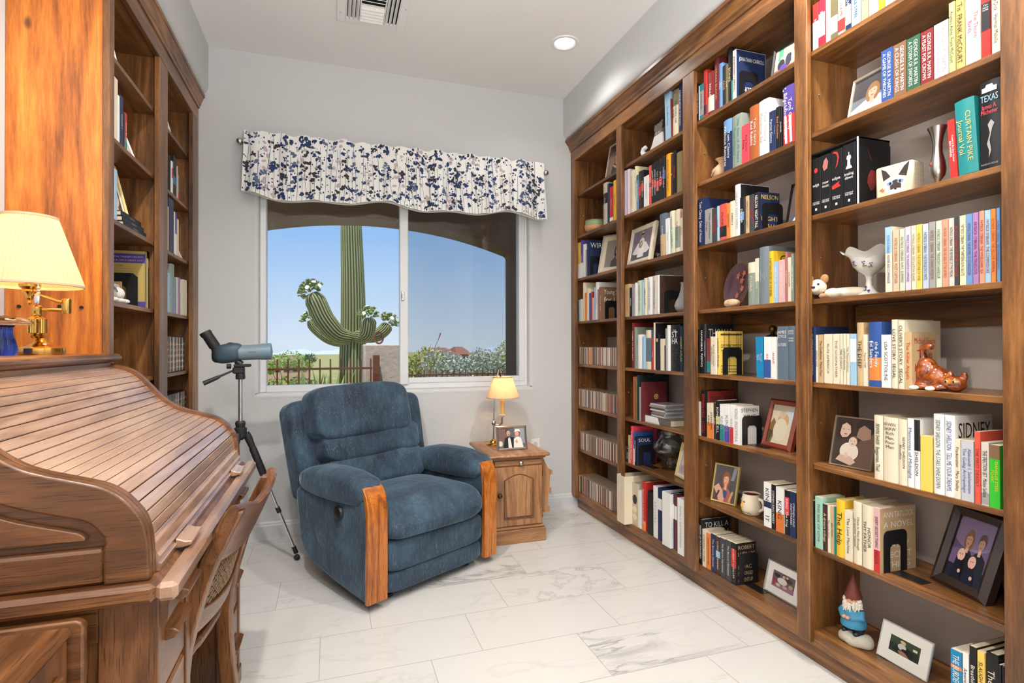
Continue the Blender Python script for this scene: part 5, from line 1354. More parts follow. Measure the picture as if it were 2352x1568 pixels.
# ================================================================ photographs: flat prints drawn from shapes
def art(mb, w, h, items, y=-.0008):
    """items in unit coordinates of a w x h print lying in the xz plane, facing -y"""
    cols = []
    for k_, it in enumerate(items):
        kind, col = it[0], it[-1]
        if col not in cols: cols.append(col)
        if kind == 'r': x0, y0, x1, y1 = it[1:5]; pts = [(x0, y0), (x1, y0), (x1, y1), (x0, y1)]
        elif kind == 'e': cx, cy, rx, ry = it[1:5]; pts = [(cx+rx*math.cos(2*PI*i/22), cy+ry*math.sin(2*PI*i/22)) for i in range(22)]
        else: pts = it[1]
        pts = [(min(max(a, 0), 1), min(max(b, 0), 1)) for a, b in pts]
        mb.add([((a-.5)*w, y-.00012*k_, b*h) for a, b in pts], [list(range(len(pts)))], mi=cols.index(col))
    return [flat(c, .3) for c in cols]
def person_art(cx, cy, s, skin, hair, cloth, long_hair=True, smile=True):
    it = []
    if long_hair: it += [('e', cx, cy-.02*s, .17*s, .24*s, hair)]
    it += [('p', [(cx-.30*s, cy-.75*s), (cx-.26*s, cy-.34*s), (cx-.10*s, cy-.22*s), (cx+.10*s, cy-.22*s), (cx+.26*s, cy-.34*s), (cx+.30*s, cy-.75*s)], cloth), ('r', cx-.05*s, cy-.28*s, cx+.05*s, cy-.1*s, skin),
           ('e', cx, cy+.06*s, .135*s, .165*s, hair), ('e', cx, cy, .105*s, .15*s, skin), ('p', [(cx-.115*s, cy+.05*s), (cx-.09*s, cy+.16*s), (cx+.09*s, cy+.17*s), (cx+.115*s, cy+.05*s), (cx+.03*s, cy+.10*s)], hair)]
    dk = tuple(int(v*.35) for v in skin); lp = (min(255, skin[0]), int(skin[1]*.55), int(skin[2]*.55))
    it += [('e', cx-.042*s, cy+.015*s, .014*s, .010*s, dk), ('e', cx+.042*s, cy+.015*s, .014*s, .010*s, dk), ('e', cx, cy-.085*s, .036*s, .012*s, lp)]
    return it
SK = (216, 170, 144)
def photo_frame(label, loc, rotz, w, h, fw, fcol, items, tilt=14, depth=.014, matw=0.0, matcol=(228, 224, 214), rough=.35, metal=0.0, group=None, name='photo_frame', glassy=False):
    r = thing(name, label, 'picture frame', loc, R(rotz), group)
    tl = Matrix.Rotation(R(-tilt), 4, 'X')
    mb = MB(); a, b = w/2, fw
    o_ = [(-a, 0), (a, 0), (a, h), (-a, h)]; i_ = [(-a+b, b), (a-b, b), (a-b, h-b), (-a+b, h-b)]
    m_ = [(x*(1-.55*b/a), b*.35+(z)*(h-b*.7)/h) for x, z in o_]
    L = lambda pl, y: [(x, y, z) for x, z in pl]
    mb.rings([L(o_, depth), L(o_, 0), L(m_, -depth*.45), L(i_, -depth*.05), L(i_, depth*.5)], cap=False, M=tl)
    mb.box(-a+.002, depth*.6, .002, a-.002, depth, h-.002, M=tl)
    mb.obj('frame', mat('frame_%02x%02x%02x_%d' % (*fcol, int(metal*10)), sr(*fcol), rough, metal), r)
    iw, ih = w-2*b, h-2*b
    if matw:
        MB().box(-iw/2, depth*.32, b, iw/2, depth*.45, h-b, M=tl).obj('mat_board', flat(matcol, .8), r)
        iw -= 2*matw; ih -= 2*matw
    mb = MB(); ms = art(mb, iw, ih, items, 0)
    T = tl @ Matrix.Translation((0, depth*.30, b+matw)); mb.v = [tuple(T @ Vector(v_)) for v_ in mb.v]
    mb.obj('print', ms, r, norm=False)
    # easel leg: from the back of the frame to the shelf
    top = tl @ Vector((0, depth, h*.62)); ft = Vector((0, top.y+h*.22, .001))
    q = w*.12
    MB().add([(top.x-q, top.y, top.z), (top.x+q, top.y, top.z), (q, ft.y, 0), (-q, ft.y, 0), (top.x-q, top.y+.003, top.z), (top.x+q, top.y+.003, top.z), (q, ft.y+.003, 0), (-q, ft.y+.003, 0)], [(0, 1, 2, 3), (4, 7, 6, 5), (0, 4, 5, 1), (1, 5, 6, 2), (2, 6, 7, 3), (3, 7, 4, 0)]).obj('easel_back', mat('easel_black', (.02, .02, .022), .6), r)
    return r
BGD = ('r', 0, 0, 1, 1)
photo_frame('thin-edged portrait of a curly-haired girl, beside the blue paperback', (BX+.055, 1.395, 1.992), -93.5, .155, .150, .005, (196, 186, 168),
    [BGD+((70, 66, 70),), ('r', 0, 0, 1, .45, (110, 116, 124)), ('p', [(0, 0), (1, 0), (1, .34), (.5, .42), (0, .2)], (176, 196, 216))]+person_art(.55, .52, 1.1, (206, 158, 134), (140, 104, 70), (214, 222, 230)), tilt=12)
photo_frame('silver-framed brown-toned photo of two parents holding a newborn', (BX+.087, 1.496, .752), -80, .150, .186, .006, (196, 182, 160),
    [BGD+((58, 46, 40),), ('p', [(.42, 0), (1, 0), (1, .72), (.8, .66), (.6, .5)], (96, 74, 62)), ('p', [(0, 0), (.42, 0), (.44, .46), (.2, .56), (0, .46)], (66, 54, 48)), ('e', .76, .84, .24, .17, (40, 32, 28)), ('p', [(.56, .62), (.60, .80), (.72, .88), (.90, .80), (.92, .62), (.74, .56)], (150, 118, 100)), ('p', [(.02, .62), (.06, .90), (.22, .99), (.42, .93), (.46, .78), (.40, .60), (.14, .52)], (52, 40, 34)), ('p', [(.13, .66), (.16, .84), (.27, .90), (.38, .84), (.41, .70), (.33, .60), (.2, .58)], (208, 178, 158)), ('r', .18, .755, .24, .765, (70, 50, 44)), ('r', .31, .755, .37, .765, (70, 50, 44)), ('e', .28, .66, .04, .012, (140, 80, 72)),
     ('e', .42, .30, .24, .19, (222, 208, 192)), ('e', .50, .525, .115, .105, (120, 96, 84)), ('e', .49, .51, .105, .10, (216, 190, 172)), ('r', .43, .525, .46, .535, (70, 50, 44)), ('r', .52, .525, .55, .535, (70, 50, 44)), ('e', .49, .465, .03, .01, (150, 96, 88)), ('p', [(.1, .1), (.5, .02), (.62, .1), (.5, .2), (.2, .22)], (200, 172, 152)), ('e', .36, .22, .05, .06, (216, 190, 172))], metal=.7)
photo_frame('large dark wooden frame with a family portrait of two babies, leaning back', (BX+.125, 1.167, .442), -104, .192, .262, .034, (52, 38, 34),
    [BGD+((112, 92, 128),), ('e', .5, .8, .6, .3, (150, 132, 170)), ('r', 0, 0, 1, .22, (36, 38, 56))]+person_art(.38, .66, .75, (220, 172, 152), (150, 110, 84), (30, 30, 38))+person_art(.72, .66, .72, (214, 170, 150), (110, 90, 80), (34, 36, 46), False)+[('e', .30, .40, .10, .10, (226, 180, 162)), ('e', .62, .34, .10, .10, (226, 180, 162)), ('p', [(.14, 0), (.19, .24), (.30, .32), (.40, .24), (.44, 0)], (24, 26, 40)), ('p', [(.48, 0), (.52, .18), (.62, .26), (.73, .18), (.78, 0)], (28, 30, 46)), ('e', .36, .14, .04, .03, (226, 180, 162)), ('e', .70, .10, .04, .03, (226, 180, 162)), ('e', .27, .41, .012, .008, (60, 40, 40)), ('e', .33, .41, .012, .008, (60, 40, 40)), ('e', .59, .35, .012, .008, (60, 40, 40)), ('e', .65, .35, .012, .008, (60, 40, 40))], depth=.024, tilt=20, rough=.3)
photo_frame('clear acrylic stand with a small dark snapshot of a seated woman with a dog', (BX+.112, 1.332, .122), -91, .172, .122, .0035, (200, 204, 206),
    [BGD+((42, 52, 44),), ('r', 0, .55, 1, 1, (60, 72, 58)), ('e', .5, .3, .34, .3, (34, 36, 34)), ('p', [(.3, .2), (.5, .3), (.72, .0), (.4, .0)], (150, 112, 88)), ('e', .42, .5, .14, .2, (188, 192, 186)), ('e', .45, .76, .08, .11, (198, 160, 130)), ('e', .43, .82, .09, .08, (206, 178, 130)), ('e', .55, .34, .14, .1, (30, 28, 26)), ('r', .78, .6, .92, .74, (216, 206, 176))], matw=.032, tilt=17, depth=.006)
photo_frame('black-edged photo of a group in robes, top shelf of the third bay', (BX+.06, 1.740, 2.300), -86, .170, .130, .010, (30, 30, 32),
    [BGD+((224, 196, 160),), ('r', .1, .55, .25, 1, (80, 160, 120)), ('r', .75, .5, 1, .9, (70, 120, 96)), ('e', .22, .35, .12, .22, (52, 50, 58)), ('e', .45, .45, .10, .25, (60, 66, 80)), ('e', .62, .5, .09, .22, (232, 226, 214)), ('e', .78, .55, .08, .2, (236, 232, 224)), ('e', .22, .62, .05, .06, SK), ('e', .45, .72, .05, .06, SK), ('e', .62, .74, .04, .05, SK), ('e', .78, .76, .04, .05, SK), ('r', 0, 0, 1, .2, (156, 90, 80)), ('e', .3, .2, .12, .14, (90, 70, 150))], tilt=10)
photo_frame('black-framed dark photo leaning against the bay side, third shelf down', (BX+.055, 1.695, 1.682), -86, .100, .168, .007, (20, 20, 22), [BGD+((96, 78, 74),), ('p', [(0, 0), (1, 0), (1, .4), (.4, .3)], (70, 82, 116)), ('p', [(.2, 0), (.55, .3), (.75, .3), (.4, 0)], (214, 218, 226)), ('e', .7, .65, .2, .2, (150, 110, 92))], tilt=12)
photo_frame('mahogany red frame with a pale sepia photo, beside the black bookend', (BX+.112, 1.872, .752), -92, .172, .215, .024, (138, 58, 36),
    [BGD+((226, 212, 184),), ('p', [(0, 0), (.18, 0), (.34, .45), (.12, .65), (0, .5)], (140, 108, 66)), ('p', [(0, 0), (.1, 0), (.2, .3), (0, .35)], (90, 80, 60)), ('p', [(.55, .65), (1, .55), (1, .95), (.7, .95)], (220, 224, 226)), ('e', .55, .6, .26, .2, (214, 176, 128)), ('e', .5, .36, .3, .3, (232, 220, 192)), ('e', .5, .76, .14, .1, (222, 196, 160))], depth=.018, tilt=16)
photo_frame('thin gold frame with a portrait of a curly-haired person in a patterned top', (BX+.084, 2.168, .442), -74, .132, .182, .007, (226, 206, 130),
    [BGD+((92, 86, 90),), ('p', [(.72, .62), (.86, .62), (.98, 1), (.82, 1)], (140, 144, 152))]+person_art(.52, .62, 1.05, (226, 172, 146), (150, 96, 62), (178, 104, 100))+[('p', [(0, .35), (.2, .48), (.55, .18), (.5, 0), (.3, 0)], (222, 170, 150)), ('p', [(.05, 0), (.22, .3), (.30, .28), (.14, 0)], (108, 60, 66)), ('p', [(.7, .05), (.84, .34), (.9, .3), (.78, 0)], (214, 170, 110)), ('p', [(.42, .28), (.52, .34), (.62, .28), (.6, .14), (.5, .1)], (70, 90, 130))], depth=.012, tilt=13, metal=.3)
photo_frame('silver frame with a wide cream mat and a small photo of a crowd', (BX+.114, 1.850, .122), -91, .192, .138, .006, (176, 180, 180),
    [BGD+((110, 90, 96),), ('e', .45, .5, .22, .2, (214, 206, 192)), ('e', .2, .75, .14, .12, (60, 54, 50)), ('e', .75, .7, .14, .14, (74, 64, 60)), ('r', 0, 0, 1, .3, (150, 110, 128)), ('e', .3, .2, .1, .1, (206, 176, 160)), ('e', .6, .22, .1, .1, (196, 160, 150)), ('e', .85, .4, .1, .12, (180, 150, 110)), ('r', .05, .1, .14, .5, (170, 60, 66)), ('e', .5, .8, .06, .08, SK), ('e', .65, .85, .05, .07, SK)], matw=.030, tilt=14, metal=.8, depth=.009)
photo_frame('whitewashed frame with gold inner edge, a person in white carrying a bouquet', (BX+.060, 2.880, 1.682), -92, .285, .240, .030, (214, 200, 178),
    [BGD+((128, 120, 134),), ('r', 0, 0, 1, .3, (96, 96, 110)), ('p', [(.05, .25), (.3, .58), (.7, .58), (.95, .3), (.8, .2), (.2, .2)], (224, 222, 220)), ('p', [(.34, .08), (.38, .68), (.5, .76), (.62, .68), (.66, .08)], (236, 232, 226)), ('e', .5, .84, .06, .08, (206, 160, 140)), ('e', .5, .88, .07, .06, (96, 66, 50)), ('e', .46, .52, .1, .13, (150, 150, 120)), ('e', .48, .54, .05, .06, (206, 170, 160)), ('e', .5, .93, .05, .02, (236, 232, 226))], depth=.018, tilt=10)
photo_frame('slim gold frame leaning at the right end, beside the hurricane glass', (BX+.09, 2.500, .480), -100, .158, .190, .010, (222, 204, 128), [BGD+((196, 186, 186),), ('e', .5, .4, .35, .3, (222, 200, 190)), ('e', .5, .7, .16, .16, (226, 186, 166)), ('e', .4, .2, .3, .14, (190, 160, 160))], depth=.012, tilt=14, metal=.3, matw=.012)
photo_frame('narrow silver frame with a portrait of a long-haired person, highest shelf far bay', (BX+.06, 3.180, 2.300), -88, .200, .232, .006, (190, 176, 156), [BGD+((74, 56, 50),), ('e', .3, .4, .4, .4, (120, 96, 84))]+person_art(.56, .62, 1.0, (224, 166, 128), (134, 84, 46), (30, 26, 26))+[('p', [(.3, .38), (.56, .28), (.8, .38), (.7, .3), (.56, .2), (.4, .3)], (206, 140, 90))], metal=.6, tilt=10)
photo_frame('wide cream frame with a grey portrait leaning at the right of the wiring book', (BX+.11, 3.290, 1.682), -62, .235, .285, .045, (222, 210, 184), [BGD+((150, 142, 132),)]+person_art(.62, .62, 1.1, (206, 168, 146), (66, 54, 50), (84, 80, 82)), depth=.02, tilt=15)
photo_frame('silver frame with a wedding couple photo standing on the side table', (1.072, 3.232, .545), -.6, .197, .150, .014, (196, 184, 170),
    [BGD+((96, 100, 104),), ('r', 0, .3, .3, 1, (120, 90, 84)), ('r', .62, .2, 1, 1, (150, 156, 160)), ('p', [(.16, 0), (.24, .5), (.4, .58), (.58, .52), (.62, 0)], (26, 26, 30)), ('p', [(.36, 0), (.36, .52), (.44, .54), (.5, 0)], (232, 228, 224)), ('p', [(.36, .54), (.41, .50), (.46, .54), (.46, .49), (.36, .49)], (20, 20, 22)), ('e', .36, .80, .095, .15, (74, 54, 42)), ('e', .38, .74, .075, .14, (212, 164, 140)), ('e', .39, .67, .04, .02, (110, 74, 58)), ('p', [(.56, 0), (.58, .44), (.72, .56), (.86, .48), (.94, 0)], (238, 234, 226)), ('e', .72, .72, .12, .17, (130, 84, 56)), ('e', .71, .70, .08, .13, (222, 174, 150)), ('p', [(.6, .78), (.66, .93), (.8, .93), (.86, .78), (.73, .84)], (240, 238, 232)), ('e', .36, .76, .01, .012, (40, 30, 28)), ('e', .42, .76, .01, .012, (40, 30, 28)), ('e', .68, .72, .01, .012, (50, 36, 34)), ('e', .75, .72, .01, .012, (50, 36, 34)), ('e', .71, .63, .03, .012, (180, 80, 80)), ('e', .06, .22, .08, .14, (220, 216, 206)), ('p', [(.6, .3), (.68, .42), (.74, .3), (.7, .2)], (222, 174, 150))], metal=.8, depth=.014, tilt=12, rough=.25)
# left bookcase frames (facing +x)
photo_frame('thin silver frame with a dark blue picture, top shelf of left bookcase', (LX-.06, 2.46, 2.300), 84, .20, .20, .008, (190, 180, 166), [BGD+((40, 42, 66),), ('e', .7, .4, .2, .3, (70, 70, 96))], tilt=13, metal=.6)
photo_frame('cream-matted wedding photo leaning on the second shelf of the left bookcase', (LX-.075, 2.735, 1.992), 86, .25, .185, .007, (200, 190, 172), [BGD+((150, 120, 116),), ('e', .4, .5, .2, .3, (70, 60, 62)), ('e', .62, .45, .2, .3, (226, 216, 206)), ('e', .42, .8, .09, .12, SK), ('e', .6, .78, .09, .12, SK)], matw=.028, tilt=20, metal=.5)
photo_frame('gold double-edged frame with a wide-hatted portrait, on flat black books', (LX-.085, 2.640, 1.742), 80, .21, .23, .012, (206, 182, 124), [BGD+((70, 54, 50),), ('e', .55, .3, .4, .3, (206, 182, 170))]+person_art(.52, .62, 1.0, (216, 172, 150), (60, 44, 40), (206, 186, 176)), matw=.014, tilt=14, metal=.3)
photo_frame('small dark green frame behind the plush cat on the left bookcase', (LX-.08, 2.50, 1.368), 76, .14, .15, .010, (52, 62, 46), [BGD+((130, 108, 100),), ('e', .5, .55, .25, .3, (196, 150, 130)), ('e', .5, .2, .3, .2, (90, 90, 110))], tilt=12)
photo_frame('glossy white-edged print leaning in the far bay of the left bookcase', (LX-.06, 3.21, 2.300), 80, .20, .21, .010, (226, 222, 210), [BGD+((190, 190, 186),), ('e', .5, .5, .3, .3, (150, 146, 140))], tilt=16)
photo_frame('cream frame with a plain teal picture leaning in the far left bay', (LX-.06, 3.52, 1.682), 88, .17, .155, .010, (222, 214, 196), [BGD+((110, 142, 150),), ('r', 0, 0, 1, .3, (130, 156, 160))], tilt=22)
# ================================================================ bookends
def bookend(label, x, y, z, w=.105, h=.135, foot=.10, face=-1):
    r = thing('bookend', label, 'bookend', (x, y, z), 0, 'black metal bookends')
    n = 8; c_ = .018; pts = [(0, 0), (w, 0), (w, h-c_)]+[(w-c_+c_*math.cos(R(a)), h-c_+c_*math.sin(R(a))) for a in (30, 60)]+[(w-c_, h), (c_, h)]+[(c_-c_*math.sin(R(a)), h-c_+c_*math.cos(R(a))) for a in (30, 60)]+[(0, h-c_)]
    a0, a1, hh = w*.27, w*.73, h*.66
    mb = MB()
    mb.prism([(0, 0), (a0, 0), (a0, hh-.01), (a0+.01, hh), (a1-.01, hh), (a1, hh-.01), (a1, 0)]+pts[1:], 'y', -.0008, .0008)
    mb.obj('upright', BLACK, r)
    MB().box(a0+.001, face*foot, .0003, a1-.001, 0, .0018).obj('foot_plate', BLACK, r)
bookend('black metal bookend holding up the paperbacks on the shelf above the gnome', BX+.042, 1.3325, .442, .105, .138)
bookend('black metal bookend against the astronaut-blue hardback on the group-photo shelf', BX+.042, 1.9945, 2.300, .105, .125)
bookend('black metal bookend against the navy thriller on the black-framed photo shelf', BX+.042, 1.8615, 1.682, .110, .118)
bookend('black metal bookend against the stained-glass yellow hardback', BX+.042, 2.1105, 1.057, .108, .128)
bookend('black metal bookend beside the mahogany red frame', BX+.042, 1.9855, .752, .108, .128)
bookend('black metal bookend on the bottom shelf beside the crowd photo', BX+.042, 2.0095, .122, .105, .138)
bookend('black metal bookend against the blue paperback by the hurricane glass', BX+.042, 2.8505, .480, .115, .120)
bookend('black metal bookend against the dark cookbook cover by the speckled vase', BX+.06, 2.6065, 1.368, .115, .130)
bookend('black metal bookend against the wiring book by the cream frame', BX+.042, 3.4835, 1.682, .10, .140)
bookend('black metal bookend in front of the brown skin-care book in the far bay', BX+.05, 3.2765, 1.368, .10, .125)
bookend('black metal bookend left of the pear mug row, foot plate showing', BX+.042, 1.8475, .442, .105, .135, .09, 1)
# ================================================================ ornaments on the shelves
def fused(mb, name, m, parent, vox=.003, it=4):
    o = mb.obj(name, m, parent, smooth=180)
    md = o.modifiers.new('fuse', 'REMESH'); md.mode = 'VOXEL'; md.voxel_size = vox; md.use_smooth_shade = True
    ms = o.modifiers.new('soft', 'SMOOTH'); ms.iterations = it; ms.factor = .5
    return o
PEWTER = mat('pewter', (.42, .40, .37), .28, 1.0)
v = thing('pewter_vase', 'slender pewter bud vase with a flared rim left of the leaning red book', 'vase', (BX+.075, 1.178, 1.682))
MB().lathe([(.018, 0), (.020, .004), (.008, .010), (.010, .016), (.022, .030), (.0255, .048), (.022, .070), (.015, .095), (.0145, .120), (.020, .145), (.028, .163), (.030, .167), (.026, .164), (.012, .12), (.0, .10)], 40).obj('vase_body', PEWTER, v, smooth=60); v.scale = (.86, .86, 1.08)
MB().sq((-.022, .008, .062), (.004, .006, .006), nu=12, nv=8).obj('enamel_badge', flat((150, 60, 48)), v, smooth=80)
# compote
v = thing('ruffled_compote', 'white ruffled glass compote with painted violets beside the pastel paperbacks', 'compote', (BX+.125, 1.445, 1.368))
def ruf(q, z, a, i):
    k_ = max(0, (i-7)/5) if i <= 12 else max(0, (17-i)/5)
    return q*(1+.06*k_*math.cos(6*a)), .011*k_*math.cos(6*a)
MB().lathe([(.046, 0), (.044, .006), (.026, .020), (.013, .040), (.011, .062), (.016, .078), (.040, .092), (.058, .112), (.066, .132), (.072, .148), (.082, .158), (.094, .165), (.102, .166), (.096, .162), (.078, .152), (.064, .132), (.04, .100), (.0, .088)], 60, wob=ruf).obj('bowl', mat('milk_glass', sr(228, 228, 222), .2, Coat_Weight=.5), v, smooth=80); v.scale = (.84, .84, .97)
mb = MB()
for (a, z, rr) in ((200, .118, .0605), (225, .112, .0575), (160, .122, .063), (185, .03, .021), (215, .016, .032)):
    for da, dz, rd in ((-4, .004, .005), (3, .005, .005), (0, -.003, .005)): mb.sq(((rr+.001)*math.cos(R(a+da)), (rr+.001)*math.sin(R(a+da)), z+dz), (.0035, .0035, .003), nu=8, nv=6)
mb.obj('painted_violets', flat((112, 70, 140)), v, smooth=80)
mb = MB()
for (a, z, rr) in ((203, .108, .056), (223, .104, .053), (163, .113, .059), (186, .022, .026)):
    for da in (-5, 4): mb.sq(((rr+.001)*math.cos(R(a+da)), (rr+.001)*math.sin(R(a+da)), z), (.004, .004, .0022), nu=8, nv=6)
mb.obj('painted_leaves', flat((96, 140, 66)), v, smooth=80)
# cat-face tin
v = thing('cat_tin', 'cream tin box painted with a blue-eyed Siamese cat beside the black slipcase', 'tin', (BX+.06, 1.305, 1.682), R(-80))
MB().box(-.058, 0, 0, .058, .070, .108, .006).obj('box', mat('cream_tin', sr(214, 200, 172), .35), v, bevel=.003)
mb = MB(); ms = art(mb, .112, .104, [('e', .5, .36, .30, .30, (226, 214, 194)), ('p', [(.22, .52), (.16, .92), (.30, .82), (.42, .62)], (52, 42, 38)), ('p', [(.62, .62), (.78, .86), (.92, .98), (.84, .54)], (52, 42, 38)), ('e', .55, .28, .15, .22, (66, 52, 46)), ('e', .55, .12, .20, .10, (226, 214, 194)), ('e', .40, .40, .085, .06, (120, 150, 190)), ('e', .68, .42, .085, .06, (120, 150, 190)), ('e', .41, .40, .03, .045, (22, 22, 26)), ('e', .67, .42, .03, .045, (22, 22, 26)), ('e', .55, .20, .035, .022, (30, 24, 24)), ('p', [(.10, .24), (.22, .32), (.20, .24), (.28, .28), (.22, .18)], (206, 110, 60))], -.0005)
mb.v = [(x, y, z+.003) for x, y, z in mb.v]; mb.obj('cat_painting', ms, v, norm=False)
mb = MB()
for i in range(4):
    for j in range(6): mb.sq((.0585, .012+.015*i, .012+.016*j), (.0006, .0013, .0013), nu=6, nv=4)
mb.obj('dotted_side', flat((150, 128, 92)), v)
# plush dog
TANF = mat('tan_plush', sr(206, 172, 126), .95, Sheen_Weight=.4); CRF = mat('cream_plush', sr(232, 220, 196), .95, Sheen_Weight=.4); BRF = mat('brown_plush', sr(176, 130, 82), .95, Sheen_Weight=.4)
v = thing('plush_dog', 'small cream and tan plush dog lying flat at the left of the compote', 'plush toy', (BX+.075, 1.575, 1.368), R(24))
mb = MB(); mb.sq((.025, -.060, .020), (.030, .085, .022), nu=24, nv=14); mb.sq((0, -.02, .020), (.024, .030, .020)); fused(mb, 'body', CRF, v, .004)
mb = MB(); mb.sq((-.008, .030, .046), (.030, .032, .030)); mb.sq((-.034, .030, .038), (.014, .017, .014)); fused(mb, 'head', CRF, v, .003)
for y, z in ((.056, .074), (.004, .072)): MB().sq((-.010, y, z+.004), (.008, .014, .017), nu=16, nv=10).obj('ear', BRF, v, smooth=80)
mb = MB(); mb.sq((-.026, .046, .052), (.013, .014, .017)); mb.obj('eye_patch', BRF, v, smooth=80)
for y in (.062, .002): MB().sq((-.030, y, .010), (.020, .014, .011), nu=16, nv=10).obj('paw', BRF, v, smooth=80)
mb = MB(); mb.sq((-.047, .031, .043), (.006, .007, .005), nu=10, nv=8); mb.obj('nose', BLACK, v, smooth=80)
for y in (.044, .018): MB().sq((-.0355, y, .055), (.0045, .0042, .0045), nu=10, nv=8).obj('eye', BLACK, v, smooth=80)
# ceramic cat
def cer():
    m, t, b = nodes('orange_ceramic'); tc = N(t, 'ShaderNodeTexCoord'); n = N(t, 'ShaderNodeTexNoise', i_Scale=42.0, i_Detail=3.0, i_Distortion=1.0); t.links.new(tc.outputs['Object'], n.inputs[0])
    r = ramp(t, [(.35, sr(96, 40, 16)), (.6, sr(168, 84, 34)), (.75, sr(206, 128, 66))], n.outputs[0]); t.links.new(r.outputs[0], b.inputs['Base Color']); b.inputs['Roughness'].default_value = .12; b.inputs['Coat Weight'].default_value = 1.0; return m
CER = cer()
v = thing('ceramic_cat', 'glossy orange ceramic cat crouching with its tail up on the middle shelf', 'figurine', (BX+.075, 1.170, 1.057))
mb = MB(); mb.sq((0, .046, .050), (.032, .036, .052), nu=24, nv=16); mb.sq((0, .020, .040), (.030, .040, .036)); mb.sq((-.004, -.010, .026), (.026, .036, .024))
mb.sq((-.010, -.044, .024), (.026, .030, .024)); mb.tube([(.0, .055, .095), (.0, .058, .115), (-.006, .050, .130), (-.010, .034, .135), (-.012, .018, .132)], [.013, .012, .011, .011, .009], 12)
for y in (-.028, -.066): mb.sq((-.006, y, .046), (.008, .010, .016), nu=12, nv=8)
mb.sq((-.024, .0, .010), (.016, .026, .010)); mb.sq((-.022, .05, .010), (.016, .026, .010))
fused(mb, 'body', CER, v, .0028, 3)
for y in (.026, -.022): MB().sq((-.040, y+.03, .007), (.012, .014, .0075), nu=14, nv=8).obj('white_paw', mat('glazed_white', sr(236, 230, 216), .15), v, smooth=80)
for y in (-.034, -.056):
    e_ = MB().sq((-.0335, y, .031), (.004, .006, .005), nu=12, nv=8).obj('eye', flat((206, 186, 90), .1), v, smooth=80)
    MB().sq((-.0365, y, .031), (.002, .003, .004), nu=10, nv=6).obj('pupil', BLACK, e_, smooth=80)
MB().sq((-.036, -.045, .022), (.003, .004, .003), nu=10, nv=6).obj('nose', flat((70, 40, 30)), v, smooth=80)
# gnome
v = thing('garden_gnome', 'bearded garden gnome in a blue tunic and pointed red-brown hat, standing on a stone', 'gnome', (BX+.105, 1.497, .122), R(8)); v.scale = (.82, .82, .82)
mb = MB(); mb.sq((0, -.010, .020), (.050, .072, .030), .8, .9, 26, 14, lambda q, p: Vector((q.x, q.y, max(q.z+.004*math.sin(q.y*90), 0)))); mb.obj('stone_base', plaster('speckled_stone', sr(206, 198, 180), .5, 300), v, smooth=80)
for y in (.026, -.024): MB().sq((-.010, y, .050), (.026, .016, .014), nu=16, nv=10).obj('boot', mat('gnome_black', sr(26, 30, 40), .4), v, smooth=80)
mb = MB(); mb.lathe([(.020, .045), (.024, .07), (.02, .085)], 20, 0, .022); mb.lathe([(.020, .045), (.024, .07), (.02, .085)], 20, 0, -.022); mb.obj('trousers', mat('gnome_navy', sr(24, 28, 44), .6), v, smooth=60)
mb = MB(); mb.lathe([(.044, .072), (.051, .076), (.050, .09), (.044, .120), (.036, .148), (.022, .165), (.0, .168)], 30); mb.tube([(0, .034, .148), (-.012, .046, .125), (-.040, .022, .118)], [.014, .015, .012], 12); mb.tube([(0, -.034, .148), (-.012, -.046, .125), (-.040, -.010, .116)], [.014, .015, .012], 12); fused(mb, 'tunic', mat('gnome_blue', sr(62, 140, 176), .55), v, .003)
MB().lathe([(.0425, .112), (.045, .116), (.0425, .122)], 28).obj('belt', mat('gnome_belt', sr(74, 46, 34), .5), v, smooth=60)
for y in (.012, -.004): MB().sq((-.048, y, .120), (.009, .010, .008), nu=12, nv=8).obj('hand', flat((214, 160, 130), .5), v, smooth=80)
mb = MB(); mb.sq((-.004, 0, .185), (.028, .030, .026)); mb.sq((-.033, 0, .186), (.008, .008, .008)); fused(mb, 'head', flat((216, 160, 130), .5), v, .003)
mb = MB(); rn = random.Random(4)
for i in range(64):
    a = R(rn.uniform(92, 268)); rr = .0285; x, y = rr*math.cos(a), rr*math.sin(a); l = rn.uniform(.020, .042)*(.6+.4*abs(math.cos(a)))
    zt_ = rn.uniform(.172, .186) if abs(math.cos(a)) > .55 else rn.uniform(.178, .200); mb.tube([(x, y, zt_), (x*1.28, y*1.28, zt_-l*.5), (x*1.25+rn.uniform(-.006, .006), y*1.35+rn.uniform(-.008, .008), zt_-l)], [.005, .0055, .0012], 7)
mb.tube([(-.030, .014, .172), (-.036, 0, .179), (-.030, -.014, .172)], [.003, .005, .003], 8)
mb.obj('beard', mat('gnome_beard', sr(228, 220, 202), .8), v, smooth=60)
for y in (.011, -.011): MB().sq((-.029, y, .194), (.003, .003, .003), nu=8, nv=6).obj('eye', BLACK, v, smooth=80)
MB().lathe([(.034, .198), (.035, .203), (.028, .222), (.019, .252), (.010, .282), (.002, .300), (0, .301)], 26).obj('pointed_hat', mat('gnome_hat', sr(116, 52, 42), .55), v, smooth=60)
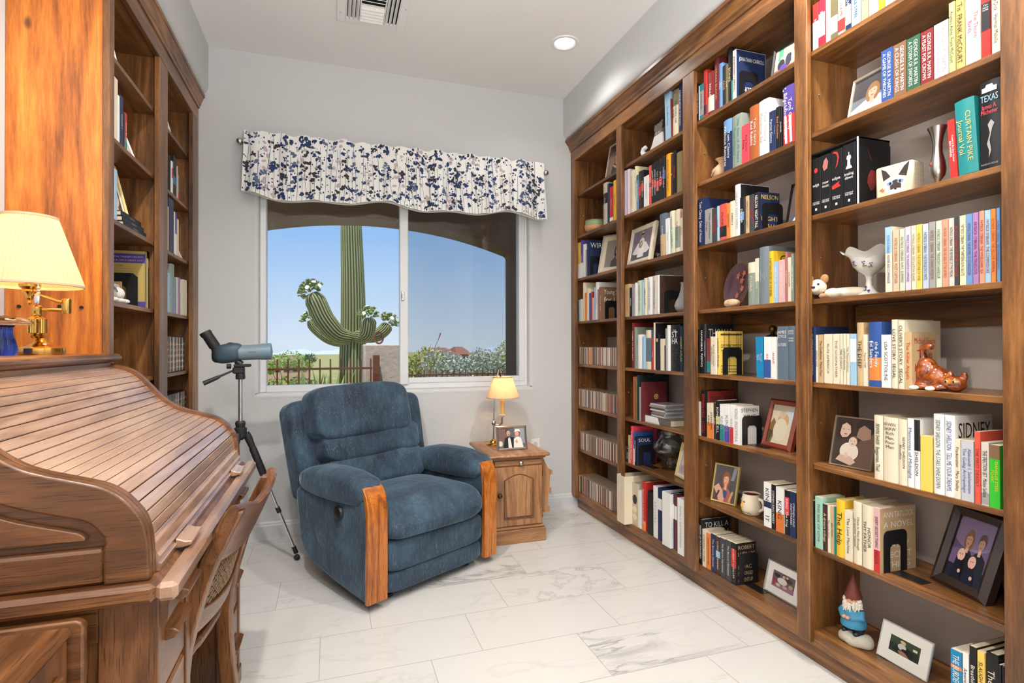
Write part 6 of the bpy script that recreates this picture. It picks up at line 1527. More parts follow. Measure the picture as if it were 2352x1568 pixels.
# mug
v = thing('mug', 'cream stoneware mug painted with a pear, red inside, beside the paperbacks', 'mug', (BX+.095, 1.990, .442), R(8)); v.scale = (.76, .76, .95)
MB().lathe([(.046, 0), (.054, .006), (.058, .030), (.054, .070), (.048, .092), (.049, .096), (.0455, .094), (.051, .070), (.053, .030), (.047, .010), (0, .008)], 40).obj('mug_body', mat('mug_cream', sr(226, 212, 186), .25), v, smooth=60)
mb = MB(); mb.lathe([(.0465, .094), (.0505, .070), (.0525, .030), (.046, .0105), (0, .009)], 32, cap=False); mb.v = [(x*.985, y*.985, z+.0005) for x, y, z in mb.v]; mb.obj('inner_glaze', mat('mug_red', sr(112, 36, 34), .25), v, smooth=60)
mb = MB(); mb.tube([(.0, -.050, .078), (.0, -.072, .076), (.0, -.084, .058), (.0, -.080, .036), (.0, -.055, .022)], [.007, .0075, .0075, .0075, .007], 12); mb.obj('handle', mat('mug_cream', sr(226, 212, 186), .25), v, smooth=60)
mb = MB(); mb.sq((-.054, .022, .040), (.004, .010, .011), nu=14, nv=10); mb.sq((-.052, .020, .052), (.004, .006, .010), nu=12, nv=8); mb.obj('painted_pear', flat((226, 160, 66)), v, smooth=80)
mb = MB(); mb.sq((-.054, .006, .060), (.003, .009, .004), nu=10, nv=6); mb.sq((-.050, .030, .068), (.003, .005, .006), nu=10, nv=6)
for i in range(9): mb.sq((-.0545+.004*abs(i-4)*.2, .034-.0085*i, .012+.003*(i % 2)), (.003, .004, .002), nu=8, nv=6)
mb.obj('painted_leaves', flat((84, 104, 62)), v, smooth=80)
# plate with red flowers, on its stand
v = thing('decorative_plate', 'round purple-brown plate with red lilies and a gold rim standing on edge', 'plate', (BX+.115, 2.12, 1.368), R(-100))
T = Matrix.Translation((0, .025, .108)) @ Matrix.Rotation(R(-10), 4, 'X') @ Matrix.Rotation(R(90), 4, 'X')
MB().lathe([(0, .0), (.06, .0), (.075, .008), (.104, .014), (.106, .012), (.078, .003), (.05, -.004), (0, -.004)], 56, M=T).obj('plate_body', mat('plum_glaze', sr(96, 72, 86), .12, Coat_Weight=.8), v, smooth=50)
MB().lathe([(.1045, .0135), (.107, .014), (.1075, .0115), (.105, .011), (.1045, .0135)], 56, M=T, cap=False).obj('gold_rim', mat('gold_edge', sr(206, 160, 90), .3, .8), v, smooth=60)
mb = MB()
for (cx, cy, s_) in ((.0, .045, 1), (.035, .02, .9), (.045, -.02, .8), (.012, -.05, .9), (.05, .05, .6)):
    for k_ in range(5):
        a = 2*PI*k_/5+cx*40; l = .017*s_; mb.sq((cx+math.cos(a)*l*.6, cy+math.sin(a)*l*.6, .002+.0115*min(1, (math.hypot(cx, cy)+.01)/.085)), (.0018+.009*abs(math.cos(a)), .0018+.009*abs(math.sin(a)), .0012), nu=8, nv=5, M=T)
mb.obj('painted_lilies', flat((196, 110, 84), .3), v, smooth=80)
MB().box(-.04, -.012, 0, .04, .07, .010, .003).box(-.045, -.016, 0, -.036, .01, .03, .002).box(.036, -.016, 0, .045, .01, .03, .002).obj('plate_stand', mat('stand_wood', sr(96, 50, 32), .4), v)
v = thing('rock', 'rounded speckled tan rock lying in front of the purple plate', 'rock', (BX+.055, 2.062, 1.368))
MB().sq((0, 0, .019), (.024, .043, .0195), .9, .9, 26, 16, lambda q, p: q+Vector((.002*math.sin(q.y*160), 0, .0015*math.sin(q.y*120+q.x*200)))).obj('stone', plaster('tan_stone', sr(206, 172, 140), .6, 160), v, smooth=80)
v = thing('clay_vase', 'small buff clay vase with carved swirls left of the navy hardback', 'vase', (BX+.125, 2.205, 1.992))
MB().lathe([(.025, 0), (.042, .012), (.054, .036), (.050, .060), (.030, .078), (.019, .088), (.024, .102), (.035, .112), (.031, .110), (.016, .09), (0, .08)], 44, wob=lambda q, z, a, i: (q*(1+.025*math.sin(a*5+z*60)), 0)).obj('vase_body', mat('buff_clay', sr(214, 176, 140), .7), v, smooth=60)
mb = MB()
for k_ in range(5): mb.tube([((.0535-abs(j-4)*.0016)*math.cos(2*PI*k_/5+j*.16), (.0535-abs(j-4)*.0016)*math.sin(2*PI*k_/5+j*.16), .018+.005*j) for j in range(10)], .0022, 5)
mb.obj('carved_swirls', flat((150, 104, 74)), v)
# lidded jar
def thin_glass():
    m, t, b = nodes('clear_glass'); t.nodes.remove(b); out = t.nodes['Material Output']
    tr = N(t, 'ShaderNodeBsdfTransparent'); tr.inputs[0].default_value = (.90, .93, .92, 1); gl = N(t, 'ShaderNodeBsdfGlossy'); gl.inputs['Roughness'].default_value = .03
    lw = N(t, 'ShaderNodeLayerWeight', i_Blend=.35); mx = N(t, 'ShaderNodeMixShader'); t.links.new(math_(t, 'MULTIPLY_ADD', lw.outputs['Fresnel'], .75, .03), mx.inputs[0]); t.links.new(tr.outputs[0], mx.inputs[1]); t.links.new(gl.outputs[0], mx.inputs[2]); t.links.new(mx.outputs[0], out.inputs[0])
    return m
CG = thin_glass()

v = thing('lidded_jar', 'dim glass jar with a round finial on its lid behind the blue paperback', 'jar', (BX+.195, 1.965, 1.057))
MB().lathe([(.048, 0), (.060, .02), (.066, .07), (.064, .13), (.050, .150), (.047, .148), (.060, .13), (.062, .07), (.056, .02), (0, .006)], 40).obj('jar_body', CG, v, smooth=60)
l_ = MB().lathe([(.056, .152), (.054, .158), (.030, .178), (.010, .188), (.008, .194), (0, .194)], 36).obj('lid', mat('smoked_pewter', sr(110, 96, 80), .25, .9), v, smooth=60)
MB().sq((0, 0, .210), (.017, .017, .018), nu=20, nv=12).obj('finial', mat('dark_brass', sr(120, 100, 70), .3, .9), l_, smooth=80)
# hurricane glass
v = thing('hurricane_glass', 'large clear footed glass vase standing deep beside the soul paperback', 'glass vase', (BX+.165, 2.715, .480))
MB().lathe([(.045, 0), (.046, .004), (.014, .014), (.012, .022), (.020, .032), (.012, .042), (.016, .052), (.060, .074), (.092, .105), (.098, .130), (.080, .165), (.060, .185), (.058, .205), (.062, .222), (.059, .222), (.055, .205), (.057, .186), (.077, .165), (.095, .130), (.088, .105), (.055, .078), (0, .060)], 48).obj('vessel', CG, v, smooth=60)
# glass bird
v = thing('glass_bird', 'tiny clear crystal bird ornament below the tartan-spined book', 'ornament', (BX+.055, 2.635, 1.682))
mb = MB(); mb.sq((0, 0, .014), (.014, .026, .013)); mb.sq((-.002, .026, .026), (.010, .011, .009)); mb.tube([(0, -.018, .016), (0, -.040, .012)], [.008, .003], 8); fused(mb, 'bird_body', CG, v, .0025, 2)
# cat cutout
v = thing('cat_cutout', 'flat grey and white wooden cat with a curled tail, top shelf second bay', 'ornament', (BX+.055, 2.73, 2.300), R(-92))
SIL = [(-.02, 0), (.13, 0), (.128, .05), (.120, .095), (.110, .108), (.108, .116), (.112, .130), (.122, .145), (.108, .138), (.092, .134), (.074, .137), (.060, .131), (.048, .140), (.046, .122), (.042, .112), (.050, .100), (.040, .080), (.020, .045)]
top_ = [p for p in SIL if p[1] >= .079]
MB().prism(SIL, 'y', 0, .008).obj('cat_shape', mat('chalk_white', sr(226, 226, 222), .8), v)
MB().prism([(.0395, .078), (.1235, .078), (.120, .095), (.110, .108), (.108, .116), (.112, .130), (.123, .146), (.108, .139), (.092, .135), (.074, .138), (.060, .132), (.047, .141), (.045, .122), (.041, .112), (.049, .100)], 'y', -.001, .009).obj('painted_head', mat('chalk_grey', sr(104, 98, 92), .8), v)
mb = MB(); mb.tube([(-.012, .004, .006), (-.03, .004, .010), (-.06, .004, .010), (-.085, .004, .018), (-.094, .004, .034), (-.082, .004, .050), (-.062, .004, .054), (-.052, .004, .046)], [.009, .010, .012, .014, .015, .014, .011, .007], 12); mb.obj('curled_tail', mat('chalk_white', sr(226, 226, 222), .8), v, smooth=60)
mb = MB(); text_mesh(mb, 'all cats', .055, .012, Matrix(((1, 0, 0, .082), (0, 0, -1, -.0016), (0, 1, 0, .088), (0, 0, 0, 1)))); mb.obj('painted_lettering', imat('wh'), v, norm=False)
# small pot far bay
v = thing('clay_pot', 'little green and orange glazed pot in front of the cookbook, far bay', 'pot', (BX+.065, 3.44, 1.992))
MB().lathe([(.060, 0), (.072, .010), (.076, .030), (.070, .050), (.066, .062), (.072, .068), (.066, .066), (.06, .05), (0, .03)], 36).obj('pot_body', mat('pot_orange', sr(206, 150, 104), .5), v, smooth=60)
MB().lathe([(.0765, .030), (.0705, .050), (.0665, .062), (.0725, .0685), (.0725, .066), (.068, .062), (.071, .050), (.0768, .030)], 36, cap=False).obj('green_glaze', mat('pot_green', sr(140, 156, 116), .3), v, smooth=60)
# speckled vase at the end of the cookbook shelf
v = thing('speckled_vase', 'grey speckled bottle vase at the right end of the cookbook shelf', 'vase', (BX+.075, 2.452, 1.368))
MB().lathe([(.024, 0), (.040, .012), (.048, .035), (.040, .058), (.026, .085), (.016, .120), (.013, .150), (.018, .158), (.014, .155), (0, .14)], 36).obj('vase_body', plaster('speckled_glaze', sr(140, 138, 140), .2, 200), v, smooth=60)
# lying books and disc stack, second bay
v = thing('book', 'thick white and brown reference book lying flat under the disc cases', 'book', (BX+.045, 2.655, .752), 0, 'books on the shelf with stacked disc cases')
MB().box(0, -.125, 0, .19, .125, .0025).box(0, -.125, .0355, .19, .125, .038).box(0, -.125, 0, .003, .125, .038, .001).obj('cover', mat('cloth_greybrown', sr(104, 96, 90), .5), v)
MB().box(.003, -.122, .0025, .186, .122, .0355).obj('page_block', PAGES, v)
mb = MB(); mb.box(-.0006, .01, .0005, .0, .125, .0375); mb.add([(-.0006, -.022, .0005), (-.0006, .0105, .0005), (-.0006, .0105, .0375), (-.0006, -.004, .0375)], [(0, 1, 2, 3)]); mb.obj('white_spine_panel', imat('wh'), v)
zz = .790
for i in range(7):
    c_ = MB().box(0, -.071, 0, .125, .071, .0105, .001).obj('disc_case', mat('jewel_case_grey', sr(150, 150, 150), .15)); c_.location = (BX+.05+.004*((i*37) % 5)/2, 2.665+.004*((i*53) % 7-3)/2, zz+.0106*i); c_.rotation_euler = (0, 0, R((i*29 % 7)-3))
    tag(c_, f'grey disc case, {ordw(i)} from the bottom of the stack on the lying reference book', 'disc case', 'stacked disc cases')
    ins = MB().box(-.0006, -.068, .0025, .001, .068, .008).obj('spine_insert', flat([(196, 190, 180), (90, 80, 76), (160, 140, 120), (210, 208, 204), (70, 70, 78), (150, 120, 110), (190, 186, 180)][i]), c_)
# far end disc face and left bookcase things
for i, zq in enumerate((1.682, 1.704, 1.726)):
    b_ = thing('book', f'flat black book under the gold double-edged frame, {ordw(i)} from the bottom', 'book', (LX-.035-.006*i, 2.72, zq), PI, 'flat black books on the left bookcase')
    MB().box(0, -.14+.012*i, 0, .16, .14-.006*i, .002).box(0, -.14+.012*i, .0185, .16, .14-.006*i, .0205).box(0, -.14+.012*i, 0, .003, .14-.006*i, .0205, .0006).obj('cover', cmat('bk'), b_)
    MB().box(.003, -.137+.012*i, .002, .157, .137-.006*i, .0185).obj('page_block', PAGES, b_)
    mb = MB(); text_mesh(mb, 'LEGENDS', .12, .008, Matrix(((0, 0, -1, -.0006), (-1, 0, 0, 0), (0, 1, 0, .0102), (0, 0, 0, 1)))); mb.obj('spine_title', imat('gy'), b_, norm=False)
def facing_book(label, y, w, h, t, c, lines, x=LX-.05):
    r = thing('book', label, 'book', (x, y, 1.368), 0, 'large books facing out on the left bookcase')
    MB().box(-w, 0, 0, 0, .0025, h).box(-w, t-.0025, 0, 0, t, h).box(-.003, 0, 0, 0, t, h, .0008).obj('cover', cmat(c), r)
    MB().box(-w+.004, .0025, .004, -.003, t-.0025, h-.004).obj('page_block', PAGES, r)
    for kind, *a in lines:
        mb = MB()
        if kind == 'band': mb.add([(-w, -.0004, h*a[0]), (0, -.0004, h*a[0]), (0, -.0004, h*a[1]), (-w, -.0004, h*a[1])], [(0, 1, 2, 3)]); mb.obj('cover_band', imat(a[2]), r)
        else: text_mesh(mb, a[0], w*a[3], h*a[2], Matrix(((1, 0, 0, -w/2), (0, 0, -1, -.0009), (0, 1, 0, h*a[1]), (0, 0, 0, 1)))); mb.obj('cover_lettering', imat(a[4]), r, norm=False)
    return r
facing_book('large yellow and purple cat-training book facing out on the left bookcase', 2.905, .23, .262, .020, 'mu', [('band', .79, .95, 'pu'), ('band', 0, .12, 'pu'), ('t', "A PROFESSIONAL ANIMAL TRAINER'S SECRETS", .895, .028, .92, 'li'), ('t', 'YOU CAN MAKE YOUR CAT A GREAT CAT!', .835, .030, .92, 'li'), ('t', 'DISCOVER', .74, .026, .3, 'br'), ('t', 'The secrets of living happily with your cat', .69, .018, .7, 'br'), ('t', 'How to train with kindness and patience', .65, .018, .66, 'br'), ('t', 'Simple steps that every owner can follow', .61, .018, .68, 'br')])
facing_book('slim cream book standing directly behind the yellow cat-training book', 2.928, .20, .235, .018, 'yc', [])
facing_book('dark book with a red patch at the back of the cat-training shelf', 2.955, .24, .27, .006, 'bk', [('band', .72, .84, 'rd')])
r_ = thing('book', 'small tan cat book standing in front of the yellow cat-training book', 'book', (LX-.11, 2.79, 1.368), 0, 'large books facing out on the left bookcase')
MB().box(-.10, 0, 0, 0, .014, .11, .001).obj('cover', cmat('ta'), r_); mb = MB(); text_mesh(mb, 'SIMON', .08, .016, Matrix(((1, 0, 0, -.05), (0, 0, -1, -.0009), (0, 1, 0, .062), (0, 0, 0, 1)))); text_mesh(mb, 'CAT', .06, .016, Matrix(((1, 0, 0, -.05), (0, 0, -1, -.0009), (0, 1, 0, .036), (0, 0, 0, 1)))); mb.obj('cover_lettering', imat('bk'), r_, norm=False)
r_ = thing('bookend', 'black metal bookend before the yellow cat-training book on the left bookcase', 'bookend', (LX-.06, 2.835, 1.368), 0, 'black metal bookends')
MB().prism([(-.16, 0), (-.115, 0), (-.115, .085), (-.105, .095), (-.055, .095), (-.045, .085), (-.045, 0), (0, 0), (0, .135), (-.018, .153), (-.142, .153), (-.16, .135)], 'y', 0, .0016).obj('upright', BLACK, r_)
v = thing('plush_cat', 'small grey and white tabby plush cat lying on the left bookcase shelf', 'plush toy', (LX-.075, 2.50, 1.368), R(180))
GRF = mat('grey_plush', sr(150, 146, 140), .95, Sheen_Weight=.4); WHF = mat('white_plush', sr(214, 208, 198), .95, Sheen_Weight=.4)
mb = MB(); mb.sq((0, -.02, .034), (.032, .06, .034)); fused(mb, 'body', GRF, v, .004)
mb = MB(); mb.sq((-.012, -.085, .040), (.030, .030, .028)); fused(mb, 'head', WHF, v, .004)
for y in (-.10, -.07): MB().sq((-.012, y, .068), (.008, .009, .012), nu=14, nv=8).obj('ear', GRF, v, smooth=80)
for y in (-.10, -.055, .02): MB().sq((-.034, y, .010), (.022, .014, .010), nu=14, nv=8).obj('paw', WHF, v, smooth=80)
mb = MB()
for k_ in range(4): mb.tube([(-.030*math.sin(R(a)), -.045+.026*k_, .034+.035*math.cos(R(a))) for a in (0, 25, 50, 75)], .0035, 6)
mb.obj('stripes', mat('stripe_plush', sr(90, 86, 82), .95), v)
v = thing('drinking_glass', 'clear stemless glass standing on the shelf just above the desk top', 'glass', (LX-.08, 2.44, 1.057))
MB().lathe([(.022, 0), (.030, .01), (.042, .06), (.044, .12), (.043, .165), (.0415, .165), (.0425, .12), (.040, .06), (.028, .014), (0, .008)], 32).obj('tumbler', CG, v, smooth=60)
# ================================================================ outside the window
def ground_z(y):
    if y < 8: return -.12
    if y < 70: return -.12-(y-8)*.045
    return max(-2.91-(y-70)*.031, -42)
def gmat():
    m, t, b = nodes('desert_ground'); tc = N(t, 'ShaderNodeTexCoord')
    n = N(t, 'ShaderNodeTexNoise', i_Scale=.55, i_Detail=8.0, i_Roughness=.68); t.links.new(tc.outputs['Object'], n.inputs[0])
    r = ramp(t, [(.36, sr(112, 118, 54)), (.50, sr(152, 150, 80)), (.60, sr(190, 172, 120)), (.72, sr(214, 192, 162))], n.outputs[0]); t.links.new(r.outputs[0], b.inputs['Base Color']); b.inputs['Roughness'].default_value = .95; return m
ys = [5.4, 6, 7, 8, 10, 13, 17, 22, 30, 40, 55, 70, 100, 150, 220, 320, 480, 700, 1000, 1400, 2000, 3200]; xs = [-1.0, -.6, -.35, -.2, -.1, 0, .1, .2, .3, .45, .7, 1.2]
rn = random.Random(2)
mb = MB(); vs = [(x*(y+8)*1.1, y, ground_z(y)+(rn.uniform(-.03, .05)*min(y/12, 3) if 9 < y < 200 else 0)) for y in ys for x in xs]
mb.add(vs, [[j*len(xs)+i, j*len(xs)+i+1, (j+1)*len(xs)+i+1, (j+1)*len(xs)+i] for j in range(len(ys)-1) for i in range(len(xs)-1)])
o = mb.obj('desert_ground', gmat(), smooth=180); struct(o, 'dry yellow-green desert ground sloping away to the plain', 'ground')
STUC = plaster('brown_stucco', sr(132, 104, 80), 1.0, 34); 
def arch_poly():
    xl, xr, zs = -1.04, 1.74, 2.112; cx, cz, rr = .35, 2.35-4.18, 4.18
    a0 = math.degrees(math.atan2(zs-cz, xr-cx)); pts = []
    for i in range(25):
        a = R(a0+(180-2*a0)*i/24); pts.append((cx+rr*math.cos(a), cz+rr*math.sin(a)))
    return [(3.4, -.3), (3.4, 3.05), (-2.6, 3.05), (-2.6, -.3), (xl, -.3)]+pts[::-1]+[(xr, -.3)]
a_ = MB().prism(arch_poly(), 'y', 5.12, 5.5).obj('patio_arch', STUC, bevel=.03); tag(a_, 'brown stucco patio wall with a wide arched opening outside the window', 'patio arch'); a_['kind'] = 'structure'
o = MB().box(-2.6, W+.2, 2.85, 3.4, 5.6, 3.05).obj('patio_ceiling', STUC); struct(o, 'shaded stucco patio ceiling over the arch', 'patio ceiling')
o = MB().box(-2.6, W+.2, -.2, 3.4, 5.7, -.02).obj('patio_floor', plaster('patio_concrete', sr(186, 172, 152), .2, 20)); struct(o, 'pale concrete patio floor below the window', 'patio floor')
# saguaro
def cactus_mat():
    m, t, b = nodes('saguaro_skin'); tc = N(t, 'ShaderNodeTexCoord'); n = N(t, 'ShaderNodeTexNoise', i_Scale=3.0, i_Detail=4.0); t.links.new(tc.outputs['Object'], n.inputs[0])
    at = N(t, 'ShaderNodeAttribute', attribute_name='rib'); r = ramp(t, [(0, sr(60, 68, 34)), (.45, sr(112, 120, 66)), (.8, sr(150, 152, 94)), (1, sr(204, 200, 146))], at.outputs['Fac'])  # ramp paints shaded grooves and sunlit ridges into the skin colour
    c = mixc(t, math_(t, 'MULTIPLY', n.outputs[0], .35), r.outputs[0], sr(146, 140, 96)); t.links.new(c, b.inputs['Base Color']); b.inputs['Roughness'].default_value = .75; return m
CAC = cactus_mat()
def ribbed(name, path, rad, ribs, parent, depth=.16):
    pts = [Vector(p) for p in path]; n = len(pts); rs = []; att = []; seg = ribs*6; ref = Vector((0, 1, 0))
    for i, p in enumerate(pts):
        d = (pts[min(i+1, n-1)]-pts[max(i-1, 0)]).normalized(); a = d.cross(ref).normalized(); b = a.cross(d).normalized(); row = []
        for j in range(seg):
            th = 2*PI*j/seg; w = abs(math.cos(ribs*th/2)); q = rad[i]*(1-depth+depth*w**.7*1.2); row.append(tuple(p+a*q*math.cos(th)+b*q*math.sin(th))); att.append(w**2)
        rs.append(row)
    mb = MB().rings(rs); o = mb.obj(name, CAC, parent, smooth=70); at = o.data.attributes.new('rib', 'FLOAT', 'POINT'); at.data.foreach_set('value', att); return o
def buds(parent, c, axis, rad, n, seed):
    rn = random.Random(seed); ax = Vector(axis).normalized(); mb = MB(); mf = MB()
    for i in range(n):
        v = Vector((rn.gauss(0, 1), rn.gauss(0, 1), rn.gauss(0, 1))).normalized(); v = (v+ax*.55).normalized()
        if v.dot(ax) < .12: continue
        p = Vector(c)+v*rad*.92; l = rn.uniform(.05, .10); mb.tube([p, p+v*l*.7, p+v*l], [.010, .013, .017], 6)
        if rn.random() < .07: mf.lathe([(.004, 0), (.034, .014), (.038, .018), (.012, .02), (0, .02)], 10, M=Matrix.Translation(p+v*l) @ v.to_track_quat('Z', 'Y').to_matrix().to_4x4())
    o = mb.obj('flower_buds', mat('bud_green', sr(132, 148, 78), .6), parent, smooth=50); o['kind'] = 'stuff'
    if mf.v: f = mf.obj('white_flowers', mat('flower_white', sr(240, 236, 214), .7), parent, smooth=50); f['kind'] = 'stuff'
def saguaro():
    r = thing('saguaro_cactus', 'giant ribbed saguaro cactus with four arms of buds beyond the iron fence', 'cactus', (0, 0, 0)); y = 10
    gz = ground_z(y)
    tr = [(.365, y, gz-.1), (.36, y, .6), (.36, y, 1.0), (.37, y, 1.4), (.372, y, 1.7), (.37, y, 2.0), (.36, y, 2.5), (.345, y, 3.0), (.33, y, 3.6), (.32, y, 4.4), (.31, y, 5.0), (.31, y, 5.25), (.31, y, 5.35)]
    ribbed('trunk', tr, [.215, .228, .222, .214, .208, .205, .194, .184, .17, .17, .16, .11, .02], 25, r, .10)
    def arm(pts, rad, ribs, seed, nb, brad):
        pts = lerp_curve([tuple(p) for p in pts], 16); rr = [rad[0]+(rad[1]-rad[0])*min(1, i/6) for i in range(17)]; rr[-1] *= .55; rr[-2] *= .85
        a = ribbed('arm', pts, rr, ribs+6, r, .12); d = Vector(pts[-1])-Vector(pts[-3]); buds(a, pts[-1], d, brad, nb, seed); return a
    arm([(.30, 9.85, 1.32), (.10, 9.78, 1.38), (-.10, 9.74, 1.62), (-.22, 9.74, 1.88), (-.30, 9.76, 2.06)], (.12, .168), 15, 1, 150, .165)
    arm([(.25, 10.15, 1.25), (-.02, 10.25, 1.30), (-.25, 10.3, 1.48), (-.36, 10.3, 1.64)], (.10, .090), 12, 2, 60, .09)
    arm([(.42, 9.82, 1.34), (.56, 9.66, 1.36), (.60, 9.60, 1.50), (.61, 9.60, 1.66)], (.10, .128), 13, 3, 110, .12)
    arm([(.52, 10.05, 1.34), (.74, 10.08, 1.36), (.90, 10.1, 1.46), (.98, 10.1, 1.58)], (.10, .115), 13, 4, 130, .13)
saguaro()
RUST = mat('rusty_iron', sr(122, 66, 40), .7, .2)
def iron_fence(label, p, q, zr, top, gap, post=None):
    r = thing('iron_fence', label, 'fence', (0, 0, 0)); p, q = Vector((*p, 0)), Vector((*q, 0)); n = int((q-p).length/gap); d = (q-p).normalized(); ang = math.atan2(d.y, d.x)
    for z in (zr, ground_z(p.y)+.15):
        MB().box(0, -.014, -.013, (q-p).length, .014, .013, M=Matrix.Translation((p.x, p.y, z)) @ Matrix.Rotation(ang, 4, 'Z')).obj('rail', RUST, r)
    pk = MB().box(-.0085, -.0085, ground_z(p.y), .0085, .0085, top).obj('picket', RUST, r); pk.location = p
    for i in range(1, n+1):
        c = pk.copy(); COL.objects.link(c); c.parent = r; c.location = p+d*gap*i
    return r
iron_fence('rust-brown iron picket fence in front of the tall cactus', (-1.60, 7.2), (.50, 7.2), .905, 1.026, .1225)
iron_fence('rust-brown iron picket fence in front of the silver bush, right half of window', (1.0, 10.5), (4.6, 10.5), .62, .715, .116)
p_ = MB().box(.510, 7.16, -.2, .590, 7.24, 1.072, .006).obj('fence_post', RUST); tag(p_, 'square rust-brown steel gate post beside the stucco pillar', 'post')
p_ = MB().box(.405, 7.28, -.2, .880, 7.70, 1.208).obj('stucco_pillar', plaster('pale_stucco', sr(212, 192, 178), 1.0, 16), bevel=.02); tag(p_, 'pale pink stucco pillar at the end of the left iron fence', 'pillar')
r_ = thing('pillar_ornament', 'oval rust-brown metal ornament standing on top of the stucco pillar', 'ornament', (.605, 7.45, 1.208))
mb = MB(); n = 28; ov = [(.062*math.cos(2*PI*i/n), .085+.085*math.sin(2*PI*i/n)) for i in range(n)]; iv = [(.046*math.cos(2*PI*i/n), .085+.066*math.sin(2*PI*i/n)) for i in range(n)]
mb.rings([[(x, -.03, z) for x, z in ov], [(x, -.03, z) for x, z in iv], [(x, .03, z) for x, z in iv], [(x, .03, z) for x, z in ov], [(x, -.03, z) for x, z in ov]], cap=False); mb.obj('oval_frame', RUST, r_, smooth=40)
mb = MB()
for i in range(9): z = .03+.0135*i; wz = .044*math.sqrt(max(0, 1-((z-.085)/.068)**2)); mb.box(-wz, -.012, z-.003, wz, .012, z+.003)
mb.obj('lattice', mat('dark_rust', sr(96, 54, 36), .7), r_)
# planting
def leafy(mb, rn, c, r, n, size, shape=1.0):
    for i in range(n):
        v = Vector((rn.gauss(0, 1), rn.gauss(0, 1), rn.gauss(0, 1))).normalized()*rn.uniform(.45, 1)**.6
        p = Vector((c[0]+v.x*r[0], c[1]+v.y*r[1], c[2]+v.z*r[2])); s = size*rn.uniform(.6, 1.3)
        a = Vector((rn.gauss(0, 1), rn.gauss(0, 1), rn.gauss(0, 1))).normalized(); b = a.cross(Vector((rn.gauss(0, 1), rn.gauss(0, 1), rn.gauss(0, 1)))).normalized()*s*.5*shape; a *= s
        mb.add([p-a, p+b, p+a, p-b], [(0, 1, 2, 3)])
def bush(name, label, cat, base, blobs, n, size, col, seed, trunk=None, group=None, shape=1.0):
    r = thing(name, label, cat, base, 0, group); rn = random.Random(seed); mb = MB(); m_ = MB()
    for k_, (c, rad) in enumerate(blobs):
        leafy(mb, rn, c, rad, n, size, shape); m_.tube([(0, 0, -.1), (c[0]*.5, c[1]*.5, c[2]*.5), tuple(c)], [rad[2]*.07, rad[2]*.05, rad[2]*.02], 6)
    f = mb.obj('foliage', mat('leaf_'+name+'_%d' % seed, sr(*col), .8), r, norm=False); m_.obj('stem', mat('bark', sr(120, 96, 74), .9), r)
    return r
def blobs_row(x0, x1, k_, rx, rz, seed, zc=None):
    rn = random.Random(seed); return [((x0+(x1-x0)*(i+.5)/k_+rn.uniform(-.1, .1)*rx, rn.uniform(-.4, .4)*rx, (zc or rz)*rn.uniform(.7, 1.15)), (rx*rn.uniform(.8, 1.2), rx*.8, rz*rn.uniform(.8, 1.15))) for i in range(k_)]
gz = ground_z(14)
bush('silver_bush', 'large silver-grey leafy bush behind the right-hand iron fence', 'bush', (3.45, 14, gz), [((c[0], c[1], c[2]), r) for c, r in blobs_row(-.95, 1.1, 8, .42, .46, 5, 1.0)], 620, .045, (206, 212, 196), 5)
bush('yellow_green_bush', 'yellow-green bush at the right edge of the window behind the silver bush', 'bush', (5.6, 17, ground_z(17)), blobs_row(-.6, .6, 3, .5, .7, 6, 1.2), 420, .06, (186, 188, 84), 6)
bush('creosote_bush', 'yellow-green creosote bush left of the silver bush in the right pane', 'bush', (2.55, 15, ground_z(15)), blobs_row(-.8, .3, 5, .38, .5, 7, 1.0), 420, .05, (186, 188, 86), 7)
bush('palo_verde_tree', 'bright green palo verde tree above the tan house at the left edge of the window', 'tree', (-1.85, 25, ground_z(25)), [((-.25, 0, 1.35), (.55, .5, .35)), ((.25, .1, 1.5), (.6, .5, .38)), ((.75, 0, 1.2), (.4, .4, .25)), ((-.6, 0, 1.1), (.35, .35, .25))], 420, .05, (146, 176, 78), 8)
bush('palm_tree', 'small dark palm rising past the tan house, left of the cactus', 'tree', (-2.05, 58, ground_z(58)), [((0, 0, 2.2), (.7, .7, .5))], 160, .35, (70, 96, 52), 9, shape=.25)
rn = random.Random(31)
k_ = 0
for i in range(34):
    y = rn.uniform(11.5, 34); x = rn.uniform(-.16, .34)*y-.3+.0*y
    if 2.2 < x < 4.7 and y < 16: continue
    s = rn.uniform(.25, .55)*(1+y*.02); tone = rn.choice(((164, 166, 84), (140, 150, 76), (176, 170, 104), (122, 136, 72)))
    side = 'left pane' if x/y < .145 else 'right pane'; k_ += 1
    bush('desert_shrub', f"low yellow-green desert shrub among the scrub in the {side}", 'shrub', (x, y, ground_z(y)), [((0, 0, s*.5), (s, s, s*.55))], 240, .05*(1+y*.02), tone, 40+i, group='desert shrubs in the '+side)
def agave(label, x, y, s, seed):
    r = thing('agave', label, 'agave', (x, y, ground_z(y)), 0, 'agaves by the fence'); rn = random.Random(seed); mb = MB()
    for i in range(26):
        a = rn.uniform(0, 2*PI); e_ = rn.uniform(.5, 1.45); l = s*rn.uniform(.8, 1.1); d = Vector((math.cos(a)*math.cos(e_), math.sin(a)*math.cos(e_), math.sin(e_))); n_ = Vector((-math.sin(a), math.cos(a), 0))*s*.05
        mb.add([n_*.5, -n_*.5, d*l*.5-n_, d*l*.5+n_, d*l], [(0, 1, 2, 3), (3, 2, 4)])
    mb.obj('leaf_blades', mat('agave_green', sr(146, 164, 96), .6), r, norm=False)
agave('spiky pale-green agave low in front of the cactus trunk', -.05, 8.4, 1.02, 1)
agave('spiky agave between the fence pickets just left of the cactus trunk', -.34, 8.8, .98, 2)
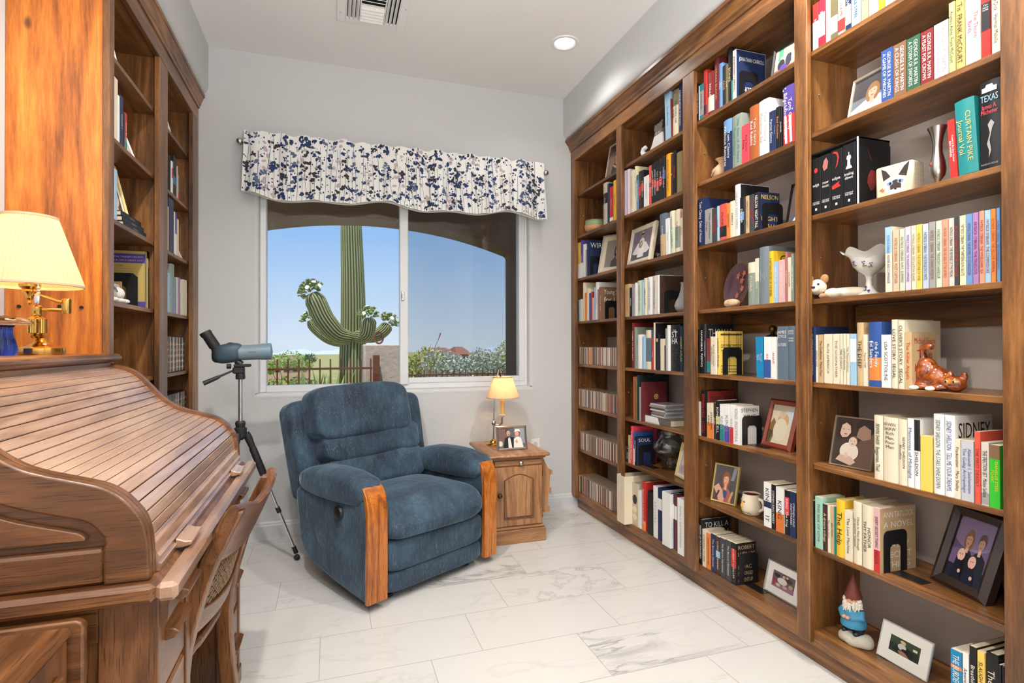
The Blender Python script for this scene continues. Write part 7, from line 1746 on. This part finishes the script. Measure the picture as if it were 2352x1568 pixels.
r_ = thing('ocotillo', 'thin leaning ocotillo stalks rising above the bushes in the right pane', 'ocotillo', (1.95, 12, ground_z(12)))
for i, (dx, z1) in enumerate(((.30, 1.70), (.12, 1.52), (-.12, 1.40), (.42, 1.36), (.02, 1.30))):
    MB().tube([(0, 0, 0), (dx*.3, 0, z1*.5), (dx*.8, .02, z1*.86), (dx*1.15, .02, z1)], [.014, .012, .009, .004], 6).obj('stalk', mat('ocotillo_bark', sr(166, 140, 122), .9), r_, smooth=50)
    if i == 0: MB().tube([(.31, .02, 1.62), (.36, .02, 1.76)], [.008, .014], 6).obj('red_tip', mat('ocotillo_red', sr(170, 70, 54), .7), r_)
# far houses
def house(label, x0, x1, y, zt, wallc, roofc, pitched, seed):
    r = thing('house', label, 'house', ((x0+x1)/2, y, ground_z(y))); w = (x1-x0)/2; h = zt-ground_z(y); rn = random.Random(seed)
    MB().box(-w, 0, 0, w, 6, h*(.80 if pitched else 1)).obj('wall', mat('house_wall_%d' % seed, sr(*wallc), .9), r)
    if pitched:
        for a, b, z in ((-w-.3, w*.35, h), (w*.2, w+.4, h*1.03)):
            mb = MB(); mb.rings([[(a, -.5, h*.78), (b, -.5, h*.78), (b, 6.5, h*.78), (a, 6.5, h*.78)], [(a+(b-a)*.28, 2.6, z), (b-(b-a)*.28, 2.6, z), (b-(b-a)*.28, 3.4, z), (a+(b-a)*.28, 3.4, z)]]); mb.obj('roof', mat('house_roof_%d' % seed, sr(*roofc), .9), r)
    else:
        MB().box(-w*.2, -.3, h*.9, w*.5, 5, h*1.25).obj('upper_block', mat('house_wall_%d' % seed, sr(*wallc), .9), r)
    for i in range(5):
        x = -w*.8+w*1.6*i/4; MB().box(x-.22, -.03, h*.45, x+.22, .05, h*.68).obj('window', mat('house_glass', sr(70, 66, 62), .2), r)
house('tan flat-roofed house in the distance at the left of the window', -6.4, -2.2, 60, -.35, (206, 176, 146), (170, 120, 90), False, 1)
house('distant brown house with red tile roofs in the right pane', 10.9, 14.7, 60, .86, (166, 122, 92), (156, 104, 82), True, 2)
def ridge(label, x0, x1, y, h, col, seed):
    rn = random.Random(seed); n = 40; mb = MB(); top = []
    for i in range(n+1):
        u = i/n; top.append((x0+(x1-x0)*u, y+60*math.sin(u*9), -42+h*(math.sin(PI*u)**.7)*(.62+.25*math.sin(u*17+seed)+.13*math.sin(u*41)+rn.uniform(-.03, .03))))
    mb.add(top+[(x, y-260, -44) for x, _, _ in top]+[(x, y+400, -44) for x, _, _ in top], [[i, i+1, n+2+i, n+1+i] for i in range(n)]+[[i+1, i, 2*n+2+i, 2*n+3+i] for i in range(n)])
    o = mb.obj('mountain_range', mat('hazed_mountain_%d' % seed, sr(*col), 1.0), smooth=60); tag(o, label, 'mountains'); o['kind'] = 'structure'  # distance haze is painted into the ridge colour
ridge('haze-blue mountain range on the horizon left of the cactus', -330, 260, 2900, 30, (190, 202, 220), 3)
ridge('haze-blue mountain range on the horizon behind the silver bush', 700, 1500, 2900, 46, (184, 197, 217), 4)
